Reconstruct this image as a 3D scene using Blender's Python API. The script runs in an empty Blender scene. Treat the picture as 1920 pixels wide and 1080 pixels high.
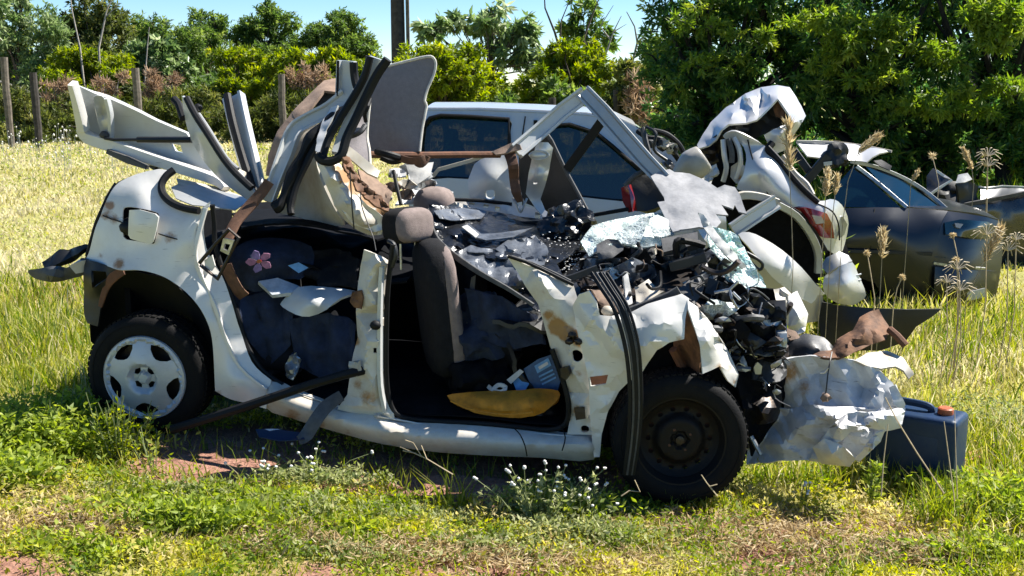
import bpy, bmesh, math, random
import numpy as np
from mathutils import Vector, Matrix, noise
from mathutils.geometry import delaunay_2d_cdt

random.seed(7); RNG = np.random.default_rng(7)
scene = bpy.context.scene
COL = scene.collection

# ------------------------------------------------------------------ camera
FPX, HORIZON, EYE = 2000.0, 150.0, 1.75          # focal length in photo pixels, horizon row, eye height
PITCH = math.atan((540 - HORIZON) / FPX)
cam_d = bpy.data.cameras.new('camera'); cam = bpy.data.objects.new('camera', cam_d); COL.objects.link(cam)
cam.location = (0, 0, EYE); cam.rotation_euler = (math.pi / 2 - PITCH, 0, 0)
cam_d.sensor_width = 36; cam_d.lens = 36 * FPX / 1920; cam_d.clip_end = 2000; cam_d.clip_start = 0.05
scene.camera = cam
# ------------------------------------------------------------------ sky, sun, exposure
TO_SUN = Vector((0.57, 0.24, 0.79)).normalized()
world = bpy.data.worlds.new('World'); scene.world = world; world.use_nodes = True
wn = world.node_tree.nodes; wl = world.node_tree.links
sky = wn.new('ShaderNodeTexSky'); sky.sky_type = 'NISHITA'; sky.sun_disc = False
sky.sun_elevation = math.asin(TO_SUN.z); sky.sun_rotation = math.atan2(TO_SUN.x, TO_SUN.y)
sky.air_density = 0.8; sky.dust_density = 0.0; sky.ozone_density = 4.0; sky.altitude = 600
hs_ = wn.new('ShaderNodeHueSaturation'); hs_.inputs['Saturation'].default_value = 1.22; wl.new(sky.outputs[0], hs_.inputs['Color']); wl.new(hs_.outputs[0], wn['Background'].inputs[0]); wn['Background'].inputs[1].default_value = 0.068
sun_d = bpy.data.lights.new('sun', 'SUN'); sun_d.energy = 5.0; sun_d.angle = math.radians(0.53); sun_d.color = (1, 0.955, 0.88)
sun = bpy.data.objects.new('sun', sun_d); COL.objects.link(sun)
sun.rotation_euler = TO_SUN.to_track_quat('Z', 'Y').to_euler(); sun.location = (6, 2, 9)
vs = scene.view_settings; vs.view_transform = 'Standard'; vs.look = 'None'; vs.exposure = 1.35; vs.gamma = 1; vs.use_curve_mapping = False
scene.cycles.max_bounces = 8; scene.cycles.transparent_max_bounces = 24; scene.cycles.sample_clamp_indirect = 6
scene.cycles.use_denoising = True

# ------------------------------------------------------------------ geometry of the place
CAMP = Vector((0, 0, EYE)); FW = Vector((0, math.cos(PITCH), -math.sin(PITCH))); UP = Vector((0, math.sin(PITCH), math.cos(PITCH)))
def ray(px, py): return FW + Vector((1, 0, 0)) * ((px - 960) / FPX) + UP * ((540 - py) / FPX)
def at(px, py, z): return CAMP + ray(px, py) * z
def zground(x, y):
    return (0.035 - 0.13 * np.tanh((x + 0.55) / 1.6)) * np.exp(-((y - 4.8) / 7.0) ** 2)
def gpt(px, py):
    r = ray(px, py); t = EYE / -r.z if r.z < -1e-4 else 400
    for _ in range(12):
        p = CAMP + r * t; t = (EYE - float(zground(p.x, p.y))) / -r.z
    return CAMP + r * t
class Frame:                                  # a vertical plane standing in the place; v is metres out of it, towards the viewer
    def __init__(s, p, u):
        s.p = Vector(p); s.u = Vector((u[0], u[1], 0)).normalized(); s.n = Vector((s.u.y, -s.u.x, 0))
    def at(s, px, py, v=0.0):
        r = ray(px, py); t = ((s.p + s.n * v) - CAMP).dot(s.n) / r.dot(s.n); return CAMP + r * t
PR, PF = at(273, 815, 5.0), at(1278, 950, 4.59)
CAR = Frame(PR, (PF - PR)); CARLEN = (PF - PR).xy.length
def CU(u, v, z):                              # along the wreck, out of its near side, above the ground under it
    q = PR + CAR.u * u + CAR.n * v; return Vector((q.x, q.y, PR.z + (PF.z - PR.z) * u / CARLEN + z))

# ------------------------------------------------------------------ object helpers
ORG = {}
def tag(o, label=None, cat=None, group=None, kind=None):
    if label: o['label'] = label
    if cat: o['category'] = cat
    if group: o['group'] = group
    if kind: o['kind'] = kind
    return o
def thing(name, loc, label, cat, group=None):
    o = bpy.data.objects.new(name, None); COL.objects.link(o); o.location = loc; o.empty_display_size = 0.2
    ORG[o] = Vector(loc); return tag(o, label, cat, group)
def build(name, V, F, m, parent=None, smooth=35, attr=None, label=None, cat=None, group=None, kind=None):
    V = np.asarray([tuple(v) for v in V] if not isinstance(V, np.ndarray) else V, dtype=np.float64)
    if parent is not None: org = np.array(ORG[parent])
    else: org = np.array([V[:, 0].mean(), V[:, 1].mean(), V[:, 2].min()])
    me = bpy.data.meshes.new(name)
    if isinstance(F, np.ndarray):
        n, k = F.shape; me.vertices.add(len(V)); me.loops.add(n * k); me.polygons.add(n)
        me.vertices.foreach_set('co', (V - org).astype(np.float32).ravel()); me.loops.foreach_set('vertex_index', F.astype(np.int32).ravel())
        me.polygons.foreach_set('loop_start', np.arange(0, n * k, k, dtype=np.int32)); me.update(calc_edges=True)
    else:
        me.from_pydata((V - org).tolist(), [], F); me.update()
    if attr:
        for an, av in attr.items():
            a = me.attributes.new(an, 'FLOAT', 'POINT'); a.data.foreach_set('value', np.asarray(av, dtype=np.float32))
    if smooth:
        me.shade_smooth()
        if smooth < 180: me.set_sharp_from_angle(angle=math.radians(smooth))
    me.materials.append(m)
    o = bpy.data.objects.new(name, me); COL.objects.link(o)
    if parent is not None: o.parent = parent
    else: o.location = org
    ORG[o] = Vector(org)
    return tag(o, label, cat, group, kind)

def inside(P, poly):
    x, y = P[:, 0], P[:, 1]; r = np.zeros(len(P), bool); n = len(poly); j = n - 1
    for i in range(n):
        xi, yi = poly[i][:2]; xj, yj = poly[j][:2]
        c = ((yi > y) != (yj > y)) & (x < (xj - xi) * (y - yi) / ((yj - yi) or 1e-9) + xi); r ^= c; j = i
    return r
def segdist(P, poly):
    d = np.full(len(P), 1e9); n = len(poly)
    for i in range(n):
        a = np.array(poly[i][:2], float); b = np.array(poly[(i + 1) % n][:2], float); ab = b - a
        t = np.clip(((P - a) @ ab) / max(ab @ ab, 1e-12), 0, 1); d = np.minimum(d, np.linalg.norm(P - a - t[:, None] * ab, axis=1))
    return d
def spline(pts, per=4, closed=True):          # Catmull-Rom through the points; a trailing 'c' marks a hard corner
    n = len(pts); out = []
    rng = range(n) if closed else range(n - 1)
    g = lambda i: pts[i % n] if closed else pts[max(0, min(n - 1, i))]
    for i in rng:
        p1, p2 = g(i), g(i + 1); p0, p3 = g(i - 1), g(i + 2)
        if len(p1) > 3: p0 = p1
        if len(p2) > 3: p3 = p2
        A = [np.array(p[:3], float) for p in (p0, p1, p2, p3)]
        for k in range(per):
            t = k / per
            out.append(tuple(0.5 * (2 * A[1] + (A[2] - A[0]) * t + (2 * A[0] - 5 * A[1] + 4 * A[2] - A[3]) * t * t + (3 * A[1] - A[0] - 3 * A[2] + A[3]) * t ** 3)))
    if not closed: out.append(tuple(pts[-1][:3]))
    return out
def dens(poly, h):
    out = []; n = len(poly)
    for i in range(n):
        a = np.array(poly[i][:2], float); b = np.array(poly[(i + 1) % n][:2], float); k = max(1, int(np.linalg.norm(b - a) / h))
        for j in range(k): out.append(tuple(a + (b - a) * j / k))
    return out
def fill2d(poly, holes=(), h=12.0, inner=()):
    ol = dens(poly, h); hs = [dens(q, h) for q in holes]
    xs = np.array(ol); x0, y0 = xs.min(0); x1, y1 = xs.max(0)
    g = []; row = 0; yy = y0
    while yy < y1:
        xx = x0 + (row % 2) * h / 2
        while xx < x1: g.append((xx, yy)); xx += h
        yy += h * 0.87; row += 1
    g = np.array(g) if g else np.zeros((0, 2))
    if len(g):
        g = g + (RNG.random(g.shape) - .5) * h * 0.3
        ok = inside(g, ol) & (segdist(g, ol) > h * 0.45)
        for q in hs: ok &= (~inside(g, q)) & (segdist(g, q) > h * 0.45)
        for p in inner: ok &= np.hypot(g[:, 0] - p[0], g[:, 1] - p[1]) > h * 0.5
        g = g[ok]
    vs_, ed = [], []
    for q in [ol] + hs:
        b = len(vs_); vs_ += [Vector(p) for p in q]; ed += [(b + i, b + (i + 1) % len(q)) for i in range(len(q))]
    vs_ += [Vector(p[:2]) for p in inner] + [Vector(p) for p in g]
    V, E, F, *_ = delaunay_2d_cdt(vs_, ed, [], 0, 1e-6)
    P = np.array([tuple(v) for v in V]); T = np.array([f for f in F if len(f) == 3])
    c = P[T].mean(1); ok = inside(c, ol)
    for q in hs: ok &= ~inside(c, q)
    T = T[ok]; used = np.unique(T); mp = -np.ones(len(P), int); mp[used] = np.arange(len(used))
    return P[used], mp[T]
def solid(P3, T, th, face=None):              # give a sheet real thickness: two skins and a rim
    P3 = np.asarray(P3); n = np.zeros_like(P3)
    fn = np.cross(P3[T[:, 1]] - P3[T[:, 0]], P3[T[:, 2]] - P3[T[:, 0]])
    if face is not None:
        if (fn @ np.array(face)).sum() < 0: T = T[:, ::-1]; fn = -fn
    for k in range(3): np.add.at(n, T[:, k], fn)
    n /= np.maximum(np.linalg.norm(n, axis=1), 1e-12)[:, None]
    N = len(P3); V = [P3 + n * th / 2, P3 - n * th / 2]; F = [T, T[:, ::-1] + N]
    e = {}
    for t in T:
        for k in range(3):
            a, b = int(t[k]), int(t[(k + 1) % 3]); key = (min(a, b), max(a, b)); e[key] = None if key in e else (a, b)
    rim = [v for v in e.values() if v]
    F = [tuple(f) for f in np.vstack(F)]
    b0 = 2 * N; idx = sorted({i for r in rim for i in r}); mp = {v: i for i, v in enumerate(idx)}; k = len(idx)
    V = np.vstack(V + [V[0][idx], V[1][idx]])
    for a, b in rim: F.append((b0 + mp[b], b0 + mp[a], b0 + k + mp[a], b0 + k + mp[b]))
    return V, F, idx
def tps(C, D, Q):
    C = np.asarray(C, float); s = max(np.ptp(C[:, 0]), np.ptp(C[:, 1]), 1); c0 = C.mean(0); c = (C - c0) / s; q = (np.asarray(Q) - c0) / s
    def phi(r): return np.where(r > 1e-9, r * r * np.log(np.maximum(r, 1e-9)), 0)
    n = len(c); K = phi(np.linalg.norm(c[:, None] - c[None], axis=2)) + np.eye(n) * 1e-4
    Pm = np.hstack([np.ones((n, 1)), c]); A = np.block([[K, Pm], [Pm.T, np.zeros((3, 3))]])
    try: w = np.linalg.solve(A + np.eye(n + 3) * 1e-9, np.concatenate([D, np.zeros(3)]))
    except np.linalg.LinAlgError: w = np.linalg.lstsq(A, np.concatenate([D, np.zeros(3)]), rcond=None)[0]
    return phi(np.linalg.norm(q[:, None] - c[None], axis=2)) @ w[:n] + w[n] + q @ w[n + 1:]
def facet(C, D, Q):
    V, E, F, *_ = delaunay_2d_cdt([Vector(c) for c in C], [], [], 0, 1e-6)
    C = np.asarray(C, float); P = np.array([tuple(v) for v in V]); D = np.asarray(D, float)
    Dv = np.array([D[np.argmin(np.hypot(*(C - p).T))] for p in P])
    out = np.array([Dv[np.argmin(np.hypot(P[:, 0] - q[0], P[:, 1] - q[1]))] for q in Q])
    for f in F:
        if len(f) != 3: continue
        a, b, c = P[list(f)]; M = np.array([b - a, c - a]).T
        if abs(np.linalg.det(M)) < 1e-9: continue
        w = np.linalg.solve(M, (Q - a).T).T; ok = (w[:, 0] > -1e-6) & (w[:, 1] > -1e-6) & (w.sum(1) < 1 + 1e-6)
        out[ok] = (Dv[f[0]] * (1 - w.sum(1)) + Dv[f[1]] * w[:, 0] + Dv[f[2]] * w[:, 1])[ok]
    return out
def crumple(p, fr, seed):
    q = Vector((p[0] * fr + seed * 7.3, p[1] * fr, p[2] * fr + seed)); d = noise.voronoi(q)[0]
    return (d[1] - d[0]) * 1.2 - 0.5
def wob(p, fr, seed):
    return noise.noise(Vector((p[0] * fr + seed * 5.1, p[1] * fr, p[2] * fr - seed)))
def sheet(name, pts, m, parent=None, fr=None, h=12, th=.004, holes=(), inner=(), amp=0, freq=5, wamp=0, wfreq=3, mode='smooth', curve=0, stains=(), seed=1, smooth=32, an=None, **kw):
    fr = fr or CAR
    ctl = [p[:3] for p in pts] + [p[:3] for p in inner]
    poly = spline(pts, curve) if curve else [p[:3] for p in pts]
    if curve: ctl = ctl + [p for p in poly]
    hs = [spline([(x, y, 0) for x, y in q], 3) if len(q) > 4 else q for q in holes]
    P, T = fill2d(poly, hs, h, inner if mode == 'facet' else ())
    C = np.array([c[:2] for c in ctl], float); _, ui = np.unique(np.round(C, 2), axis=0, return_index=True); C = C[ui]; D = np.array([c[2] for c in ctl], float)[ui]
    d = facet(C, D, P) if mode == 'facet' else tps(C, D, P)
    P3 = np.array([tuple(fr.at(x, y, v)) for (x, y), v in zip(P, d)])
    if amp or wamp:
        if an: Q3 = np.stack([(P3 - P3.mean(0)) @ np.array(fr.u) * an[0], (P3 - P3.mean(0)) @ np.array(fr.n) * an[0], P3[:, 2] * an[1] + (P3 - P3.mean(0)) @ np.array(fr.u) * an[2]], 1)
        else: Q3 = P3
        o = np.array([amp * (crumple(p, freq, seed) + (.4 * crumple(p, freq * 2.4, seed + 3) if amp > .015 else 0)) + wamp * wob(p, wfreq, seed) for p in Q3])
        P3 = P3 + np.outer(o, np.array(fr.n))
    st = np.zeros(len(P))
    for sx, sy, r, s in stains: st = np.maximum(st, s * np.clip(1.15 - np.hypot(P[:, 0] - sx, P[:, 1] - sy) / r, 0, 1))
    V, F, idx = solid(P3, T, th, face=fr.n)
    at_ = {'stain': np.concatenate([st, st, st[idx], st[idx]])} if len(stains) else None
    return build(name, V, F, m, parent, smooth, attr=at_, **kw)
def frames(pts, up=None):
    pts = [Vector(p) for p in pts]; n = len(pts); T = [(pts[min(i + 1, n - 1)] - pts[max(i - 1, 0)]).normalized() for i in range(n)]
    out = []; prev = None
    for i in range(n):
        t = T[i]
        if up is not None: a = t.cross(up)
        elif prev is None: a = t.cross(Vector((0, 0, 1)) if abs(t.z) < .9 else Vector((1, 0, 0)))
        else: a = prev - t * prev.dot(t)
        if a.length < 1e-6: a = t.orthogonal()
        a.normalize(); prev = a; out.append((pts[i], a, t.cross(a).normalized()))
    return out
def tubegeo(pts, r, n=8, up=None, flat=1.0):
    fs = frames(pts, up); k = len(fs); R = r if hasattr(r, '__len__') else [r] * k
    V = []; F = []
    for (p, a, b), rr in zip(fs, R):
        for j in range(n):
            w = 2 * math.pi * j / n; V.append(p + a * math.cos(w) * rr + b * math.sin(w) * rr * flat)
    for i in range(k - 1):
        for j in range(n): F.append((i * n + j, i * n + (j + 1) % n, (i + 1) * n + (j + 1) % n, (i + 1) * n + j))
    F.append(tuple(range(n))[::-1]); F.append(tuple(range((k - 1) * n, k * n)))
    return V, F
def tube(name, pts, r, m, parent=None, n=8, fr=None, px=True, per=0, **kw):
    fr = fr or CAR
    if px:
        q = spline(pts, per, False) if per else pts
        pts = [fr.at(*p[:3]) for p in q]
    elif per: pts = [Vector(p) for p in spline([tuple(p) for p in pts], per, False)]
    V, F = tubegeo(pts, r, n); return build(name, V, F, m, parent, **kw)
def channel(name, pts, w, t, m, parent=None, fr=None, up=None, per=0, lip=0.0, px=True, **kw):
    """a pressed steel strip: width w across the line, depth t along `up` (default out of the frame), optional folded lips"""
    fr = fr or CAR; up = Vector(up) if up is not None else fr.n
    if px:
        q = spline(pts, per, False) if per else pts
        pts = [fr.at(*p[:3]) for p in q]
    fs = frames(pts, up); k = len(fs); W = w if hasattr(w, '__len__') else [w] * k
    if len(W) != k: W = list(np.interp(np.linspace(0, 1, k), np.linspace(0, 1, len(W)), W))
    if lip: prof = [(-.5, .5), (-.36, .5), (-.26, .5 - lip), (.26, .5 - lip), (.36, .5), (.5, .5), (.5, -.5), (-.5, -.5)]
    else: prof = [(-.5, .3), (-.42, .5), (.42, .5), (.5, .3), (.5, -.5), (-.5, -.5)]
    n = len(prof); V = []; F = []
    for (p, a, b), ww in zip(fs, W):
        s = 1 if b.dot(up) > 0 else -1
        for x, y in prof: V.append(p + a * x * ww + b * s * y * t)
    for i in range(k - 1):
        for j in range(n): F.append((i * n + j, i * n + (j + 1) % n, (i + 1) * n + (j + 1) % n, (i + 1) * n + j))
    F.append(tuple(range(n))[::-1]); F.append(tuple(range((k - 1) * n, k * n)))
    return build(name, V, F, m, parent, smooth=25, **kw)
def boxgeo(c, s, R=None, bev=0.0):
    bm = bmesh.new(); bmesh.ops.create_cube(bm, size=1); bmesh.ops.scale(bm, vec=s, verts=bm.verts)
    if bev: bmesh.ops.bevel(bm, geom=bm.edges[:], offset=bev, segments=2, affect='EDGES', profile=.6)
    if R is not None: bmesh.ops.transform(bm, matrix=R.to_4x4(), verts=bm.verts)
    bm.verts.index_update(); V = [v.co + Vector(c) for v in bm.verts]; F = [tuple(v.index for v in f.verts) for f in bm.faces]; bm.free(); return V, F
def box(name, c, s, m, parent=None, R=None, bev=0.0, **kw):
    V, F = boxgeo(c, s, R, bev); return build(name, V, F, m, parent, **kw)
def blobgeo(c, s, R=None, seed=1, amp=.2, freq=1.5, sub=3, sq=1.0):
    bm = bmesh.new(); bmesh.ops.create_icosphere(bm, subdivisions=sub, radius=1)
    V = []
    for v in bm.verts:
        p = v.co.normalized(); q = Vector([math.copysign(abs(k) ** sq, k) for k in p]); k = 1 + amp * noise.noise(p * freq + Vector((seed * 3.7, seed, 0))) + amp * .5 * noise.noise(p * freq * 2.7 + Vector((0, seed, 9)))
        q = Vector((q.x * s[0], q.y * s[1], q.z * s[2])) * k
        if R is not None: q = R @ q
        V.append(q + Vector(c))
    bm.verts.index_update(); F = [tuple(v.index for v in f.verts) for f in bm.faces]; bm.free(); return V, F
def blob(name, c, s, m, parent=None, R=None, seed=1, amp=.2, freq=1.5, sub=3, sq=1.0, smooth=60, **kw):
    V, F = blobgeo(c, s, R, seed, amp, freq, sub, sq); return build(name, V, F, m, parent, smooth=smooth, **kw)
def basis(axis, upv=(0, 0, 1)):               # columns: side, up, axis
    a = Vector(axis).normalized(); s = Vector(upv).cross(a).normalized(); return Matrix((s, a.cross(s), a)).transposed()
def lathe(name, prof, c, B, m, parent=None, n=48, wave=None, **kw):
    V = []; F = []; k = len(prof)
    for i in range(n):
        w = 2 * math.pi * i / n
        for r, z in prof: V.append(Vector(c) + B @ Vector((math.cos(w) * r, math.sin(w) * r, z)))
    for i in range(n):
        for j in range(k - 1): F.append((i * k + j, ((i + 1) % n) * k + j, ((i + 1) % n) * k + j + 1, i * k + j + 1))
    return build(name, V, F, m, parent, **kw)

# ------------------------------------------------------------------ materials
def nt(name):
    m = bpy.data.materials.new(name); m.use_nodes = True; t = m.node_tree; return m, t, t.nodes['Principled BSDF']
def N(t, ty, **kw):
    n = t.nodes.new(ty)
    for k, v in kw.items():
        if k in n.inputs: n.inputs[k].default_value = v
        else: setattr(n, k, v)
    return n
def mixc(t, fac, a, b):
    n = t.nodes.new('ShaderNodeMix'); n.data_type = 'RGBA'
    for s, v in ((n.inputs[0], fac), (n.inputs[6], a), (n.inputs[7], b)):
        if isinstance(v, bpy.types.NodeSocket): t.links.new(v, s)
        else: s.default_value = v if not hasattr(v, '__len__') or len(v) == 4 else (*v, 1)
    return n.outputs[2]
def ramp(t, s, stops):
    n = t.nodes.new('ShaderNodeValToRGB'); e = n.color_ramp.elements
    while len(e) < len(stops): e.new(.5)
    for el, (p, c) in zip(e, stops): el.position = p; el.color = c if len(c) == 4 else (*c, 1)
    t.links.new(s, n.inputs[0]); return n.outputs[0]
def g(v): return (v, v, v, 1)
def simple(name, col, rough=.6, metal=0, var=.25, scale=14, bump=.15, bscale=60, spec=.5, dist=.004, coat=0, col2=None):
    m, t, b = nt(name); tc = N(t, 'ShaderNodeTexCoord')
    nz = N(t, 'ShaderNodeTexNoise', Scale=scale, Detail=6.0, Roughness=.65); t.links.new(tc.outputs['Object'], nz.inputs['Vector'])
    c2 = col2 or tuple(c * (1 - var) for c in col); c1 = tuple(min(1, c * (1 + var * .5)) for c in col)
    t.links.new(mixc(t, ramp(t, nz.outputs[0], [(.35, g(0)), (.65, g(1))]), c2, c1), b.inputs['Base Color'])
    b.inputs['Roughness'].default_value = rough; b.inputs['Metallic'].default_value = metal; b.inputs['Specular IOR Level'].default_value = spec
    b.inputs['Coat Weight'].default_value = coat; b.inputs['Coat Roughness'].default_value = .12
    if bump:
        n2 = N(t, 'ShaderNodeTexNoise', Scale=bscale, Detail=4.0); t.links.new(tc.outputs['Object'], n2.inputs['Vector'])
        bp = N(t, 'ShaderNodeBump', Strength=bump, Distance=dist); t.links.new(n2.outputs[0], bp.inputs['Height']); t.links.new(bp.outputs[0], b.inputs['Normal'])
    return m
def paint(name, col, rough=.32, metal=0, dirt=.5, dirtcol=(.30, .22, .13), rust=(.20, .085, .03), coat=.5, dent=.25, scr=.5, thr=.56):
    """car paint with dust, scuffs and rust where the 'stain' attribute says the panel is stained"""
    m, t, b = nt(name); L = t.links.new; tc = N(t, 'ShaderNodeTexCoord'); O = tc.outputs['Object']
    n1 = N(t, 'ShaderNodeTexNoise', Scale=5.0, Detail=8.0, Roughness=.7); L(O, n1.inputs['Vector'])
    n2 = N(t, 'ShaderNodeTexNoise', Scale=24.0, Detail=9.0, Roughness=.8); L(O, n2.inputs['Vector'])
    mp = N(t, 'ShaderNodeMapping'); mp.inputs['Scale'].default_value = (6, 6, 60); mp.inputs['Rotation'].default_value = (.2, .5, .3); L(O, mp.inputs[0])
    n3 = N(t, 'ShaderNodeTexNoise', Scale=2.2, Detail=5.0); L(mp.outputs[0], n3.inputs['Vector'])
    st = N(t, 'ShaderNodeAttribute', attribute_name='stain')
    dfac = N(t, 'ShaderNodeMath', operation='MULTIPLY'); L(ramp(t, n1.outputs[0], [(thr - .1, g(0)), (thr + .2, g(1))]), dfac.inputs[0]); dfac.inputs[1].default_value = dirt
    c = mixc(t, dfac.outputs[0], col, dirtcol)
    sf = N(t, 'ShaderNodeMath', operation='MULTIPLY'); L(ramp(t, n2.outputs[0], [(.62, g(0)), (.70, g(1))]), sf.inputs[0]); sf.inputs[1].default_value = scr * .55
    c = mixc(t, sf.outputs[0], c, (.10, .075, .055))
    s3 = N(t, 'ShaderNodeMath', operation='MULTIPLY'); L(ramp(t, n3.outputs[0], [(.66, g(0)), (.72, g(1))]), s3.inputs[0]); s3.inputs[1].default_value = scr * .6
    c = mixc(t, s3.outputs[0], c, (.16, .15, .15))
    ad = N(t, 'ShaderNodeMath', operation='MULTIPLY_ADD'); L(st.outputs['Fac'], ad.inputs[0]); ad.inputs[1].default_value = 1.5
    sb = N(t, 'ShaderNodeMath', operation='MULTIPLY_ADD'); L(n2.outputs[0], sb.inputs[0]); sb.inputs[1].default_value = .9; sb.inputs[2].default_value = -.75; L(sb.outputs[0], ad.inputs[2])
    rf = ramp(t, ad.outputs[0], [(.18, g(0)), (.50, g(1))])
    rc = mixc(t, n1.outputs[0], (.40, .24, .09), rust)
    c = mixc(t, rf, c, rc); L(c, b.inputs['Base Color'])
    rr = N(t, 'ShaderNodeMath', operation='MULTIPLY_ADD'); L(dfac.outputs[0], rr.inputs[0]); rr.inputs[1].default_value = .5; rr.inputs[2].default_value = rough; L(rr.outputs[0], b.inputs['Roughness'])
    b.inputs['Metallic'].default_value = metal; b.inputs['Coat Weight'].default_value = coat; b.inputs['Coat Roughness'].default_value = .15
    bp = N(t, 'ShaderNodeBump', Strength=dent, Distance=.012); n4 = N(t, 'ShaderNodeTexNoise', Scale=7.0, Detail=3.0); L(O, n4.inputs['Vector']); L(n4.outputs[0], bp.inputs['Height']); L(bp.outputs[0], b.inputs['Normal'])
    return m
def leafmat(name, stops, trans=.35, rough=.55):
    m, t, b = nt(name); L = t.links.new; a = N(t, 'ShaderNodeAttribute', attribute_name='tint')
    c = ramp(t, a.outputs['Fac'], stops); L(c, b.inputs['Base Color']); b.inputs['Roughness'].default_value = rough; b.inputs['Specular IOR Level'].default_value = .35
    tr = N(t, 'ShaderNodeBsdfTranslucent'); hs = N(t, 'ShaderNodeHueSaturation', Saturation=1.1, Value=1.9); L(c, hs.inputs['Color']); L(hs.outputs[0], tr.inputs[0])
    mx = N(t, 'ShaderNodeMixShader'); mx.inputs[0].default_value = trans; L(b.outputs[0], mx.inputs[1]); L(tr.outputs[0], mx.inputs[2]); L(mx.outputs[0], t.nodes['Material Output'].inputs[0])
    return m
def glassy(name, col, rough=.05, spec=.5):
    m, t, b = nt(name); b.inputs['Base Color'].default_value = (*col, 1); b.inputs['Roughness'].default_value = rough; b.inputs['Specular IOR Level'].default_value = spec; b.inputs['Coat Weight'].default_value = .6; b.inputs['Coat Roughness'].default_value = .03; return m
def shattered(name, col, alpha=.75, scale=60):
    m, t, b = nt(name); L = t.links.new; tc = N(t, 'ShaderNodeTexCoord'); vo = N(t, 'ShaderNodeTexVoronoi', Scale=scale, feature='DISTANCE_TO_EDGE'); L(tc.outputs['Object'], vo.inputs['Vector'])
    nz = N(t, 'ShaderNodeTexNoise', Scale=9.0, Detail=7.0, Roughness=.7); L(tc.outputs['Object'], nz.inputs['Vector'])
    c = mixc(t, ramp(t, nz.outputs[0], [(.35, g(0)), (.65, g(1))]), col, (.72, .80, .76)); c = mixc(t, ramp(t, vo.outputs[0], [(0, g(1)), (.07, g(0))]), c, (.90, .95, .93)); L(c, b.inputs['Base Color'])
    b.inputs['Roughness'].default_value = .32; b.inputs['Specular IOR Level'].default_value = .6
    bp = N(t, 'ShaderNodeBump', Strength=.7, Distance=.01); L(vo.outputs[0], bp.inputs['Height']); L(bp.outputs[0], b.inputs['Normal'])
    n2 = N(t, 'ShaderNodeTexNoise', Scale=15.0, Detail=4.0); L(tc.outputs['Object'], n2.inputs['Vector'])
    L(ramp(t, n2.outputs[0], [(.36, g(alpha * .35)), (.6, g(min(1, alpha * 1.25)))]), b.inputs['Alpha']); return m

PW = paint('white_paint', (.63, .61, .57), dirt=.3, dirtcol=(.40, .33, .24), scr=.75)
PWD = paint('dirty_white_paint', (.56, .54, .49), dirt=.6, dirtcol=(.33, .24, .13), coat=.15, rough=.45, thr=.5)
CREAM = paint('cream_inner_panel', (.44, .41, .35), dirt=.6, dirtcol=(.27, .20, .11), coat=.1, rough=.5, thr=.5)
GALV = paint('galvanised_steel', (.36, .37, .37), metal=.55, rough=.38, dirt=.4, coat=0, dirtcol=(.25, .20, .14))
GREYP = paint('grey_white_paint', (.48, .49, .48), rough=.35, dirt=.35, dirtcol=(.33, .28, .2))
SILVER = paint('silver_paint', (.50, .495, .485), metal=.2, rough=.30, dirt=.35, coat=.7, dirtcol=(.42, .37, .3), scr=.25, dent=.12)
SILVW = paint('pale_silver_paint', (.54, .54, .53), metal=.2, rough=.28, dirt=.3, coat=.7, scr=.3)
BLUEBLK = paint('dark_blue_paint', (.003, .006, .013), rough=.32, dirt=.0, coat=.35, dirtcol=(.04, .04, .038), scr=.05, dent=.02)
BLACKP = paint('black_paint', (.011, .013, .016), rough=.25, dirt=.35, coat=1, dirtcol=(.09, .08, .07), scr=.3)
ALU = paint('crumpled_nose_skin', (.58, .58, .58), metal=.05, rough=.45, dirt=.6, coat=.1, dirtcol=(.20, .19, .18), scr=1.3, thr=.52)
RUST = simple('rust', (.12, .05, .024), .85, .1, .6, 18, .5, 70, col2=(.10, .045, .025))
RUSTL = simple('rusty_sheet', (.15, .072, .034), .8, .1, .6, 16, .6, 60, col2=(.065, .03, .015))
RUB = simple('black_rubber', (.005, .0053, .006), .6, 0, .3, 30, .2, 120, spec=.25)
TYRE = simple('tyre_rubber', (.0045, .0045, .005), .75, 0, .35, 25, .4, 150, col2=(.009, .0085, .008), spec=.15)
WHEELB = simple('black_wheel_steel', (.005, .005, .0055), .55, .1, .5, 30, .3, 80, col2=(.011, .008, .006), spec=.2)
PLAST = simple('black_plastic', (.009, .0095, .010), .5, 0, .4, 20, .2, 80)
PLASTG = simple('dusty_grey_plastic', (.055, .055, .055), .65, 0, .4, 20, .25, 80)
STEELD = simple('dark_steel', (.03, .03, .032), .42, .7, .5, 20, .4, 60, col2=(.045, .03, .02))
STEELL = simple('bright_bare_steel', (.42, .42, .41), .35, .8, .4, 25, .3, 60)
HEADL = simple('grey_headliner', (.19, .172, .175), .95, 0, .12, 40, .5, 220)
HEADE = simple('headliner_edge', (.55, .52, .46), .8, 0, .2, 30, .2, 100)
TAN = simple('sun_faded_felt', (.24, .165, .12), .95, 0, .3, 20, .4, 160)
SEAT = simple('charcoal_seat_fabric', (.013, .013, .0145), .95, 0, .25, 30, .6, 260, spec=.2)
SEATT = simple('brown_grey_seat_fabric', (.20, .155, .14), .95, 0, .2, 30, .6, 260)
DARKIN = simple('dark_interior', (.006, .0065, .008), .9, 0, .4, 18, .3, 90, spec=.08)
NAVY = simple('navy_cloth', (.014, .023, .050), .9, 0, .5, 12, .6, 90)
WCLOTH = simple('pale_cloth', (.42, .45, .48), .9, 0, .3, 14, .4, 90)
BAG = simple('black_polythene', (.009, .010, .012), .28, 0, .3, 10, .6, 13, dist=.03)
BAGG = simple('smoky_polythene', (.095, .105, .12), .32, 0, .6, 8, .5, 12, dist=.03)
BELT = simple('brown_webbing', (.105, .048, .024), .8, 0, .35, 30, .5, 240)
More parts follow.
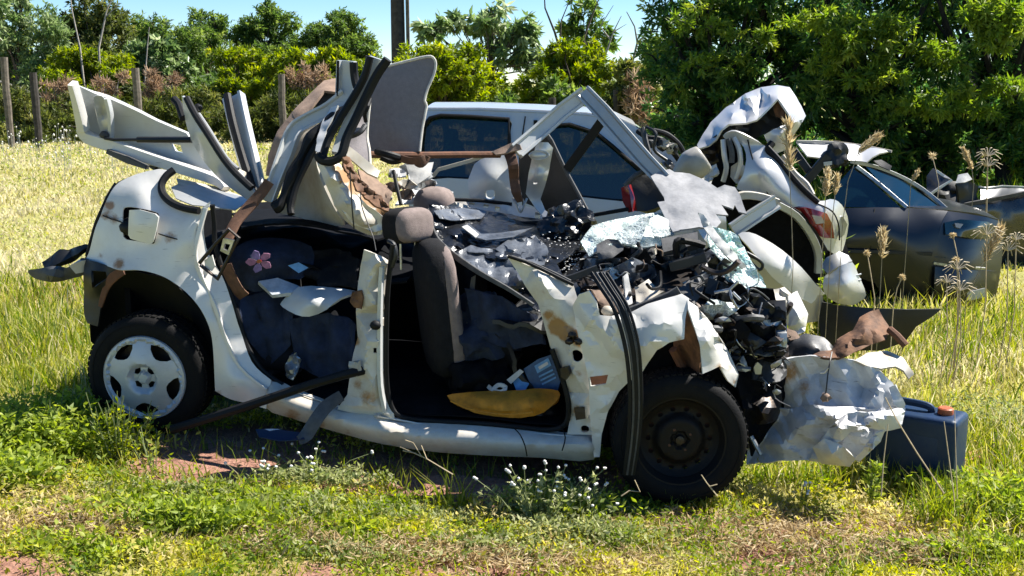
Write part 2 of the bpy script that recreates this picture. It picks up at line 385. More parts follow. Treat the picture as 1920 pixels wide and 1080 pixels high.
STRAPG = simple('grey_webbing', (.075, .075, .08), .7, 0, .3, 30, .4, 200)
PAPER = simple('grey_torn_board', (.26, .26, .265), .8, 0, .16, 24, .5, 40)
YEL = simple('ochre_canvas', (.56, .22, .012), .75, 0, .3, 18, .4, 120)
BLUEPL = simple('dark_blue_plastic', (.004, .019, .058), .42, 0, .4, 10, .25, 60, col2=(.014, .034, .07), spec=.3)
ORANGE = simple('orange_cap', (.42, .10, .03), .5, 0, .3, 30, .3, 90)
TILE = simple('red_clay', (.36, .13, .085), .85, 0, .3, 20, .4, 80)
HUB = paint('silver_hubcap', (.43, .45, .48), metal=.25, rough=.38, dirt=.5, coat=.2, dirtcol=(.26, .22, .17))
REDL = glassy('red_lens', (.20, .012, .012), .12); CLEARL = glassy('clear_lens', (.40, .36, .34), .15)
TINT = glassy('tinted_glass', (.004, .016, .022), .04); TINT.node_tree.nodes['Principled BSDF'].inputs['IOR'].default_value = 1.55; TINT.node_tree.nodes['Principled BSDF'].inputs['Coat Weight'].default_value = 1
TINTS = glassy('see_through_tint', (.004, .016, .022), .02); TINTS.node_tree.nodes['Principled BSDF'].inputs['Alpha'].default_value = .86
GREENG = shattered('shattered_windscreen', (.34, .44, .40), 1.1, 70); GREYG = shattered('dirty_windscreen', (.10, .13, .13), 1.2, 50)
TEALG = shattered('teal_windscreen_shard', (.20, .46, .44), .85, 60)
WOOD = simple('weathered_post_wood', (.15, .125, .10), .9, 0, .5, 9, .6, 40)
WOODD = simple('dark_post_wood', (.05, .042, .037), .9, 0, .5, 9, .6, 40)
BARKD = simple('dark_bark', (.028, .024, .02), .95, 0, .5, 12, .8, 30)
BARK = simple('bark', (.10, .075, .055), .95, 0, .5, 12, .8, 30)
TWIG = simple('pale_dry_twig', (.30, .27, .23), .9, 0, .4, 12, .4, 30)
MIRR = simple('beige_mirror_shell', (.33, .31, .27), .4, 0, .12, 14, .1, 60)
PINK = simple('pink_print', (.34, .15, .24), .9, 0, .4, 40, .2, 90); MAUVE = simple('mauve_print', (.20, .14, .30), .9, 0, .4, 40, .2, 90)
BLUEC = simple('blue_carton', (.025, .075, .17), .5, 0, .4, 12, .2, 60); LBL = simple('label_blue', (.12, .30, .55), .5, 0, .2, 40, .1, 60)
WHITEP = simple('white_scrap', (.55, .54, .51), .6, 0, .25, 20, .2, 60)
# ================================================================== the setting: ground
def vnoise(x, y, s, seed):
    r = np.random.default_rng(seed).random((257, 257)); u = x / s + 91.3; v = y / s + 37.7
    i = np.floor(u).astype(int); j = np.floor(v).astype(int); a = u - i; b = v - j; a = a * a * (3 - 2 * a); b = b * b * (3 - 2 * b); i %= 256; j %= 256
    return r[i, j] * (1 - a) * (1 - b) + r[i + 1, j] * a * (1 - b) + r[i, j + 1] * (1 - a) * b + r[i + 1, j + 1] * a * b
BARE = [(gpt(x, y), rx, ry, s) for x, y, rx, ry, s in [(400, 872, .34, .12, 1), (460, 858, .25, .10, 1), (640, 898, .45, .06, 1), (860, 912, .30, .08, 1), (745, 905, .35, .06, 1), (940, 900, .4, .08, .9), (700, 870, .8, .1, .9), (1000, 885, .6, .1, .9), (480, 830, .5, .12, .9),
        (20, 1072, .22, .07, .55), (600, 1075, .3, .05, .35), (1300, 968, .22, .06, .7), (1500, 1010, .25, .10, .7), (1440, 1050, .2, .08, .6), (1620, 985, .25, .05, .5), (190, 960, .3, .08, .45), (1745, 1040, .2, .07, .35),
        (130, 540, .5, .3, .4), (900, 1060, .4, .1, .5)]]
def bare(x, y):
    b = np.zeros_like(x)
    for p, rx, ry, s in BARE:
        d = np.hypot((x - p.x) / rx, (y - p.y) / (ry * 2.2)); b = np.maximum(b, s * np.clip(1.5 - d * 1.1, 0, 1))
    return np.clip(b * (0.55 + 0.9 * vnoise(x, y, .13, 5)), 0, 1)
def make_ground():
    k = np.linspace(-1, 1, 281); X = np.sinh(k * 6.2) / np.sinh(6.2) * 500; ky = np.linspace(0, 1, 300); Y = -8 + np.sinh(ky * 6) / np.sinh(6) * 620
    # finer rows where the wreck stands
    X = np.unique(np.concatenate([X, np.linspace(-3.2, 3.2, 161)])); Y = np.unique(np.concatenate([Y, np.linspace(2.6, 7.5, 120)]))
    gx, gy = np.meshgrid(X, Y); x, y = gx.ravel(), gy.ravel()
    near = np.exp(-((y - 4.8) / 9) ** 2) * np.exp(-(x / 9) ** 2)
    z = zground(x, y) + near * (.035 * (vnoise(x, y, .55, 1) - .5) + .02 * (vnoise(x, y, .16, 2) - .5)) - .012
    V = np.stack([x, y, z], 1); nx = len(X); i = np.arange(len(Y) - 1)[:, None] * nx + np.arange(nx - 1)[None]
    F = np.stack([i, i + 1, i + nx + 1, i + nx], -1).reshape(-1, 4)
    m, t, b = nt('soil_and_litter'); L = t.links.new; tc = N(t, 'ShaderNodeTexCoord'); O = tc.outputs['Object']
    n1 = N(t, 'ShaderNodeTexNoise', Scale=1.3, Detail=8.0, Roughness=.7); n2 = N(t, 'ShaderNodeTexNoise', Scale=26.0, Detail=8.0, Roughness=.75); n3 = N(t, 'ShaderNodeTexVoronoi', Scale=70.0)
    for n in (n1, n2, n3): L(O, n.inputs['Vector'])
    a = N(t, 'ShaderNodeAttribute', attribute_name='bare')
    soil = ramp(t, n2.outputs[0], [(.3, (.13, .058, .038)), (.5, (.27, .13, .088)), (.7, (.40, .235, .165))])
    lit = ramp(t, n2.outputs[0], [(.3, (.12, .115, .025)), (.5, (.25, .235, .05)), (.68, (.40, .345, .13))])
    lit = mixc(t, ramp(t, n1.outputs[0], [(.4, g(0)), (.62, g(1))]), lit, (.27, .265, .075))
    ad = N(t, 'ShaderNodeMath', operation='MULTIPLY_ADD'); L(a.outputs['Fac'], ad.inputs[0]); ad.inputs[1].default_value = 1.3; sb = N(t, 'ShaderNodeMath', operation='SUBTRACT'); L(n2.outputs[0], sb.inputs[0]); sb.inputs[1].default_value = .45; L(sb.outputs[0], ad.inputs[2])
    c = mixc(t, ramp(t, ad.outputs[0], [(.15, g(0)), (.6, g(1))]), lit, soil); L(c, b.inputs['Base Color']); b.inputs['Roughness'].default_value = .95
    bp = N(t, 'ShaderNodeBump', Strength=.8, Distance=.02); L(n2.outputs[0], bp.inputs['Height']); b2 = N(t, 'ShaderNodeBump', Strength=.5, Distance=.01); L(n3.outputs[0], b2.inputs['Height']); L(bp.outputs[0], b2.inputs['Normal']); L(b2.outputs[0], b.inputs['Normal'])
    return build('ground', V, F, m, None, smooth=180, attr={'bare': bare(x, y)}, kind='structure', label='red soil field with dry litter under the grass')
make_ground()

# ================================================================== foliage generators
def unit(v): return v / np.maximum(np.linalg.norm(v, axis=-1, keepdims=True), 1e-9)
def leafcloud(P, D, ln, wd, fold=.25):
    """one folded rhombic leaf at each P pointing along D"""
    n = len(P); D = unit(D); A = unit(np.cross(D, RNG.normal(size=(n, 3)))); U = np.cross(A, D)
    ln = np.broadcast_to(ln, (n,))[:, None]; wd = np.broadcast_to(wd, (n,))[:, None]
    mid = P + D * ln * .45 - U * wd * fold
    V = np.stack([P, mid + A * wd * .5 + U * wd * fold, P + D * ln - U * ln * .12, mid - A * wd * .5 + U * wd * fold], 1).reshape(-1, 3)
    i = np.arange(n)[:, None] * 4; F = np.concatenate([i + [0, 1, 2], i + [0, 2, 3]], 1).reshape(-1, 3)
    return V, F
def crownpts(clumps, nleaf, twig=26, droop=.35, spread=.16):
    """leaves gathered on twigs that fill each clump"""
    Ps, Ds, Ts = [], [], []; w = np.array([c[3] * c[4] for c in clumps]); w = w / w.sum()
    for (x, y, z, rx, rz, ry), f in zip(clumps, w):
        nt_ = max(4, int(nleaf * f / twig)); d = unit(RNG.normal(size=(nt_, 3))); r = RNG.random((nt_, 1)) ** .42
        c = np.array([x, y, z]) + d * r * np.array([rx, ry, rz]); c += RNG.normal(size=c.shape) * .10 * rx
        tint = np.clip(RNG.normal(.42, .26, nt_), 0, 1)
        out = unit(d + np.array([0, 0, .35]) + RNG.normal(size=d.shape) * .5); L_ = spread * (rx + rz) * .9
        for q, o, tt in zip(c, out, tint):
            s = RNG.random((twig, 1)); p = q + o * (s - .4) * L_ * 1.5 + RNG.normal(size=(twig, 3)) * L_ * .34
            Ps.append(p); Ds.append(o * .6 + RNG.normal(size=(twig, 3)) * .75 - np.array([0, 0, droop])); Ts.append(np.clip(tt + RNG.normal(0, .10, twig), 0, 1))
    return np.concatenate(Ps), np.concatenate(Ds), np.concatenate(Ts)
def merge(gs):
    V, F, b = [], [], 0
    for v, f in gs:
        V += [tuple(q) for q in v]; F += [tuple(i + b for i in q) for q in f]; b += len(v)
    return V, F
def tree(name, label, base, clumps_px, m, nleaf, leaf, Z, twig=26, droop=.35, trunk_r=.09, group=None, cat='tree', spread=.16, dz=1.0, bark=None, limbs=True, narrow=.34, clip=None):
    """clumps given as (px, py, radius_x px, radius_y px, depth offset m) around depth Z"""
    cl = []
    for px, py, rx, ry, dy in clumps_px:
        p = at(px, py, Z + dy); k = (Z + dy) / FPX; cl.append((p.x, p.y, p.z, rx * k, ry * k, min(rx, ry) * k * dz))
    b = Vector(base); o = thing(name, b, label, cat, group)
    P, D, T = crownpts(cl, nleaf, twig, droop, spread)
    ok = P[:, 2] > .02; P, D, T = P[ok], D[ok], T[ok]
    V, F = leafcloud(P, D, leaf * RNG.uniform(.6, 1.25, len(P)), leaf * narrow * RNG.uniform(.7, 1.2, len(P)))
    build('crown', V, F, m, o, smooth=0, attr={'tint': np.repeat(T, 4)})
    gs = []; top = Vector((np.mean([c[0] for c in cl]), np.mean([c[1] for c in cl]), np.mean([c[2] for c in cl])))
    fork = b.lerp(top, .45); gs.append(tubegeo([b - Vector((0, 0, .1)), b.lerp(fork, .5) + Vector((.05, 0, 0)), fork, fork.lerp(top, .6), top], [trunk_r * 1.25, trunk_r, trunk_r * .8, trunk_r * .5, trunk_r * .2], 7))
    if limbs:
        for c in cl:
            e = Vector(c[:3]); s = fork.lerp(top, random.random() * .5); mid = s.lerp(e, .55) + Vector((random.uniform(-.2, .2), random.uniform(-.2, .2), .1)) * c[3]
            gs.append(tubegeo([s, mid, e], [trunk_r * .5, trunk_r * .32, trunk_r * .1], 5))
            for _ in range(4):
                d = Vector(RNG.normal(size=3)).normalized(); e2 = e + Vector((d.x * c[3], d.y * c[5], d.z * c[4])) * .85
                gs.append(tubegeo([mid.lerp(e, .7), e.lerp(e2, .5) + Vector((0, 0, .04)), e2], [trunk_r * .2, trunk_r * .12, trunk_r * .04], 4))
    V, F = merge(gs); build('trunk', V, F, bark or BARK, o)
    return o
LG = leafmat('mid_green_leaves', [(0, (.045, .085, .018)), (.5, (.105, .165, .034)), (1, (.22, .275, .06))], .45)
LDK = leafmat('deep_green_leaves', [(0, (.024, .070, .022)), (.4, (.065, .140, .034)), (.7, (.14, .22, .042)), (1, (.26, .32, .06))], .48, .34)
LYG = leafmat('yellow_green_leaves', [(0, (.085, .125, .010)), (.5, (.185, .235, .014)), (1, (.33, .34, .028))], .5)
LPALE = leafmat('pale_leaves', [(0, (.07, .12, .035)), (.5, (.17, .235, .085)), (1, (.40, .44, .27))], .42, .36)
LOLIVE = leafmat('olive_leaves', [(0, (.040, .055, .012)), (.5, (.10, .125, .026)), (1, (.22, .215, .055))], .4)
LRUST = leafmat('withered_brown_stems', [(0, (.16, .10, .06)), (.5, (.30, .20, .125)), (1, (.46, .35, .24))], .3, .8)
LTIP = leafmat('sunlit_tone_leaves', [(0, (.08, .14, .018)), (.5, (.155, .225, .026)), (1, (.27, .315, .045))], .45)  # lighter leaf colour standing for sunlit branch ends

def gz(px, Z, y=None):                         # the ground point under picture column px at depth Z
    x = (px - 960) / FPX * Z; return Vector((x, Z, float(zground(x, Z))))
R_ = random.Random(3)
def jit(cl, n, s=.8):                          # break each clump into smaller ones so the outline is uneven
    out = []
    for px, py, rx, ry, dy in cl:
        for _ in range(n):
            a = R_.uniform(0, 6.28); q = R_.uniform(.15, 1) ** .6
            k = R_.uniform(.32, .55); out.append((px + math.cos(a) * rx * q * s, py + math.sin(a) * ry * q * s, rx * k, ry * k, dy + R_.uniform(-1, 1) * rx * .012))
    return out
GL = 'trees and shrubs beyond the fence'
# far dark wood behind the fence, tree by tree
tree('dark_tree', 'round dark green tree, leftmost of the dark row behind the fence', gz(290, 44), jit([(280, 75, 50, 45, 0), (320, 120, 70, 60, 0), (250, 150, 70, 60, 1)], 7), LG, 30000, .19, 44, group=GL)
tree('dark_tree', 'dark green tree with a peaked top, second of the dark row', gz(392, 45), jit([(388, 55, 42, 40, 0), (390, 110, 70, 60, 0), (400, 170, 80, 60, 1)], 7), LG, 30000, .19, 45, group=GL)
tree('dark_tree', 'tall feathery dark green tree above the yellow shrubs', gz(500, 46), jit([(500, 45, 48, 34, 0), (470, 70, 40, 30, 0), (520, 90, 50, 40, 0), (490, 140, 70, 55, 0)], 7), LG, 30000, .19, 46, group=GL, droop=.2)
tree('dark_tree', 'broad dark green tree left of the dark pole', gz(630, 44), jit([(630, 62, 55, 38, 0), (600, 95, 55, 40, 0), (668, 95, 46, 40, 0), (630, 140, 80, 55, 0)], 7), LG, 30000, .19, 44, group=GL)
# left: loose pale tree, thin tree
tree('pale_tree', 'loose pale green tree at the left edge of the picture', gz(40, 36), jit([(10, 40, 60, 60, 0), (70, 70, 60, 70, 0), (20, 150, 70, 70, 0), (95, 150, 55, 60, 0)], 6), LPALE, 18000, .20, 36, group=GL)
tree('pale_tree', 'tall thin pale tree with bare twigs beside the left wood', gz(190, 37), jit([(140, 30, 55, 45, 0), (190, 75, 60, 60, 0), (225, 60, 35, 50, 0), (160, 130, 70, 60, 0)], 6), LOLIVE, 15000, .19, 37, group=GL)
tree('leafy_shrub', 'pale broad-leaved shrub behind the leaning twigs', gz(290, 35), jit([(280, 95, 55, 40, 0), (320, 135, 55, 40, 0), (250, 165, 60, 45, 0)], 6), LPALE, 12000, .25, 35, group=GL, cat='shrub', narrow=.5)
# yellow-green shrubs by the fence
tree('yellow_shrub', 'bright yellow green shrub behind the leftmost fence posts', gz(170, 34), jit([(130, 125, 55, 32, 0), (190, 130, 60, 36, 0), (170, 175, 90, 40, 0), (220, 180, 50, 40, 0)], 7), LYG, 26000, .17, 34, group=GL, cat='shrub')
tree('yellow_shrub', 'yellow green layered shrub right of the rusty tuft', gz(460, 34), jit([(440, 118, 50, 26, 0), (500, 122, 50, 30, 0), (455, 165, 80, 36, 0), (420, 210, 80, 40, -.5), (520, 205, 60, 40, 0)], 7), LYG, 28000, .17, 34, group=GL, cat='shrub')
tree('yellow_shrub', 'yellow green shrub in front of the broad dark tree', gz(610, 33), jit([(570, 120, 45, 25, 0), (625, 118, 50, 28, 0), (650, 150, 60, 40, 0), (580, 165, 60, 40, 0)], 7), LYG, 24000, .17, 33, group=GL, cat='shrub')
tree('green_shrub', 'mid green shrub low between fence posts at left', gz(360, 33), jit([(340, 190, 70, 45, 0), (400, 215, 70, 45, 0), (320, 240, 80, 45, 0)], 7), LOLIVE, 18000, .18, 33, group=GL, cat='shrub')
tree('green_shrub', 'bright green bush behind the grey headliner board', gz(840, 26), jit([(850, 110, 60, 30, 0), (800, 120, 60, 40, 0), (880, 150, 75, 50, 0), (830, 180, 90, 50, 0), (780, 160, 50, 50, 0)], 8), LYG, 20000, .16, 26, group=GL, cat='shrub')
tree('thin_tree', 'open willowy tree with pale hanging leaves against the sky', gz(910, 34), jit([(830, 55, 45, 35, 0), (890, 28, 45, 30, 0), (940, 45, 50, 40, 0), (985, 60, 30, 30, 0), (930, 90, 70, 45, 0), (1000, 110, 40, 40, 0)], 5), LPALE, 3200, .34, 34, group=GL, droop=.9, trunk_r=.07)
tree('yellow_tree', 'yellow green tree behind the bent grey window frame', gz(1080, 28), jit([(1075, 95, 60, 25, 0), (1050, 130, 60, 32, 0), (1120, 140, 60, 34, 0), (1080, 170, 80, 40, 0), (1010, 170, 50, 40, 0)], 8), LYG, 17000, .18, 28, group=GL)
tree('thin_tree', 'thin dark twiggy tree above the yellow green tree', gz(1095, 36), [(1095, 15, 30, 28, 0), (1070, 55, 26, 22, 0), (1100, 60, 26, 22, 0), (1130, 80, 30, 30, 0)], LG, 900, .36, 36, group=GL, trunk_r=.06)
tree('green_shrub', 'grey green shrub at the foot of the big dark tree', gz(1205, 24), jit([(1190, 150, 45, 45, 0), (1225, 190, 50, 50, 0), (1170, 200, 50, 40, 0), (1220, 110, 30, 30, 0)], 7), LOLIVE, 11000, .16, 24, group=GL, cat='shrub')
# the big dark trees at right, with sprays whose yellow leaf colour carries the sunlight
def bigtree(label, bx, Z, cl, n, tips, ntip):
    o = tree('broad_dark_tree', label, gz(bx, Z), jit(cl, 9, .9), LDK, n, .125, Z, twig=22, trunk_r=.11, group='big dark trees on the right', droop=.4, narrow=.3, spread=.11, bark=BARKD)
    c2 = []; gs2 = []
    for px, py, rx, ry, dy in tips:
        for _ in range(5):
            p = at(px + R_.uniform(-1, 1) * rx, py + R_.uniform(-1, 1) * ry, Z + dy * 1.9 + .1 * R_.uniform(-1, 1)); k = Z / FPX; gs2.append(tubegeo([at(px, py + 30, Z + .2), p], [.03, .008], 5)); c2.append((p.x, p.y, p.z, rx * k * .5, ry * k * .45, .22))
    P, D, T = crownpts(c2, ntip, 24, .5, .16); V, F = leafcloud(P, D, .115 * RNG.uniform(.6, 1.2, len(P)), .03 * RNG.uniform(.7, 1.2, len(P)))
    build('sunlit_tone_spray', V, F, LTIP, o, smooth=0, attr={'tint': np.repeat(T, 4)}, label='yellow green leaves coloured as branch ends catching the sun'); V, F = merge(gs2); build('limb', V, F, BARKD, o)
bigtree('big dark tree nearest the bent grey frame, thin at its left edge', 1330, 15.5, [(1290, 60, 95, 90, 0), (1400, 20, 120, 100, .3), (1330, 180, 120, 100, .2), (1290, 270, 90, 80, .3), (1430, 170, 110, 110, .2), (1400, 320, 120, 70, .4), (1350, -140, 170, 120, .6), (1490, 60, 90, 90, .1)], 46000,
        [(1310, 35, 45, 18, -.8), (1400, 70, 40, 18, -.8), (1340, 110, 40, 16, -.7)], 1100)
bigtree('big dark tree with yellow green sprays, middle of the right side', 1620, 14.6, [(1560, 40, 110, 100, 0), (1660, 110, 120, 100, .1), (1570, 210, 110, 100, .2), (1700, 230, 120, 100, .2), (1600, 330, 130, 70, .3), (1620, -120, 200, 130, .5), (1720, 330, 110, 80, .4)], 46000,
        [(1640, 75, 60, 30, -1.0), (1690, 55, 40, 20, -1.0), (1570, 110, 45, 18, -.9), (1700, 190, 36, 24, -1.0), (1770, 95, 50, 18, -1.0), (1530, 40, 40, 16, -1.0), (1640, 150, 60, 18, -1.0)], 6800)
bigtree('big dark tree at the right edge of the picture', 1880, 14.0, [(1830, 40, 110, 100, 0), (1900, 130, 120, 120, .2), (1810, 200, 100, 100, .2), (1930, 260, 110, 110, .2), (1840, 320, 110, 70, .3), (1860, -120, 190, 130, .4), (2000, 60, 120, 140, .3)], 40000,
        [(1840, 40, 60, 28, -1.0), (1895, 70, 50, 22, -1.0), (1790, 190, 50, 24, -.9), (1870, 15, 50, 18, -1.0), (1900, 160, 40, 18, -1.0)], 6000)
for l, px, Z, cl in [('dense low thicket behind the bent grey frame', 1150, 27, [(1130, 200, 80, 40, 0), (1200, 215, 70, 40, 0), (1060, 205, 60, 35, 0)]), ('dense thicket under the big dark trees, left part', 1380, 18.5, [(1330, 290, 110, 70, 0), (1450, 290, 110, 80, 0), (1400, 210, 140, 70, .5)]),
        ('dense thicket under the big dark trees, middle part', 1620, 18, [(1580, 290, 110, 80, 0), (1700, 290, 110, 80, 0), (1640, 200, 140, 70, .5)]), ('dense thicket under the big dark trees, right part', 1860, 17.5, [(1820, 290, 110, 80, 0), (1940, 290, 110, 80, 0), (1880, 200, 140, 70, .5)]),
        ('low dark thicket behind the silver car', 900, 30, [(800, 200, 80, 35, 0), (900, 205, 90, 35, 0), (980, 200, 70, 35, 0)]), ('low dark thicket along the far fence', 420, 38, [(60, 215, 110, 40, 0), (250, 205, 110, 45, 0), (420, 190, 120, 50, 0), (600, 190, 120, 50, 0)])]:
    tree('thicket', l, gz(px, Z), jit(cl, 8, .9), LDK if Z < 25 else LG, 10000, .16 if Z < 25 else .26, Z, cat='thicket', group='dense thickets')
for l, px, cl in [('weedy olive hedge behind the leftmost posts', 60, [(20, 215, 60, 45, 0), (90, 235, 60, 45, 0), (40, 260, 70, 25, -.6)]), ('weedy olive hedge behind the raised lid', 190, [(150, 225, 60, 40, 0), (230, 230, 60, 45, 0), (190, 265, 70, 25, -.6)]), ('weedy olive hedge under the rusty tuft', 320, [(290, 225, 50, 45, 0), (370, 225, 60, 45, 0)]), ('weedy olive hedge behind the cut pillars', 460, [(440, 230, 60, 45, 0), (510, 225, 60, 50, 0)]), ('weedy olive hedge behind the peeled roof', 600, [(590, 220, 60, 50, 0), (660, 215, 60, 50, 0)])]:
    tree('weedy_hedge', l, gz(px, 31), jit(cl, 8, .95), LOLIVE, 9000, .20, 31, cat='hedge', group='weedy hedge along the fence', trunk_r=.04, droop=-.2, narrow=.2)
for l, px, Z, m in [('leafy tree far out beyond the left edge of the picture', -420, 42, LG), ('leafy tree beyond the left edge of the picture', -200, 40, LG), ('leafy tree just past the left edge of the picture', -70, 44, LYG), ('leafy tree just past the right edge of the picture', 2120, 19, LDK), ('leafy tree far out beyond the right edge of the picture', 2420, 24, LDK)]:
    tree('leafy_tree', l, gz(px, Z), jit([(px - 60, 90, 90, 70, 0), (px + 60, 100, 90, 70, 0), (px, 180, 140, 60, 0), (px + 20, 40, 70, 50, 0)], 6), m, 6500, .30 if Z > 30 else .2, Z, group='trees past the picture edges')
# bare branches
def branch_thing(label, base, segs, Z, r, m=TWIG):
    o = None; gs = [tubegeo([at(x, y, Z + d) for x, y, d in s], [r * (1 - .75 * i / (len(s) - 1)) * f for i in range(len(s))], 5) for s, f in segs]
    V, F = merge(gs); return build('bare_branch', V, F, m, None, label=label, cat='branch', group='bare branches against the sky')
branch_thing('bare grey branches against the sky right of the yellow tree', None, [([(1150, 215, 0), (1180, 140, 0), (1195, 80, 0), (1190, 50, 0), (1175, 22, 0)], 1), ([(1195, 80, 0), (1215, 60, 0), (1222, 30, 0)], .6), ([(1140, 210, 0), (1130, 120, 0), (1150, 60, 0), (1165, 30, 0)], .8), ([(1145, 75, 0), (1125, 50, 0), (1150, 10, 0)], .6), ([(1150, 60, 0), (1175, 45, 0)], .4)], 33, .055)
branch_thing('bare dark branch forked above the yellow green tree', None, [([(1065, 190, 0), (1055, 110, 0), (1040, 60, 0), (1022, 15, 0), (1020, -20, 0)], 1), ([(1090, 190, 0), (1095, 70, 0), (1110, 30, 0), (1128, -15, 0)], .9), ([(1050, 80, 0), (1052, 40, 0), (1065, 8, 0), (1080, -10, 0)], .5)], 34, .06, BARK)
branch_thing('leaning pale dead stick at the left edge', None, [([(-10, 150, 0), (40, 165, 0), (95, 190, 0)], 1)], 32.5, .05)
branch_thing('thin bare twigs rising from the pale tree at left', None, [([(190, 190, 0), (185, 90, 0), (200, 20, 0), (215, -15, 0)], 1), ([(200, 30, 0), (225, 5, 0)], .5), ([(160, 180, 0), (150, 90, 0), (135, 20, 0), (130, -20, 0)], .8), ([(270, 170, 0), (276, 90, 0), (280, 50, 0)], .6)], 33.5, .05)
# rusty withered tufts on the fence line
def tuft(label, px, py, rx, ry, Z, n=1500, m=LRUST, name='withered_tuft'):
    k = Z / FPX; cl = []
    for _ in range(9): q = at(px + R_.uniform(-1, 1) * rx, py + R_.uniform(-.8, 1) * ry, Z + R_.uniform(-.2, .2)); cl.append((q.x, q.y, q.z, rx * k * R_.uniform(.25, .5), ry * k * R_.uniform(.25, .5), .25))
    P, D, T = crownpts(cl, n, 16, .1, .25); n = len(P); V, F = leafcloud(P, D + np.array([0, 0, .5]), .20 * RNG.uniform(.5, 1.4, n), .03); p = at(px, py, Z)
    st = [tubegeo([gz(px + R_.uniform(-8, 8), Z), p + Vector((R_.uniform(-.3, .3), 0, R_.uniform(-.1, .3)))], [.03, .012], 5) for _ in range(7)]
    o = thing(name, gz(px, Z), label, 'weed', 'withered weeds along the fence'); build('seed_mass', V, F, m, o, smooth=0, attr={'tint': np.repeat(T, 4)})
    v2, f2 = merge(st); build('stem', v2, f2, TWIG, o)
tuft('rusty brown withered tuft right of the third fence post', 305, 172, 26, 32, 31.5)
tuft('brown withered tuft beside the second fence post', 105, 178, 22, 30, 31.8, 900)
tuft('dry brown tuft right of the fence post behind the torn roof', 578, 150, 30, 32, 31, 1300)
tuft('dry tan tuft left of the third fence post', 205, 160, 28, 20, 31.8, 700)
tuft('dry tan tuft at the foot of the big dark tree', 1200, 185, 22, 40, 23, 900)

# ================================================================== fence posts and pole
def post(label, px, ytop, ybot, w, Z, m=WOOD, lean=0):
    b = gz(px, Z); t = at(px, ytop, Z); k = Z / FPX; gs = []
    n = 7; pts = []; Rr = []
    for i in range(n):
        f = i / (n - 1); pts.append(Vector((b.x + (t.x - b.x) * f + R_.uniform(-.012, .012) + lean * f, Z, b.z - .2 + (t.z - b.z + .2) * f))); Rr.append(w * k * .5 * R_.uniform(.93, 1.08))
    V, F = tubegeo(pts, Rr, 9); build('fence_post', V, F, m, None, label=label, cat='fence post', group='fence posts')
post('tall pale weathered fence post at the left edge', 28, 108, 262, 13, 28.5)
post('shorter brown fence post, second from the left edge', 80, 136, 262, 14, 28.3, WOODD)
post('grey fence post left of the rusty tuft', 268, 128, 262, 14, 28.4)
post('grey fence post behind the peeled roof', 535, 139, 262, 13, 28.4)
post('dark fence post just above the silver roof, left of the frame', 1034, 183, 240, 14, 24, WOODD)
post('dark fence post right of the bent grey frame', 1152, 168, 240, 13, 24, WOODD)
pole = thing('utility_pole', gz(757, 29), 'thick dark wooden utility pole rising out of the picture', 'pole')
V, F = tubegeo([gz(752, 29) - Vector((0, 0, .2)), gz(752, 29) + Vector((0, 0, 3)), gz(752, 29) + Vector((0, 0, 8.5))], [.20, .185, .16], 12); build('post', V, F, WOODD, pole)
box('side_brace', gz(770, 28.93) + Vector((0, 0, 4)), (.09, .12, 8), WOOD, pole, bev=.01)
# ================================================================== the white wreck
W = thing('wrecked_car', Vector((CU(1.2, -.8, 0).x, CU(1.2, -.8, 0).y, CU(1.2, -.8, 0).z)), 'crushed white hatchback with its roof torn open and doors gone, in the foreground', 'car')
# ---- rear quarter panel with wheel arch, side window edge and filler recess
QUARTER = [(160, 487, -.05, 'c'), (168, 470, -.05), (178, 430, -.05), (189, 405, -.06), (202, 375, -.08), (218, 348, -.11), (240, 334, -.13), (268, 324, -.15), (300, 317, -.17, 'c'), (324, 321, -.18, 'c'),
           (304, 340, -.14), (301, 360, -.11), (318, 379, -.09), (345, 391, -.075), (373, 396, -.07, 'c'), (396, 377, -.09, 'c'), (386, 405, -.085), (382, 435, -.08), (388, 472, -.08), (404, 500, -.08), (420, 528, -.08), (437, 573, -.07), (450, 620, -.065), (473, 678, -.06), (510, 712, -.06, 'c'),
           (500, 766, -.03, 'c'), (467, 757, -.025), (430, 748, -.025), (403, 733, -.02, 'c'), (400, 677, 0), (393, 622, .01), (377, 581, .02), (350, 548, .025), (317, 524, .03), (290, 512, .03), (260, 506, .03), (227, 506, .02), (207, 500, 0), (185, 492, -.03)]
INNERQ = [(250, 400, -.025), (330, 440, -.012), (350, 500, .0), (280, 480, .012), (220, 450, -.02), (380, 560, .005), (420, 650, -.01), (440, 720, 0), (365, 420, -.04), (372, 470, -.045), (260, 360, -.07), (240, 490, .0), (402, 580, -.03), (355, 455, -.01)]
sheet('quarter_panel', QUARTER, PW, W, h=9, th=.006, curve=4, inner=INNERQ, wamp=.012, wfreq=5, seed=3, smooth=40,
      holes=[[(229, 400), (236, 389), (262, 391), (292, 398), (298, 408), (292, 450), (285, 457), (255, 452), (231, 444)]],
      stains=[(205, 385, 16, .8), (195, 405, 12, .7), (190, 480, 14, .5), (225, 495, 22, .6), (212, 412, 20, .55), (320, 446, 26, .5), (410, 735, 18, .45), (240, 330, 14, .35), (345, 400, 12, .3), (470, 752, 20, .4), (375, 560, 12, .35)])
blob('filler_bowl', CAR.at(262, 424, -.10), (.10, .05, .10), RUB, W, amp=.02, sub=2, R=basis(CAR.n).to_3x3())
sheet('filler_shade_plate', [(220, 380, -.14), (308, 388, -.10), (306, 466, -.09), (220, 462, -.12)], DARKIN, W, h=14)  # dark plate put behind the flap so the recess reads shaded
fl = sheet('fuel_flap', [(244, 394, .012), (262, 393, .016), (292, 401, .02), (298, 407, .02), (294, 430, .022), (288, 453, .02), (284, 457, .02), (262, 452, .016), (246, 447, .012), (242, 440, .012), (243, 410, .012)], PW, W, h=7, th=.012, inner=[(270, 425, .03)], smooth=40)
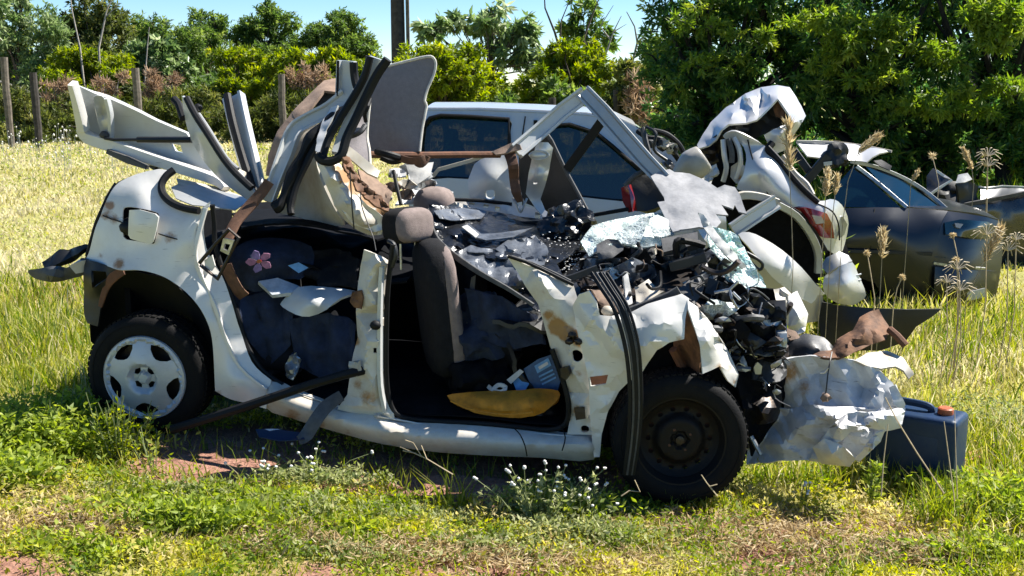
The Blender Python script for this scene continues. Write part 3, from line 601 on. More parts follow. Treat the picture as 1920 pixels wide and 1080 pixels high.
tube('panel_crack', [(193, 404, -.045), (210, 411, -.03), (224, 415, -.018), (232, 419, -.012)], .0035, STEELD, W, n=5)
tube('panel_crack', [(297, 438, .004), (315, 444, .001), (330, 448, -.002), (344, 453, -.01)], .003, STEELD, W, n=5)
channel('door_step_flange', [(386, 390, -.06), (372, 440, -.04), (366, 480, -.03), (378, 520, -.025), (405, 580, -.02), (425, 640, -.02), (452, 690, -.02), (500, 730, -.025)], [.018, .02, .02, .02, .018, .014, .012], .012, PW, W, per=4)
tube('door_seal', [(398, 384, -.10), (402, 420, -.11), (404, 462, -.105), (424, 525, -.10), (446, 590, -.09), (462, 645, -.08), (490, 692, -.075), (530, 722, -.07)], .012, RUB, W, per=4)
tube('window_seal', [(326, 319, -.165), (312, 330, -.14), (303, 346, -.115), (306, 364, -.09), (322, 380, -.07), (346, 390, -.058), (373, 395, -.05)], .018, RUB, W, per=4)
sheet('window_ledge', [(318, 352, -.30), (345, 340, -.5), (470, 375, -.55), (440, 395, -.3), (360, 385, -.12), (330, 372, -.12)], GALV, W, h=12, amp=.03, freq=6, seed=5)
sheet('window_ledge', [(330, 335, -.45), (400, 350, -.6), (460, 372, -.6), (455, 385, -.5), (395, 365, -.5), (335, 345, -.4)], CREAM, W, h=12, amp=.03, freq=6, seed=8)
# ---- arch liner, bumper stub, tail bracket
sheet('arch_liner', [(170, 488, -.10), (240, 506, -.10), (317, 522, -.10), (380, 580, -.10), (404, 640, -.10), (408, 740, -.12), (300, 760, -.32), (170, 640, -.34), (165, 560, -.2)], RUB, W, h=16, inner=[(280, 600, -.38), (330, 660, -.38), (220, 570, -.36)], smooth=60)
sheet('bumper_stub', [(160, 486, -.03), (207, 500, .0), (236, 507, .01), (212, 522, .0), (196, 548, -.01), (188, 580, -.015), (184, 612, -.02), (165, 606, -.03), (158, 590, -.04), (158, 540, -.04)], PLAST, W, h=9, th=.01, inner=[(178, 530, .03)], amp=.012, freq=9, holes=[[(172, 508), (198, 510), (200, 522), (174, 540)]])
channel('rusty_arch_lip', [(232, 508, .022), (212, 520, .012), (198, 542, .006), (188, 575, 0)], [.035, .045, .03, .02], .01, RUST, W, per=4)
tb = sheet('tail_lamp_bracket', [(78, 495, -.10), (98, 483, -.12), (114, 470, -.14), (136, 469, -.15), (160, 461, -.12), (166, 464, -.12), (150, 477, -.11), (128, 490, -.10), (104, 500, -.09), (84, 507, -.08)], PLAST, W, h=7, th=.03, amp=.03, freq=12, seed=2)
sheet('lens', [(58, 506, -.06), (88, 504, -.02), (125, 503, -.01), (150, 488, -.02), (162, 486, -.05), (161, 510, -.05), (120, 521, -.02), (88, 524, -.02), (68, 519, -.05)], PLASTG, W, h=7, th=.03, inner=[(105, 512, .04)], curve=3)
sheet('lens_cap', [(132, 497, -.005), (150, 488, -.015), (161, 486, -.04), (160, 508, -.04), (142, 512, -.01)], CREAM, W, h=7, th=.03)
# ---- sill
SB = [(500, 764), (547, 783), (600, 800), (660, 817), (720, 832), (813, 846), (913, 853), (1013, 857), (1112, 861)]
ST = [(1112, 812), (1063, 812), (1027, 808), (963, 801), (880, 794), (770, 787), (733, 782), (713, 770), (640, 764), (603, 748), (547, 727), (505, 708)]
SM = [(505, 738), (547, 758), (603, 776), (660, 793), (720, 806), (813, 818), (913, 826), (1013, 832), (1112, 836)]
sheet('sill', [(x, y, -.055) for x, y in SB] + [(x, y, -.085) for x, y in ST], PWD, W, h=9, th=.006, curve=3, inner=[p for q, v in ((SM, .012), ([(x, (y + y2) / 2 + 2) for (x, y), (_, y2) in zip(SM, SB)], -.008)) for p in [(a, b, v) for a, b, _ in spline([(x, y, 0) for x, y in q], 6, False)]], smooth=50,
      stains=[(548, 780, 30, .55), (600, 797, 26, .5), (650, 812, 22, .4), (880, 850, 30, .3), (760, 838, 22, .35), (480, 752, 20, .4), (1000, 855, 30, .3)])
tube('sill_seam', [(560, 737, -.045), (620, 758, -.045), (720, 782, -.045), (800, 797, -.05), (900, 804, -.05), (1000, 812, -.05), (1100, 820, -.045)], .004, GREYP, W, n=6)
tube('door_seal', [(737, 458, -.02), (731, 505, -.03), (726, 560, -.04), (724, 650, -.045), (725, 715, -.05), (733, 760, -.055), (752, 781, -.06), (800, 789, -.07), (900, 794, -.075), (975, 801, -.07), (1030, 806, -.065), (1060, 795, -.06), (1066, 760, -.055), (1056, 715, -.055), (1035, 655, -.05)], .012, RUB, W, per=3)
# ---- B pillar
sheet('middle_pillar', [(683, 468, -.02), (704, 476, .0), (731, 491, -.05), (726, 520, -.06), (722, 587, -.06), (721, 687, -.06), (724, 742, -.055), (738, 775, -.05), (740, 787, -.05), (632, 768, -.04), (652, 740, -.05), (658, 700, -.06), (664, 662, -.06), (672, 633, -.06), (668, 585, -.06), (672, 537, -.05), (677, 500, -.035)], PWD, W, h=8, th=.008, mode='facet',
      inner=[(700, 500, .022), (712, 492, .03), (690, 540, .012), (702, 570, .02), (708, 640, .015), (700, 720, .012), (690, 640, .02), (690, 755, .0), (712, 690, -.01), (716, 560, -.03), (684, 690, .01)],
      stains=[(660, 690, 18, .7), (668, 640, 16, .7), (666, 570, 14, .8), (690, 745, 30, .5), (715, 620, 10, .5), (672, 720, 20, .5), (720, 540, 12, .4)], holes=[[(700, 652), (706, 652), (706, 662), (700, 662)]], amp=.008, freq=12, smooth=16)
channel('pillar_rib', [(716, 500, .0), (713, 560, .0), (712, 640, -.005), (713, 720, -.01), (722, 768, -.03)], .018, .03, GREYP, W, per=3)
sheet('hinge_plate', [(660, 548, -.01), (676, 545, .0), (680, 560, .005), (676, 580, .0), (664, 576, -.01), (656, 566, -.02)], RUSTL, W, h=5, th=.012, amp=.02, freq=20)
sheet('hinge_plate', [(655, 680, .02), (672, 678, .03), (674, 696, .03), (668, 708, .03), (656, 700, .02)], CREAM, W, h=5, th=.02, amp=.02, freq=20)
blob('door_check', CAR.at(704, 610, .03), (.025, .02, .022), RUB, W, amp=.1, sub=2)
tube('cut_edge_strip', [(728, 452, -.04), (738, 458, -.03), (742, 478, -.02), (735, 500, -.03)], .011, PLAST, W, per=3)
# ---- A pillar, hinge post and front wing
sheet('front_pillar', [(950, 479, -.10), (1000, 501, -.10), (1040, 521, -.09), (1076, 537, -.08), (1086, 570, -.03), (1092, 630, -.01), (1100, 690, -.01), (1106, 740, -.01), (1112, 815, -.02), (1064, 815, -.05), (1071, 773, -.07), (1063, 735, -.08), (1050, 692, -.08), (1032, 648, -.08), (1021, 607, -.08), (1010, 570, -.085), (984, 533, -.10), (962, 497, -.11)], PWD, W, h=8, th=.008, mode='facet',
      inner=[(1010, 520, -.05), (1040, 560, -.03), (1060, 600, -.015), (1068, 650, .0), (1075, 700, .0), (1085, 760, .0), (1030, 580, -.05), (1050, 650, -.05)], amp=.010, freq=10, smooth=18,
      holes=[[(1073, 659), (1083, 656), (1091, 662), (1092, 672), (1084, 678), (1075, 674)], [(1090, 800), (1097, 797), (1104, 801), (1104, 808), (1096, 811), (1090, 807)]],
      stains=[(1045, 612, 26, .9), (1030, 590, 18, .7), (1062, 625, 22, 1.0), (1078, 630, 18, 1.0), (1085, 640, 16, .9), (1085, 770, 18, .7), (1060, 690, 18, .5), (1020, 545, 16, .4), (1085, 700, 14, .5), (1040, 660, 16, .5)])
sheet('hinge_cup', [(1052, 690, .0), (1066, 686, .012), (1070, 700, .012), (1062, 712, .006), (1054, 706, .0)], STEELD, W, h=5, th=.02)
for q in ((1073, 628), (1084, 640), (1068, 640)): blob('hinge_bolt', CAR.at(q[0], q[1], .02), (.018, .015, .016), STEELD, W, seed=q[0], amp=.5, sub=2)
sheet('hinge_pad', [(1076, 765, .008), (1096, 763, .01), (1098, 785, .01), (1080, 788, .008)], STEELD, W, h=6, th=.006, amp=.01, freq=20)
tube('scuttle_seal', [(952, 480, -.09), (985, 491, -.09), (1020, 507, -.085), (1050, 522, -.08), (1075, 534, -.07)], .008, RUB, W)
tube('scuttle_seal', [(960, 481, -.11), (1000, 494, -.11), (1040, 512, -.10), (1070, 527, -.09)], .006, PLASTG, W)
sheet('front_wing', [(1074, 574, .0), (1086, 552, .03), (1104, 546, .05), (1118, 566, .06), (1124, 592, .07), (1146, 594, .05), (1182, 587, .04), (1214, 571, .01), (1254, 559, -.03), (1278, 552, -.05), (1292, 561, -.04), (1284, 600, .0), (1282, 637, .04), (1254, 643, .06), (1231, 656, .06), (1216, 678, .05), (1203, 700, .05), (1180, 715, .04), (1160, 735, .03), (1140, 770, .02), (1128, 815, .02), (1124, 858, .0), (1113, 858, .0), (1106, 780, .02), (1104, 710, .02), (1094, 668, .02), (1083, 620, .01)], PW, W, h=9, th=.007, mode='facet',
      inner=[(1110, 600, .085), (1150, 640, .095), (1180, 690, .07), (1130, 660, .05), (1200, 620, .085), (1245, 605, .06), (1225, 640, .09), (1120, 720, .035), (1135, 760, .04), (1100, 620, .03), (1160, 600, .09), (1170, 660, .11)], amp=.022, freq=5, an=(.8, 1.5, .6), smooth=16,
      holes=[[(1106, 706), (1140, 703), (1136, 720), (1108, 724)]],
      stains=[(1120, 714, 26, .45), (1274, 640, 20, .5), (1215, 690, 16, .5), (1140, 600, 12, .3), (1090, 560, 14, .3), (1115, 800, 16, .4), (1195, 575, 14, .4)])
sheet('latch_recess', [(1104, 700, -.03), (1142, 699, -.03), (1140, 724, -.03), (1104, 727, -.03)], RUST, W, h=8)
sheet('wing_flap', [(1288, 563, -.04), (1308, 577, -.07), (1334, 610, -.09), (1358, 647, -.10), (1371, 674, -.11), (1384, 704, -.12), (1378, 727, -.12), (1364, 714, -.06), (1348, 688, .0), (1335, 694, .03), (1317, 702, .06), (1312, 647, .05), (1290, 582, .0)], PW, W, h=8, th=.007, mode='facet', inner=[(1325, 640, .045), (1345, 660, .0), (1320, 605, -.02), (1355, 690, -.02), (1337, 628, .01)], amp=.024, freq=6, an=(1.4, .7, .5), smooth=16,
      stains=[(1345, 690, 18, .5), (1366, 690, 18, .45), (1300, 580, 12, .4), (1375, 715, 12, .5)])
sheet('wing_inner', [(1270, 590, -.10), (1292, 575, -.05), (1314, 650, .0), (1312, 700, -.06), (1280, 690, -.20), (1262, 650, -.18)], RUSTL, W, h=9, amp=.02, freq=9, mode='facet')
# ---- wheels
def wheel(nm_, px, py, v, rad, width, toe, camber, cap):
    B = basis((Matrix.Rotation(toe, 3, 'Z') @ CAR.n) + Vector((0, 0, camber))); c = CAR.at(px, py, v)
    w = width; r0 = rad; ri = rad * .655
    P = lathe(nm_, [(ri * 1.03, -w), (ri * .9, -w * .8), (ri * .86, -w * .5), (ri * .86, -w * .3), (ri * .93, -w * .12), (ri * 1.02, -.02 * w), (ri * 1.05, .03 * w), (ri * .99, .02 * w), (ri * .93, -.10 * w)], c, B, WHEELB, W, n=48)
    ty = lathe('tyre', [(ri, -w), (ri * 1.06, -w * 1.04), (r0 * .86, -w * 1.10), (r0 * .955, -w * 1.02), (r0 * .99, -w * .9), (r0 * .995, -w * .72), (r0 * .975, -w * .70), (r0 * .975, -w * .66), (r0, -w * .64), (r0 * 1.0, -w * .38), (r0 * .98, -w * .36), (r0 * .98, -w * .32), (r0, -w * .30), (r0 * .99, -w * .10), (r0 * .955, 0.01 * w), (r0 * .9, .06 * w), (r0 * .875, .075 * w), (r0 * .87, .06 * w), (r0 * .80, .09 * w), (r0 * .74, .075 * w), (ri * 1.05, .05 * w), (ri, 0), (ri * .98, -.08 * w)], c, B, TYRE, P, n=72)
    # tread blocks
    gs = []
    for i in range(64):
        a = 2 * math.pi * i / 64
        for zz, sk in ((-.82, .02), (-.5, -.02), (-.2, .02)):
            d = Vector((math.cos(a + sk), math.sin(a + sk), 0)); s = Vector((-d.y, d.x, 0)); cc = d * r0 * .996 + Vector((0, 0, zz * w)); hx, hz, hr = r0 * .034, w * .11, .004
            V = [c + B @ (cc + s * sx * hx + Vector((0, 0, sz * hz)) + d * sr * hr) for sx in (-1, 1) for sz in (-1, 1) for sr in (-1, 1)]
            gs.append((V, [(0, 1, 3, 2), (4, 6, 7, 5), (0, 4, 5, 1), (2, 3, 7, 6), (1, 5, 7, 3), (0, 2, 6, 4)]))
    V, F = merge(gs); build('tread', V, F, TYRE, P, smooth=0)
    circ = lambda r, n: [(math.cos(2 * math.pi * i / n) * r, math.sin(2 * math.pi * i / n) * r, 0) for i in range(n)]
    def disc(nm, poly, holes, zf, m, par, th=.004, h=.02):
        Pq, T = fill2d(poly, holes, h); P3 = np.array([tuple(c + B @ Vector((x, y, zf(math.hypot(x, y), math.atan2(y, x))))) for x, y in Pq]); Vv, Ff, ix = solid(P3, T, th, face=B @ Vector((0, 0, 1))); return build(nm, Vv, Ff, m, par, smooth=40)
    if cap:
        R = ri * 1.04; hl = []
        for k in range(5):
            a = 2 * math.pi * k / 5 + math.pi / 2 + math.pi / 5; q = []
            for aa, rr in ((-.36, .84), (-.18, .88), (0, .89), (.18, .88), (.36, .84), (.33, .74), (.16, .62), (0, .585), (-.16, .62), (-.33, .74)): q.append((math.cos(a + aa) * R * rr, math.sin(a + aa) * R * rr, 0))
            hl.append(q)
        for k in range(4):
            a = math.pi / 4 + k * math.pi / 2; q = []
            for aa, rr in ((-.42, .27), (0, .30), (.42, .27), (.35, .18), (0, .155), (-.35, .18)): q.append((math.cos(a + aa) * R * rr, math.sin(a + aa) * R * rr, 0))
            hl.append(q)
        def zf(r, a):
            q = r / R; z = .035 * w / .15 * (1 - q ** 2) + (.012 if q > .9 else 0)
            if q < .36: z -= .03 * min(1, (.36 - q) / .08)
            if q < .14: z += .02
            return z
        hc = disc('hubcap', circ(R, 60), hl, zf, HUB, P, .005, .013); lathe('hubcap_rim', [(R * .97, .012), (R * 1.0, .018), (R * 1.02, .006), (R * 1.0, -.01)], c, B, HUB, P, n=60)
        disc('back_plate', circ(ri * .9, 40), (), lambda r, a: -.05, STEELD, P)
    else:
        hl = []
        for k in range(14):
            a = 2 * math.pi * k / 14; hl.append([(math.cos(a) * ri * .70 + math.cos(b) * ri * .065, math.sin(a) * ri * .70 + math.sin(b) * ri * .065, 0) for b in np.linspace(0, 6.28, 9)[:-1]])
        def zf(r, a):
            q = r / (ri * .9); return -.055 + (.03 if q < .52 else .03 * max(0, (.66 - q) / .14)) - (.012 if q < .2 else 0) + (.02 * max(0, (q - .84) / .16))
        disc('steel_disc', circ(ri * .9, 56), hl, zf, WHEELB, P, .004, .012)
        lathe('hub', [(0, -.012), (.018, -.014), (.022, -.04)], c, B, STEELD, P, n=16)
        for k in range(4):
            a = k * math.pi / 2 + .5; V, F = blobgeo(c + B @ Vector((math.cos(a) * .05, math.sin(a) * .05, -.028)), (.009, .009, .009), sub=1, amp=.1); build('lug_bolt', V, F, RUST, P)
        disc('brake_disc', circ(ri * .8, 30), (), lambda r, a: -.09, RUST, P)
    return c, B
wheel('rear_wheel', 273, 707, -.015, .290, .165, .06, -.02, True)
wheel('front_wheel', 1276, 828, .02, .288, .165, .16, .02, False)
tube('axle_stub', [CAR.at(273, 707, -.10), CAR.at(273, 707, -1.4)], .03, STEELD, W, px=False)
tube('drive_shaft', [CAR.at(1276, 828, -.10), CAR.at(1276, 800, -.8)], .025, RUST, W, px=False)
sheet('front_arch_liner', [(1180, 700, -.10), (1230, 640, -.12), (1300, 620, -.16), (1360, 680, -.22), (1400, 760, -.28), (1400, 840, -.35), (1130, 840, -.3), (1140, 760, -.2)], DARKIN, W, h=16, amp=.06, freq=6)
tube('suspension_arm', [(1262, 655, -.1), (1280, 690, -.14), (1285, 730, -.16)], .02, RUST, W)
# ---- inside: floor, far wall, firewall, seats
def slab(name, us, vs_, z0, z1, m, **kw):
    V = [CU(u, v, z) for z in (z0, z1) for u, v in ((us[0], vs_[0]), (us[1], vs_[0]), (us[1], vs_[1]), (us[0], vs_[1]))]
    return build(name, V, [(3, 2, 1, 0), (4, 5, 6, 7), (0, 1, 5, 4), (1, 2, 6, 5), (2, 3, 7, 6), (3, 0, 4, 7)], m, W, **kw)
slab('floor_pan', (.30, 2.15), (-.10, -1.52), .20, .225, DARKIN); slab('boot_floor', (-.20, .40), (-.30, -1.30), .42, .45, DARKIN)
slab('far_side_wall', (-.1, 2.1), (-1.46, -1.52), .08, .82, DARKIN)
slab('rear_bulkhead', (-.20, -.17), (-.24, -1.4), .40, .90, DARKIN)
def lay(name, pts, m, th=.004, amp=0, freq=5, seed=1, n=14, parent=None, **kw):
    """a sheet laid between four real corners (u, v, z), crumpled"""
    a, b, c, d = [CU(*p) for p in pts]; P3 = []; T = []
    for i in range(n + 1):
        for j in range(n + 1):
            s, t_ = i / n, j / n; P3.append(tuple(a.lerp(b, s).lerp(d.lerp(c, s), t_)))
    P3 = np.array(P3); nn = np.cross(P3[n] - P3[0], P3[-1] - P3[0]); nn = nn / np.linalg.norm(nn)
    if amp: P3 = P3 + np.outer([amp * (crumple(p, freq, seed) + wob(p, freq * .6, seed)) for p in P3], nn)
    for i in range(n):
        for j in range(n): q = i * (n + 1) + j; T += [(q, q + n + 1, q + n + 2), (q, q + n + 2, q + 1)]
    V, F, ix = solid(P3, np.array(T), th); return build(name, V, F, m, parent or W, smooth=30, **kw)
lay('firewall', [(2.02, -.12, .22), (2.02, -1.5, .22), (2.05, -1.5, .8), (2.05, -.12, .8)], DARKIN, .01, .06, 5)
lay('dashboard', [(1.62, -.25, .62), (1.62, -1.45, .66), (2.05, -1.45, .80), (2.05, -.16, .74)], PLAST, .02, .10, 4, seed=4)
lay('dashboard', [(1.62, -.3, .60), (1.62, -1.4, .64), (1.80, -1.4, .36), (1.80, -.3, .36)], PLAST, .02, .08, 5, seed=9)
lay('carpet', [(.45, -.1, .24), (2.0, -.1, .24), (2.0, -1.4, .25), (.45, -1.4, .25)], DARKIN, .006, .03, 6, seed=3)
def cushion(name, u, v, z, s, m, par=None, tilt=0, sq=.55, amp=.06, yaw=0, seed=1, sub=3, fq=1.5):
    ang = math.atan2(CAR.u.y, CAR.u.x); R = Matrix.Rotation(ang + yaw, 3, 'Z') @ Matrix.Rotation(tilt, 3, 'Y'); return blob(name, CU(u, v, z), s, m, par or W, R=R, seed=seed, amp=amp, freq=fq, sub=sub, sq=sq)
cushion('seat_front', 1.365, -.40, .66, (.045, .165, .31), SEATT, tilt=-.10, yaw=.45)
st1 = cushion('seat_backrest', 1.31, -.42, .66, (.085, .20, .33), SEAT, tilt=-.10, yaw=.45)
cushion('seat_cushion', 1.58, -.52, .32, (.22, .21, .08), SEAT)
def headrest(px, py, v, s, yaw):
    c = CAR.at(px, py, v); ang = math.atan2(CAR.u.y, CAR.u.x); R = Matrix.Rotation(ang + yaw, 3, 'Z') @ Matrix.Rotation(-.08, 3, 'Y')
    h_ = blob('headrest', c, s, SEAT, W, R=R, amp=.03, sq=.62, sub=4); k = blob('headrest_face', c + R @ Vector((.028, 0, 0)), (s[0] * .84, s[1] * .93, s[2] * .95), SEATT, h_, R=R, amp=.03, sq=.62, sub=4)
    for dy in (-.05, .05): tube('headrest_post', [c + R @ Vector((0, dy, -s[2] * .6)), c + R @ Vector((-.01, dy, -s[2] - .12))], .006, STEELL, W, px=False)
headrest(763, 422, -.42, (.075, .125, .085), -.5)
blob('headrest', CAR.at(814, 384, -1.10), (.11, .12, .095), SEATT, W, sq=.75, amp=.05, seed=5)
st2 = cushion('seat_backrest', 1.30, -1.10, .60, (.085, .22, .30), SEAT, tilt=-.12); cushion('seat_cushion', 1.55, -1.08, .36, (.22, .22, .09), SEAT)
cushion('rear_seat_back', .20, -.78, .60, (.09, .58, .30), SEAT, tilt=-.15); cushion('rear_seat_cushion', .50, -.78, .38, (.25, .58, .10), SEAT)
sheet('console_trim', [(884, 520, -.38), (892, 516, -.38), (888, 560, -.38), (876, 612, -.38), (867, 630, -.38), (864, 622, -.38), (876, 575, -.38)], PLASTG, W, h=6, th=.012)
# ---- rear lid (inside face up) and its stay
LID = [(135, 155, -.52, 'c'), (177, 173, -.62), (203, 181, -.66), (262, 208, -.70), (295, 225, -.72), (352, 249, -.72, 'c'), (395, 316, -.70), (420, 352, -.66, 'c'), (405, 341, -.68), (343, 322, -.72), (287, 304, -.74), (213, 279, -.74), (172, 262, -.70), (156, 242, -.66, 'c'), (146, 200, -.58)]
lid = sheet('tailgate', LID, GREYP, W, h=10, th=.02, curve=2, mode='smooth', inner=[(190, 215, -.72), (250, 245, -.75), (320, 270, -.75), (177, 225, -.70)], smooth=40, stains=[(230, 235, 9, .25), (300, 262, 10, .25), (262, 285, 30, .22)], holes=[[(321, 268), (341, 272), (345, 287), (331, 283)]])
channel('tailgate_lip', [(152, 240, -.62), (166, 259, -.64), (213, 274, -.66), (287, 299, -.66), (343, 317, -.65), (405, 338, -.62), (424, 354, -.6)], [.04, .06, .065, .06, .055, .05, .03], .05, PW, lid, per=3)
channel('tailgate_edge', [(136, 156, -.49), (147, 200, -.55), (156, 243, -.60)], [.03, .04, .05], .05, PW, lid, per=4)
sheet('pressed_recess', [(176, 181, -.57), (198, 186, -.60), (205, 235, -.66), (204, 258, -.68), (190, 250, -.66), (181, 215, -.61)], SILVW, lid, h=6, th=.004, inner=[(192, 215, -.66)], curve=3)
channel('recess_ridge', [(200, 184, -.60), (207, 215, -.63), (208, 258, -.67)], .02, .03, GREYP, lid, per=4)
tube('gas_stay', [(196, 259, -.62), (213, 262, -.62), (262, 262, -.62)], .008, PLAST, lid)
tube('gas_stay', [(258, 262, -.62), (360, 262, -.62)], .016, PLAST, lid)
blob('stay_mount', CAR.at(196, 253, -.64), (.025, .02, .02), PLASTG, lid, sub=2)
channel('rubber_bumper_bar', [(203, 284, -.62), (240, 300, -.6), (276, 314, -.58)], [.025, .035, .02], .03, PLASTG, W)
channel('rubber_bumper_bar', [(250, 297, -.70), (280, 306, -.7), (296, 317, -.65)], .03, .03, RUB, W)
# ---- cut rear pillars standing up
p1 = sheet('cut_rear_pillar', [(343, 180, -.55, 'c'), (354, 187, -.52), (368, 214, -.48), (393, 253, -.43), (423, 300, -.38), (447, 321, -.36), (474, 353, -.34), (480, 368, -.34, 'c'), (466, 374, -.40, 'c'), (417, 338, -.48), (383, 300, -.55), (360, 260, -.6), (348, 217, -.6)], GREYP, W, h=8, th=.012, curve=3, inner=[(372, 250, -.46), (410, 305, -.42), (440, 340, -.38)], smooth=45)
tube('pillar_seal', [(350, 184, -.50), (366, 215, -.455), (390, 252, -.41), (418, 296, -.36), (442, 325, -.335), (472, 353, -.315)], .017, RUB, p1, per=3)
tube('pillar_seal', [(372, 214, -.47), (394, 247, -.43), (424, 296, -.38), (446, 317, -.36)], .011, GALV, p1, per=3)
tube('torn_seal_end', [(326, 186, -.66), (335, 196, -.64), (344, 222, -.6)], .02, RUB, W)
blob('torn_seal_end', CAR.at(372, 203, -.55), (.02, .02, .02), RUB, W, sub=2, amp=.6)
p2 = channel('cut_rear_pillar', [(438, 181, -.70), (450, 235, -.62), (465, 295, -.55), (482, 362, -.48)], [.105, .10, .095, .085], .05, GREYP, W, per=4, lip=.35)
tube('pillar_seal', [(426, 178, -.66), (437, 232, -.58), (456, 300, -.51), (476, 360, -.44)], .021, RUB, p2, per=4)
tube('pillar_seal', [(452, 186, -.67), (466, 240, -.6), (482, 306, -.53), (492, 352, -.46)], .010, GALV, p2, per=4)
sheet('torn_floor_edge', [(445, 318, -.42), (458, 322, -.45), (480, 345, -.5), (500, 335, -.55), (505, 352, -.5), (480, 372, -.4), (462, 366, -.36)], CREAM, W, h=7, amp=.04, freq=12, seed=4)
# ---- peeled roof
sheet('peeled_roof_skin', [(499, 330, -.45), (503, 293, -.48), (520, 247, -.52), (548, 212, -.6), (580, 178, -.7), (607, 153, -.8), (640, 146, -.85), (644, 176, -.72), (607, 172, -.68), (582, 205, -.58), (550, 240, -.5), (526, 282, -.44), (508, 330, -.40)], TAN, W, h=9, th=.012, inner=[(560, 215, -.57), (522, 262, -.47)], amp=.02, freq=7, stains=[(520, 250, 20, .9)])
sheet('peeled_roof_skin', [(600, 176, -.74), (640, 168, -.78), (640, 190, -.74), (588, 214, -.66)], PLASTG, W, h=9, th=.01)
roofA = channel('roof_rail', [(650, 114, -.62), (649, 150, -.62), (648, 186, -.60)], [.085, .088, .09], .05, GREYP, W, per=3, lip=.4)
tube('rail_seal', [(663, 117, -.58), (665, 145, -.58), (674, 172, -.56), (690, 165, -.55)], .02, RUB, roofA, per=3)
tube('rail_seal', [(634, 114, -.59), (633, 150, -.59), (632, 180, -.57)], .006, RUB, roofA)
roofB = channel('roof_rail', [(650, 182, -.60), (618, 206, -.56), (578, 226, -.52), (552, 246, -.48), (535, 290, -.42), (518, 335, -.36), (504, 378, -.32)], [.085, .075, .07, .07, .07, .06, .05], .045, GREYP, W, per=4, lip=.45)
tube('rail_seal', [(658, 200, -.52), (620, 226, -.48), (590, 250, -.44), (570, 285, -.40), (548, 330, -.35), (528, 378, -.3), (512, 392, -.28)], [.02 + .012 * math.sin(i * .5) ** 2 for i in range(25)], RUB, roofB, per=4)
tube('rail_seal', [(630, 232, -.46), (600, 262, -.42), (578, 300, -.38), (556, 345, -.34), (545, 385, -.30), (546, 402, -.28)], .017, RUB, roofB, per=4)
tube('rail_seal', [(560, 300, -.36), (544, 345, -.33), (541, 390, -.3)], .010, RUB, roofB, per=3)
roofC = channel('bent_rail', [(704, 108, -.42), (692, 148, -.42), (676, 182, -.40), (656, 225, -.37), (640, 262, -.34), (630, 288, -.30)], [.055, .05, .045, .045, .045, .04], .03, GREYP, W, per=4)
tube('rail_seal', [(694, 106, -.37), (684, 142, -.37), (666, 176, -.36), (640, 218, -.33), (618, 256, -.30), (608, 284, -.27), (606, 296, -.25)], .018, RUB, roofC, per=4)
tube('rail_seal', [(727, 111, -.36), (706, 142, -.36), (686, 182, -.35), (666, 225, -.32), (650, 258, -.29), (640, 290, -.26), (622, 302, -.24), (604, 300, -.24), (596, 290, -.25)], .022, RUB, roofC, per=4)
sheet('folded_rail_face', [(622, 202, -.50), (634, 198, -.48), (628, 215, -.46), (612, 245, -.42), (604, 275, -.36), (612, 284, -.32), (606, 292, -.3), (592, 284, -.34), (594, 262, -.38), (606, 226, -.46)], SILVW, W, h=7, th=.01, amp=.015, freq=10)
sheet('rear_headliner', [(548, 252, -.62), (575, 232, -.68), (600, 240, -.6), (592, 272, -.5), (597, 313, -.42), (612, 355, -.38), (632, 395, -.36), (646, 422, -.4), (600, 418, -.52), (550, 405, -.54), (516, 395, -.46), (528, 360, -.5)], CREAM, W, h=9, th=.012, inner=[(570, 330, -.60), (590, 380, -.54)], curve=2, stains=[(585, 300, 20, .2)])
sheet('torn_roof_panel', [(593, 297, -.28), (628, 299, -.30), (646, 322, -.32), (662, 348, -.34), (684, 372, -.36), (706, 388, -.38), (724, 395, -.40), (723, 420, -.40), (715, 440, -.40), (695, 440, -.40), (668, 428, -.36), (648, 412, -.32), (628, 385, -.28), (612, 345, -.26)], PWD, W, h=7, th=.012, mode='facet', inner=[(625, 335, -.20), (650, 380, -.22), (680, 415, -.28), (640, 345, -.24), (690, 400, -.33)], amp=.012, freq=12,
      stains=[(615, 325, 10, .4), (645, 330, 20, 1), (665, 352, 20, 1.1), (690, 376, 20, 1.1), (716, 392, 18, 1.1), (655, 375, 14, .3), (628, 318, 16, .6)])
sheet('rusty_tear', [(636, 288, -.24), (650, 296, -.26), (668, 330, -.27), (690, 352, -.28), (728, 384, -.30), (724, 398, -.27), (700, 388, -.25), (676, 366, -.24), (655, 338, -.23), (640, 312, -.22)], RUSTL, W, h=5, th=.012, amp=.05, freq=18, seed=6)
sheet('torn_bracket', [(643, 278, -.36), (653, 274, -.37), (690, 304, -.42), (711, 322, -.45), (707, 334, -.42), (688, 326, -.40), (667, 308, -.37), (648, 292, -.34)], CREAM, W, h=6, th=.012, amp=.008)
sheet('inner_roof_skin', [(670, 318, -.46), (700, 334, -.5), (735, 362, -.5), (727, 386, -.46), (700, 366, -.42), (676, 342, -.4)], TAN, W, h=7, th=.01, amp=.02, freq=12)
tube('loose_wire', [(656, 322, -.2), (658, 352, -.2), (660, 385, -.2), (662, 410, -.21), (664, 430, -.22)], .0035, PLAST, W, n=5, per=3)
tube('loose_wire', [(676, 360, -.24), (678, 385, -.24), (688, 415, -.24), (700, 445, -.2), (705, 470, -.12)], .0025, PLAST, W, n=5, per=3)
sheet('crushed_panel', [(636, 350, -.30), (660, 358, -.30), (688, 385, -.32), (716, 405, -.36), (720, 430, -.36), (700, 436, -.34), (660, 420, -.3), (640, 395, -.26)], SILVW, W, h=7, th=.008, amp=.025, freq=10, seed=11)
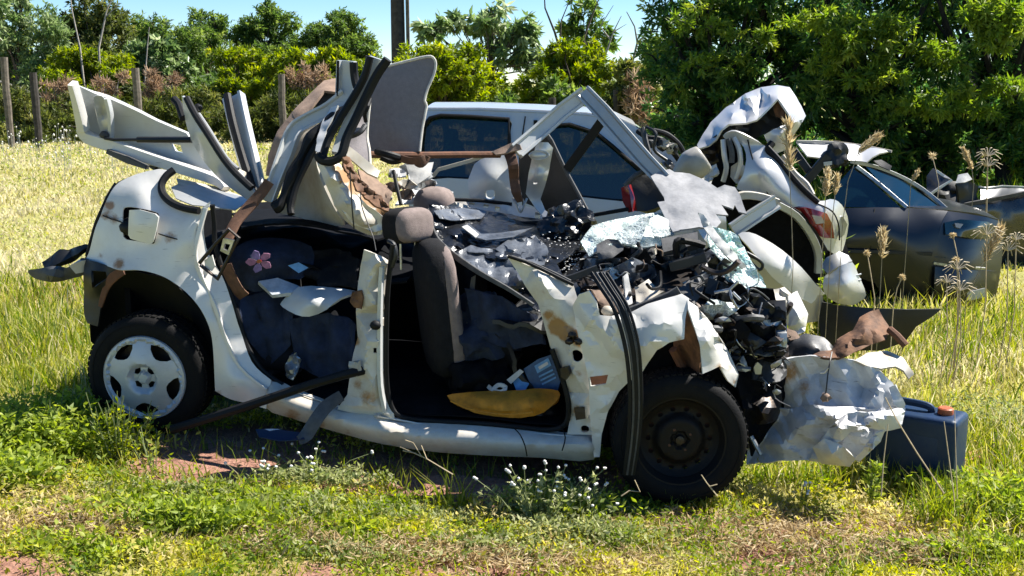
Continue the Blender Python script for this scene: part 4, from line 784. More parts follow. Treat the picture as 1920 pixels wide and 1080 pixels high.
hb = sheet('headliner_board', [(727, 124, -.95), (770, 113, -.97), (800, 106, -.98), (811, 107, -.98), (817, 120, -.98), (813, 141, -.97), (802, 166, -.95), (796, 189, -.93), (800, 199, -.93), (792, 240, -.90), (787, 284, -.86), (740, 290, -.86), (690, 286, -.86), (689, 230, -.9), (692, 190, -.92), (705, 160, -.93)], HEADL, W, h=9, th=.012, inner=[(745, 200, -.90), (740, 255, -.85), (770, 150, -.94)])
tube('board_edge', [(727, 124, -.942), (770, 113, -.962), (800, 106, -.972), (812, 108, -.972), (817, 120, -.972), (813, 141, -.962), (802, 166, -.942), (796, 189, -.922), (800, 199, -.922), (792, 240, -.892), (787, 284, -.852)], .007, HEADE, hb, per=2)
hb2 = sheet('headliner_board', [(648, 232, -.60), (672, 205, -.66), (694, 184, -.70), (690, 222, -.68), (688, 257, -.66), (692, 280, -.62), (694, 309, -.58), (668, 296, -.52), (646, 272, -.52)], HEADL, W, h=8, th=.010, inner=[(670, 250, -.58)])
tube('board_edge', [(694, 184, -.69), (690, 222, -.67), (688, 257, -.65), (692, 280, -.61), (694, 309, -.57)], .008, HEADE, hb2, per=3)
tube('grab_handle', [(648, 257, -.50), (662, 254, -.48), (676, 247, -.49), (684, 236, -.53)], .013, PLAST, W, per=3)
tube('loose_trim', [(694, 186, -.66), (690, 200, -.6), (684, 214, -.6), (686, 228, -.62)], .010, RUB, W, per=3)
# ---- rusty bar, belts and the far side of the body
tube('rusty_bar', [(690, 290, -.70), (780, 291, -.85), (870, 290, -1.0), (938, 290, -1.1)], .017, RUST, W)
tube('belt_knot', [(706, 284, -.66), (722, 288, -.64), (740, 293, -.66), (752, 298, -.7), (735, 302, -.7), (715, 294, -.68)], .018, RUB, W, per=3)
channel('brown_belt', [(748, 296, -.68), (770, 302, -.66), (788, 300, -.64), (800, 296, -.66), (790, 308, -.64), (780, 304, -.66)], .035, .008, BELT, W, per=4)
channel('brown_belt', [(955, 286, -1.08), (962, 310, -1.0), (964, 335, -1.04), (968, 360, -1.02), (975, 378, -1.05)], [.06, .055, .05, .05, .03], .01, BELT, W, per=4)
channel('brown_belt', [(494, 357, -.30), (470, 384, -.26), (445, 412, -.2), (432, 436, -.14), (426, 452, -.1)], [.055, .06, .06, .06, .05], .008, BELT, W, per=4, up=(-.3, -.9, .4))
channel('brown_belt', [(423, 496, -.08), (434, 522, -.09), (447, 545, -.10), (458, 556, -.12)], .055, .008, BELT, W, per=4)
channel('grey_belt', [(505, 340, -.30), (490, 362, -.28), (476, 378, -.26)], .05, .006, BELT, W, per=3)
tube('belt_bracket', [(374, 493, -.02), (402, 460, -.01), (430, 430, .0), (448, 446, .0), (436, 468, .0), (408, 523, -.01), (376, 497, -.02)], .009, STEELD, W)
sheet('belt_buckle', [(420, 446, .01), (440, 450, .015), (430, 478, .01), (414, 470, .005)], STEELL, W, h=6, th=.012, holes=[[(423, 456), (433, 458), (428, 470), (420, 467)]])
sheet('bracket_plate', [(384, 488, -.03), (398, 478, -.03), (404, 498, -.03), (398, 508, -.03), (386, 502, -.03)], PW, W, h=6, th=.008, amp=.01)
sheet('far_door_inner', [(880, 340, -1.42), (892, 310, -1.44), (910, 296, -1.45), (958, 292, -1.46), (962, 330, -1.45), (966, 378, -1.42), (930, 378, -1.4), (884, 374, -1.4)], GREYP, W, h=8, th=.03, inner=[(920, 335, -1.36)], holes=[[(911, 358), (924, 354), (928, 366), (922, 373), (912, 370)]])
sheet('far_belt_rail', [(846, 374, -1.30), (900, 376, -1.34), (960, 384, -1.36), (1000, 392, -1.38), (1050, 408, -1.38), (1052, 424, -1.34), (1000, 420, -1.3), (940, 402, -1.3), (880, 394, -1.28), (846, 392, -1.28)], PW, W, h=7, th=.02, inner=[(950, 392, -1.30)], holes=[[(880, 381), (890, 383), (888, 387), (879, 385)], [(907, 384), (917, 386), (915, 392), (906, 390)], [(929, 388), (939, 390), (937, 397), (928, 395)], [(1003, 400), (1012, 401), (1012, 412), (1003, 411)]])
tube('far_glass_seal', [(846, 374, -1.26), (900, 376, -1.3), (960, 383, -1.33)], .010, RUB, W)
fp = sheet('far_pillar', [(1006, 267, -1.20), (1027, 267, -1.20), (1036, 277, -1.22), (1029, 315, -1.24), (1021, 348, -1.26), (1013, 373, -1.28), (1022, 395, -1.28), (1044, 410, -1.28), (1028, 418, -1.26), (1005, 392, -1.26), (986, 363, -1.26), (993, 323, -1.24), (998, 298, -1.22), (1004, 280, -1.2)], SILVW, W, h=7, th=.012, inner=[(1010, 330, -1.20), (1015, 285, -1.18)], amp=.006, holes=[[(1001, 341), (1008, 341), (1008, 344), (1001, 344)]])
blob('belt_anchor', CAR.at(1011, 291, -1.15), (.055, .02, .025), SILVW, fp, sub=3, amp=.05); tube('belt_anchor_ring', [CAR.at(1011 + math.cos(a) * 17, 291 + math.sin(a) * 8, -1.14) for a in np.linspace(0, 6.3, 20)], .006, WHITEP, fp, px=False, n=6)
tube('anchor_loop', [(962, 372, -1.2), (970, 386, -1.18), (976, 398, -1.18), (982, 386, -1.18), (988, 372, -1.2)], .006, STEELL, W, per=3)
bd = sheet('far_door_panel', [(1020, 244, -1.40), (1034, 264, -1.40), (1061, 321, -1.40), (1085, 365, -1.38), (1108, 408, -1.36), (1044, 410, -1.42), (1020, 395, -1.45), (985, 380, -1.46), (974, 345, -1.48), (974, 292, -1.48), (984, 264, -1.46), (1002, 250, -1.43)], PLAST, W, h=9, th=.02, curve=0)
tube('door_panel_edge', [(1020, 244, -1.385), (1034, 264, -1.385), (1061, 321, -1.385), (1085, 365, -1.365), (1108, 408, -1.345)], .011, PLASTG, bd)
bf = channel('bent_window_frame', [(968, 284, -1.05), (1010, 248, -1.15), (1055, 208, -1.22), (1098, 176, -1.25)], .085, .04, GREYP, W, lip=.4)
channel('bent_window_frame', [(1094, 172, -1.245), (1130, 210, -1.2), (1170, 256, -1.15), (1210, 302, -1.1), (1245, 338, -1.05)], [.08, .085, .085, .085, .08], .04, GALV, W, lip=.4)
tube('frame_seal', [(1112, 196, -1.26), (1150, 240, -1.2), (1190, 290, -1.15), (1222, 326, -1.1)], .010, RUB, bf)
channel('thin_strip', [(812, 330, -1.0), (822, 318, -1.0), (880, 302, -1.05), (940, 282, -1.08), (962, 272, -1.08)], .02, .01, CREAM, W)
sheet('torn_frame_end', [(925, 285, -1.05), (960, 268, -1.05), (975, 272, -1.04), (978, 280, -1.03), (950, 288, -1.02), (930, 291, -1.02)], TAN, W, h=7, th=.01, amp=.02)
tube('black_strip', [(1112, 210, -1.32), (1134, 224, -1.32)], .012, RUB, W); channel('black_strip', [(1132, 222, -1.34), (1098, 270, -1.36), (1063, 318, -1.38)], .05, .015, RUB, W)
# scraps behind the headrests
for i, (x, y, v, r) in enumerate([(745, 325, -1.0, 22), (790, 330, -1.05, 26), (758, 348, -.9, 18), (735, 350, -.8, 16), (800, 345, -1.1, 20), (770, 318, -1.1, 20), (722, 372, -.62, 14), (860, 395, -.9, 24), (760, 365, -.95, 16)]):
    q = [(x + math.cos(a) * r * random.uniform(.6, 1.3), y + math.sin(a) * r * .6 * random.uniform(.6, 1.3), v + random.uniform(-.08, .08)) for a in np.linspace(0, 6.28, 8)[:-1]]
    sheet('crumpled_scrap', q, [SILVW, GREYP, CREAM, TAN, GALV][i % 5], W, h=6, th=.006, amp=.03, freq=12, seed=i, mode='facet')
sheet('pale_trim', [(762, 310, -1.0), (812, 305, -1.05), (806, 330, -1.0), (775, 352, -.95), (770, 335, -.98)], WHITEP, W, h=7, th=.01, amp=.02)
tube('black_rod', [(738, 320, -.75), (744, 350, -.7), (752, 384, -.66)], .010, RUB, W)
sheet('roof_underside', [(760, 350, -1.2), (850, 360, -1.3), (840, 380, -1.2), (740, 385, -1.0)], GREYP, W, h=10, amp=.05, freq=8)

# dark sheets added over the rear seat, under the peeled roof, to shade the cabin
sheet('seat_shade_sheet', [(432, 402, -.75), (470, 396, -.95), (560, 388, -1.1), (660, 386, -1.1), (760, 396, -1.05), (740, 440, -.60), (705, 452, -.40), (660, 440, -.34), (600, 428, -.36), (540, 420, -.36), (480, 424, -.30), (452, 430, -.32)], DARKIN, W, h=10, th=.01, amp=.05, freq=6, inner=[(580, 405, -.7), (660, 412, -.65)])
lay('rear_shade_sheet', [(.05, -.35, .80), (1.15, -.45, .74), (1.15, -1.45, .86), (.05, -1.45, .92)], DARKIN, .01, .07, 5, seed=6)

lay('carpet_shade_flap', [(1.10, -.95, .80), (1.72, -1.0, .70), (1.72, -1.45, .76), (1.10, -1.45, .84)], DARKIN, .01, .03, 5, seed=8)  # unseen flap added to keep the sun off the carpet
tube('rear_edge_gap', [(163, 480, -.06), (172, 448, -.065), (180, 420, -.065), (192, 392, -.08), (204, 366, -.10), (218, 344, -.125)], .010, RUB, W, per=3)
sheet('rear_body_return', [(160, 487, -.06), (168, 468, -.06), (178, 430, -.06), (190, 402, -.075), (206, 366, -.10), (222, 342, -.13), (240, 334, -.40), (222, 360, -.45), (206, 400, -.45), (190, 440, -.45), (182, 487, -.4)], DARKIN, W, h=10, th=.008)
# ================================================================== crushed front end of the wreck
sheet('engine_mass', [(1075, 520, -.40), (1110, 480, -.6), (1180, 462, -.75), (1340, 470, -.85), (1400, 500, -.75), (1450, 580, -.6), (1482, 650, -.5), (1470, 720, -.4), (1462, 790, -.35), (1400, 800, -.28), (1370, 720, -.25), (1340, 640, -.22), (1292, 570, -.18), (1240, 575, -.16), (1180, 590, -.12), (1120, 580, -.15), (1090, 545, -.25)], STEELD, W, h=11, th=.01, amp=.13, freq=6, seed=2, wamp=.05, smooth=25, inner=[(1250, 520, -.45), (1350, 560, -.35), (1420, 650, -.3), (1400, 740, -.25)])
sheet('engine_mass', [(1280, 560, -.35), (1340, 560, -.4), (1420, 600, -.45), (1476, 660, -.45), (1470, 770, -.4), (1410, 860, -.3), (1395, 780, -.2), (1375, 700, -.2), (1330, 620, -.2)], DARKIN, W, h=11, th=.01, amp=.10, freq=8, seed=7, smooth=25)
slab('engine_block', (2.15, 2.75), (-.45, -1.15), .22, .62, STEELD, smooth=30)
RP = random.Random(11)
def inpoly(poly):
    xs = [p[0] for p in poly]; ys = [p[1] for p in poly]
    while True:
        q = (RP.uniform(min(xs), max(xs)), RP.uniform(min(ys), max(ys)))
        if inside(np.array([q]), poly)[0]: return q
PILE = [(1080, 520), (1120, 475), (1200, 455), (1330, 462), (1370, 500), (1440, 560), (1475, 640), (1470, 700), (1400, 690), (1370, 650), (1310, 565), (1240, 555), (1170, 585), (1110, 560)]
names = ['plastic_shard', 'bent_bracket', 'engine_fragment', 'torn_plate']; mats = [PLAST, PLAST, DARKIN, PLAST, DARKIN, STEELD, PLAST, PLAST, PLASTG, STEELL, DARKIN, CREAM, PLAST, RUSTL]
for i in range(64):
    x, y = inpoly(PILE); v = -.18 - .5 * RP.random() * max(0, (600 - y) / 120) - .1 * RP.random() - max(0, (x - 1330)) / 1000
    s = RP.uniform(.010, .042); m = mats[RP.randrange(len(mats))]; c = CAR.at(x, y, v)
    R = Matrix.Rotation(RP.uniform(0, 6), 3, 'X') @ Matrix.Rotation(RP.uniform(0, 6), 3, 'Z') @ Matrix.Rotation(RP.uniform(0, 6), 3, 'Y'); k = RP.random()
    if k < .38:                                # bent plate: two flats meeting at a fold
        a, b, t_ = s * RP.uniform(1, 2.2), s * RP.uniform(.5, 1.2), .004; f = RP.uniform(.2, 1.2)
        q = [Vector((-a, -b, 0)), Vector((0, -b * RP.uniform(.6, 1.2), a * f * .5)), Vector((a, -b * .7, 0)), Vector((a * .8, b, -.2 * a)), Vector((0, b * 1.1, a * f * .5)), Vector((-a * .9, b * .7, 0))]
        P3 = np.array([tuple(c + R @ p) for p in q]); Vv, Ff, ix = solid(P3, np.array([(0, 1, 4), (0, 4, 5), (1, 2, 3), (1, 3, 4)]), t_); build(names[i % 4], Vv, Ff, m, W, smooth=0)
    elif k < .48: box(['engine_fragment', 'plastic_box'][i % 2], c, (s * 1.6, s, s * RP.uniform(.5, 1.2)), m, W, R=R, bev=s * .12)
    elif k < .72: tube('hose', [c, c + R @ Vector((s * 1.5, 0, s)), c + R @ Vector((s * 3, s, s * .6)), c + R @ Vector((s * 4.2, s * 1.6, -s * .6))], RP.uniform(.005, .014), [PLAST, RUB, RUB, STEELD][i % 4], W, px=False, per=3, n=6)
    else: tube('wire', [c, c + R @ Vector((s * 1.5, 0, s * 1.2)), c + R @ Vector((s * 2.5, s * 1.4, s * .2)), c + R @ Vector((s * 4, s, -s))], .003, [PLAST, STEELL, RUB, TAN][i % 4], W, px=False, per=3, n=5)
LOWP = [(1400, 560), (1450, 600), (1475, 660), (1465, 740), (1410, 740), (1385, 690), (1360, 640), (1330, 600)]
for i in range(45):
    x, y = inpoly(LOWP); c = CAR.at(x, y, -.16 - .12 * RP.random()); s = RP.uniform(.012, .035); R = Matrix.Rotation(RP.uniform(0, 6), 3, 'X') @ Matrix.Rotation(RP.uniform(0, 6), 3, 'Z')
    if i % 3: V, F = blobgeo(c, (s * 1.5, s, s * .6), R, i, .8, 2.2, 1); build('engine_fragment', V, F, [DARKIN, PLAST, STEELD, PLAST, DARKIN, GALV][i % 6], W, smooth=0)
    else: tube('wire', [c, c + R @ Vector((s * 2, s, s)), c + R @ Vector((s * 4, 0, -s))], .003, [RUB, STEELL][i % 2], W, px=False, per=3, n=5)
# big torn trims and liners over the pile
for i in range(34):
    x, y = inpoly(PILE); r = RP.uniform(30, 66); v = -.16 - .45 * max(0, (590 - y) / 130) - max(0, (x - 1330)) / 1000; th0 = RP.uniform(0, 6)
    q = [(x + math.cos(th0 + a) * r * RP.uniform(.5, 1.2), y + math.sin(th0 + a) * r * .55 * RP.uniform(.5, 1.2), v + RP.uniform(-.09, .07)) for a in np.linspace(0, 6.28, 9)[:-1]]
    q = [(min(max(a, 1085), 1475), min(max(b, 462), 730), c) for a, b, c in q]
    sheet(['torn_trim', 'crushed_liner'][i % 2], q, [PLAST, PLASTG, BAG, DARKIN, PLAST, BAGG, STEELD, GALV, PLAST, BAGG, GREYG][i % 11], W, h=7, th=.006, amp=.04, freq=7, an=(.6 + .9 * (i % 2), 1.4 - .8 * (i % 2), .5), seed=i + 20, mode='facet', smooth=22)
for i in range(16):
    x, y = inpoly(PILE); v = -.10 - .4 * max(0, (590 - y) / 130) - max(0, (x - 1330)) / 1000; a = RP.uniform(0, 6.28); L_ = RP.uniform(30, 75)
    tube(['wiring_loom', 'coolant_hose'][i % 2], [(x, y, v), (x + math.cos(a) * L_ * .4, y + math.sin(a) * L_ * .3 - 10, v + .03), (x + math.cos(a + .5) * L_ * .8, y + math.sin(a + .5) * L_ * .5, v), (x + math.cos(a + .9) * L_, y + math.sin(a + .9) * L_ * .7 + 8, v - .04)], RP.choice((.004, .006, .012, .016)), [PLAST, RUB, PLASTG, RUB][i % 4], W, per=4, n=7)
# recognisable pieces in the pile
sheet('battery_tray', [(1240, 452, -.55), (1308, 440, -.6), (1310, 462, -.5), (1244, 478, -.45)], PLASTG, W, h=7, th=.03, amp=.008)
box('heater_box', CAR.at(1285, 470, -.62), (.16, .12, .07), PLASTG, W, R=Matrix.Rotation(-.25, 3, 'Y'), bev=.012)
channel('cross_bar', [(1256, 500, -.38), (1290, 492, -.38), (1322, 482, -.4)], .045, .03, PLAST, W)
channel('wiper_rail', [(1040, 530, -.12), (1075, 520, -.14), (1120, 503, -.18)], .03, .02, PLAST, W)
channel('crossmember', [(1180, 585, -.08), (1220, 570, -.1), (1255, 556, -.12), (1274, 545, -.12)], .04, .02, PLASTG, W)
sheet('torn_scuttle', [(1168, 520, -.22), (1176, 512, -.25), (1182, 545, -.24), (1186, 570, -.2), (1174, 575, -.18)], WHITEP, W, h=6, th=.008, amp=.015)
sheet('torn_scuttle', [(1190, 540, -.26), (1215, 525, -.3), (1232, 545, -.25), (1246, 548, -.22), (1220, 562, -.18), (1194, 572, -.18)], CREAM, W, h=6, th=.008, amp=.03, freq=14, seed=3)
sheet('torn_scuttle', [(1108, 545, -.06), (1135, 548, -.1), (1160, 560, -.12), (1175, 580, -.1), (1150, 590, -.06), (1128, 575, -.04)], TAN, W, h=6, th=.008, amp=.03, freq=14, seed=5)
blob('fluid_cap', CAR.at(1140, 583, .0), (.03, .03, .022), CREAM, W, sub=2, amp=.15)
sheet('dark_plate', [(1270, 545, -.26), (1300, 520, -.34), (1330, 515, -.35), (1316, 550, -.26), (1302, 572, -.2), (1286, 556, -.22)], PLASTG, W, h=7, th=.008)
tube('metal_rod', [(1340, 548, -.2), (1368, 543, -.18), (1384, 528, -.2)], .007, STEELL, W)
tube('metal_rod', [(1368, 543, -.18), (1372, 560, -.16), (1382, 578, -.18)], .006, STEELL, W)
tube('metal_rod', [(1374, 548, -.16), (1388, 562, -.16)], .006, GALV, W)
sheet('dash_top', [(1118, 460, -.5), (1140, 448, -.55), (1170, 452, -.55), (1168, 470, -.45), (1148, 485, -.4), (1122, 488, -.4)], PLASTG, W, h=7, amp=.03, freq=10)
# windscreen
sheet('shattered_windscreen', [(1088, 455, -.55), (1098, 440, -.6), (1110, 425, -.66), (1140, 416, -.72), (1200, 405, -.8), (1248, 398, -.84), (1262, 430, -.74), (1268, 458, -.62), (1238, 462, -.58), (1207, 466, -.52), (1170, 462, -.5), (1143, 468, -.46), (1120, 472, -.46), (1104, 482, -.44)], GREENG, W, h=7, th=.007, amp=.05, freq=9, seed=3, smooth=30)
sheet('windscreen_flap', [(1180, 425, -.58), (1206, 408, -.62), (1216, 412, -.6), (1206, 440, -.52), (1196, 460, -.48), (1165, 458, -.48), (1150, 440, -.54)], GREYG, W, h=6, th=.006, amp=.02)
sheet('windscreen_flap', [(1216, 412, -.6), (1232, 404, -.66), (1252, 412, -.68), (1262, 440, -.6), (1240, 446, -.55), (1214, 442, -.52)], GREYG, W, h=6, th=.006, amp=.03, seed=4)
sheet('windscreen_shard', [(1330, 424, -.42), (1363, 433, -.45), (1384, 443, -.48), (1401, 480, -.45), (1430, 523, -.42), (1438, 547, -.40), (1431, 570, -.36), (1413, 582, -.32), (1407, 567, -.32), (1417, 545, -.36), (1384, 545, -.34), (1360, 524, -.34), (1353, 490, -.36), (1334, 470, -.38), (1326, 448, -.4)], TEALG, W, h=7, th=.008, amp=.06, freq=8, seed=6, smooth=30)
sheet('windscreen_edge', [(1309, 399, -.44), (1320, 404, -.43), (1345, 440, -.36), (1372, 470, -.34), (1400, 500, -.36), (1392, 506, -.34), (1362, 482, -.32), (1335, 450, -.34), (1318, 426, -.4)], WHITEP, W, h=6, th=.01, amp=.02, freq=14)
# crumbs of safety glass (too many and small to pick apart)
gs = []
for i in range(300):
    x, y = inpoly([(845, 470), (900, 480), (960, 500), (1040, 520), (1100, 500), (1100, 450), (1060, 430), (1000, 440), (930, 450)]) if i % 3 else inpoly([(1010, 450), (1060, 440), (1095, 460), (1090, 500), (1040, 515), (1005, 490)])
    s = RP.uniform(.002, .006); gs.append(blobgeo(CAR.at(x, y, -.33 - .004 * (540 - y) + RP.uniform(-.03, .04)), (s, s, s * .6), None, i, .8, 2.5, 0))
V, F = merge(gs); build('glass_crumbs', V, F, WHITEP, W, smooth=0, kind='stuff')
# strips hanging down over the front wing
for k, (dx, m, w) in enumerate(((-9, RUB, .016), (0, PLASTG, .010), (7, RUB, .018), (14, PLASTG, .008), (20, RUB, .012))):
    channel('rubber_strip', [(1118 + dx, 512, -.02 + .002 * k), (1136 + dx, 540, .05), (1160 + dx * .95, 580, .12), (1178 + dx * .9, 640, .15), (1186 + dx * .8, 700, .15), (1188 + dx * .75, 770, .14), (1184 + dx * .7, 830, .13), (1176 + dx * .6, 890, .12)], w, .012, m, W, per=4)
NOSE = Frame(CAR.p - CAR.n * .30, CAR.u)
# ---- nose: beige side, hood underside, crumpled bumper skin, rusty sheet
sheet('radiator_cheek', [(1420, 572, -.40), (1440, 548, -.45), (1470, 540, -.5), (1482, 552, -.48), (1474, 590, -.4), (1478, 640, -.36), (1462, 660, -.34), (1448, 640, -.33), (1438, 600, -.35)], CREAM, W, fr=NOSE, h=7, th=.01, amp=.05, freq=10, seed=5, mode='facet', inner=[(1452, 580, -.33)], stains=[(1440, 620, 20, .6), (1460, 570, 16, .4)])
sheet('radiator_cheek', [(1476, 556, -.45), (1494, 548, -.5), (1514, 590, -.5), (1508, 622, -.45), (1490, 632, -.42), (1478, 625, -.42), (1480, 590, -.4)], PW, W, fr=NOSE, h=7, th=.01, amp=.03, freq=10, mode='facet', inner=[(1494, 590, -.38)])
channel('hanging_strap', [(1432, 572, -.30), (1442, 620, -.28), (1450, 680, -.27), (1452, 760, -.27)], .03, .008, PLASTG, W, fr=NOSE, per=3)
sheet('black_fold', [(1470, 655, -.20), (1480, 640, -.22), (1510, 628, -.26), (1545, 636, -.26), (1566, 655, -.22), (1540, 668, -.16), (1500, 672, -.14), (1474, 668, -.16)], PLAST, W, fr=NOSE, h=7, th=.012, amp=.03, freq=10, inner=[(1515, 650, -.16)])
sheet('torn_strip', [(1448, 602, -.30), (1470, 615, -.28), (1492, 622, -.26), (1500, 634, -.24), (1482, 638, -.22), (1465, 625, -.25)], TAN, W, fr=NOSE, h=6, th=.008, amp=.02)
sheet('pale_torn_edge', [(1452, 660, -.22), (1466, 648, -.24), (1474, 640, -.24), (1478, 660, -.2), (1470, 676, -.16), (1458, 690, -.16)], WHITEP, W, fr=NOSE, h=6, th=.008, amp=.03, freq=12)
sheet('crumpled_nose', [(1466, 674, -.10), (1520, 669, -.08), (1570, 672, -.06), (1600, 677, -.05), (1647, 693, -.02), (1674, 720, .0), (1698, 762, .02), (1660, 784, .05), (1608, 782, .05), (1560, 780, .03), (1524, 784, .0), (1490, 784, -.08), (1460, 776, -.16), (1452, 716, -.18)], ALU, W, fr=NOSE, h=8, th=.008, amp=.05, freq=5, an=(.9, .8, 1.1), seed=9, smooth=18, mode='facet', inner=[(1540, 700, -.10), (1590, 720, -.02), (1620, 730, -.06), (1500, 715, -.10), (1560, 735, -.03), (1650, 735, .04)], stains=[(1480, 700, 40, .55), (1510, 730, 30, .5)])
sheet('crumpled_nose', [(1402, 772, -.12), (1440, 766, -.10), (1490, 770, -.04), (1526, 760, .03), (1570, 765, .06), (1610, 768, .07), (1660, 770, .07), (1698, 764, .04), (1688, 804, .10), (1657, 808, .12), (1648, 824, .12), (1608, 861, .12), (1594, 874, .10), (1550, 870, .08), (1513, 868, .06), (1467, 868, .02), (1400, 874, -.06)], ALU, W, fr=NOSE, h=7, th=.008, amp=.055, freq=5, an=(.45, 1.5, .55), seed=4, mode='facet', inner=[(1450, 800, -.10), (1510, 800, .08), (1530, 835, .02), (1560, 800, .04), (1470, 835, .02), (1580, 840, .14), (1545, 845, .10), (1600, 800, .14), (1430, 830, -.10), (1560, 780, .12), (1625, 790, .04)], smooth=17, stains=[(1440, 775, 30, .3)])
sheet('bumper_fold', [(1604, 772, .12), (1640, 774, .13), (1697, 765, .10), (1689, 802, .14), (1657, 808, .16), (1624, 800, .16), (1600, 797, .15)], ALU, W, fr=NOSE, h=6, th=.008, mode='facet', inner=[(1640, 788, .22), (1670, 780, .19), (1620, 784, .12)], smooth=16, amp=.01, freq=14)
sheet('bumper_fold', [(1536, 834, .12), (1556, 802, .14), (1588, 776, .14), (1608, 772, .14), (1604, 798, .17), (1578, 826, .18), (1554, 840, .16)], ALU, W, fr=NOSE, h=6, th=.008, mode='facet', inner=[(1574, 802, .24), (1560, 822, .14), (1590, 788, .15)], smooth=16, amp=.01, freq=14)
sheet('bumper_fold', [(1602, 860, .14), (1622, 838, .17), (1642, 812, .18), (1659, 806, .16), (1650, 828, .15), (1628, 850, .15), (1610, 866, .13)], ALU, W, fr=NOSE, h=6, th=.008, mode='facet', inner=[(1632, 832, .23)], smooth=16, amp=.01, freq=14)
sheet('bumper_fold', [(1524, 838, .12), (1546, 822, .16), (1580, 836, .18), (1604, 858, .16), (1594, 874, .12), (1540, 868, .10)], PWD, W, fr=NOSE, h=7, th=.008, mode='facet', inner=[(1560, 850, .21)])
sheet('bumper_fold', [(1668, 728, .04), (1680, 722, .05), (1697, 758, .05), (1694, 772, .05), (1676, 760, .08)], ALU, W, fr=NOSE, h=6, th=.01, amp=.02)
blob('bumper_bolt', NOSE.at(1629, 796, .17), (.014, .01, .014), STEELL, W, sub=1, amp=.1)
tube('loose_rod', [(1408, 818, .05), (1418, 836, .06), (1427, 852, .07)], .011, STEELL, W, fr=NOSE)
sheet('rusty_sheet', [(1526, 668, -.10), (1540, 662, -.12), (1562, 660, -.14), (1570, 640, -.18), (1600, 622, -.24), (1613, 597, -.3), (1632, 586, -.33), (1648, 582, -.34), (1657, 600, -.3), (1671, 620, -.26), (1660, 638, -.2), (1630, 650, -.14), (1600, 664, -.08), (1573, 675, -.05), (1545, 674, -.06)], RUSTL, W, fr=NOSE, h=7, th=.01, amp=.035, freq=8, seed=3, mode='facet', inner=[(1620, 625, -.16), (1590, 648, -.1)])
tube('rusty_rod', [(1668, 618, -.24), (1682, 630, -.2), (1698, 648, -.18)], .018, RUST, W, fr=NOSE)
sheet('bent_arc_plate', [(1602, 678, -.06), (1626, 664, -.14), (1662, 659, -.18), (1693, 673, -.16), (1714, 702, -.1), (1704, 712, -.08), (1694, 697, -.1), (1678, 688, -.1), (1652, 693, -.04), (1625, 688, -.04)], CREAM, W, fr=NOSE, h=6, th=.012, amp=.015, freq=10, stains=[(1660, 675, 40, .5)])
tube('hanging_wire', [(1560, 660, .0), (1556, 680, .06), (1552, 705, .08), (1550, 725, .09), (1548, 740, .09)], .003, PLAST, W, fr=NOSE, n=5, per=3)
tube('hanging_wire', [(1553, 690, .08), (1545, 700, .09), (1538, 700, .09)], .003, STEELL, W, fr=NOSE, n=5)
blob('wire_plug', NOSE.at(1548, 746, .09), (.022, .015, .02), TAN, W, sub=2, amp=.6)
# ---- tarp over the dash
TB = thing('black_plastic_tarp', CU(1.7, -.6, .7), 'torn black plastic tarp draped over the dashboard of the white wreck', 'tarp')
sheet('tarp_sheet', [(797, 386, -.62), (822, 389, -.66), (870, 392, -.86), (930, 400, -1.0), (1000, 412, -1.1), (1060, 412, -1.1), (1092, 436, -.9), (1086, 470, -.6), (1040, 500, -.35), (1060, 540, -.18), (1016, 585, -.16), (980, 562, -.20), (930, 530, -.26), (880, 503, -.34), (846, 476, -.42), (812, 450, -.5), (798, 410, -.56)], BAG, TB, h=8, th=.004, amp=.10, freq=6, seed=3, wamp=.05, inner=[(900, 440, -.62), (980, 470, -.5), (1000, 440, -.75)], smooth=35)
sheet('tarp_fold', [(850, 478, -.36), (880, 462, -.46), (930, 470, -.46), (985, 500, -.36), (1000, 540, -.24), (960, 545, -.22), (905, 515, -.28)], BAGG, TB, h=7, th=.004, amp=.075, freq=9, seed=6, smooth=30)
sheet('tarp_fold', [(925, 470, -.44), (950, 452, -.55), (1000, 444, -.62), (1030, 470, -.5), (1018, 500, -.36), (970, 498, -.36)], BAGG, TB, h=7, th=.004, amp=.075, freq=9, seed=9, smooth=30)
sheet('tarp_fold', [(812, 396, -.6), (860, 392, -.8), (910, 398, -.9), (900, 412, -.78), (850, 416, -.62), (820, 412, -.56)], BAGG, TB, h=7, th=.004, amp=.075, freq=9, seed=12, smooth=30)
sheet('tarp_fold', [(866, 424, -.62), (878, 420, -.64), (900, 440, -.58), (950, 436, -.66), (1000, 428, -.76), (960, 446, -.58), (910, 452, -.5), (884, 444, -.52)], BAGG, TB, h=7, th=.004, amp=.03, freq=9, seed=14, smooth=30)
channel('tarp_hem', [(798, 392, -.53), (806, 425, -.5), (820, 452, -.44), (850, 478, -.36), (900, 512, -.28), (950, 540, -.21), (1000, 572, -.15)], [.03, .035, .03, .025, .02, .015], .012, PLASTG, TB, per=3)
blob('tarp_bundle', CAR.at(1062, 425, -.85), (.12, .10, .10), BAG, TB, seed=8, amp=.6, freq=1.8, sub=4, smooth=30)
sheet('white_scrap', [(866, 426, -.58), (876, 422, -.6), (898, 440, -.55), (892, 446, -.52)], WHITEP, TB, h=6, th=.006)
channel('trim_rod', [(960, 420, -1.0), (1040, 416, -1.0), (1120, 402, -1.05), (1190, 390, -1.1)], .02, .015, RUB, TB)
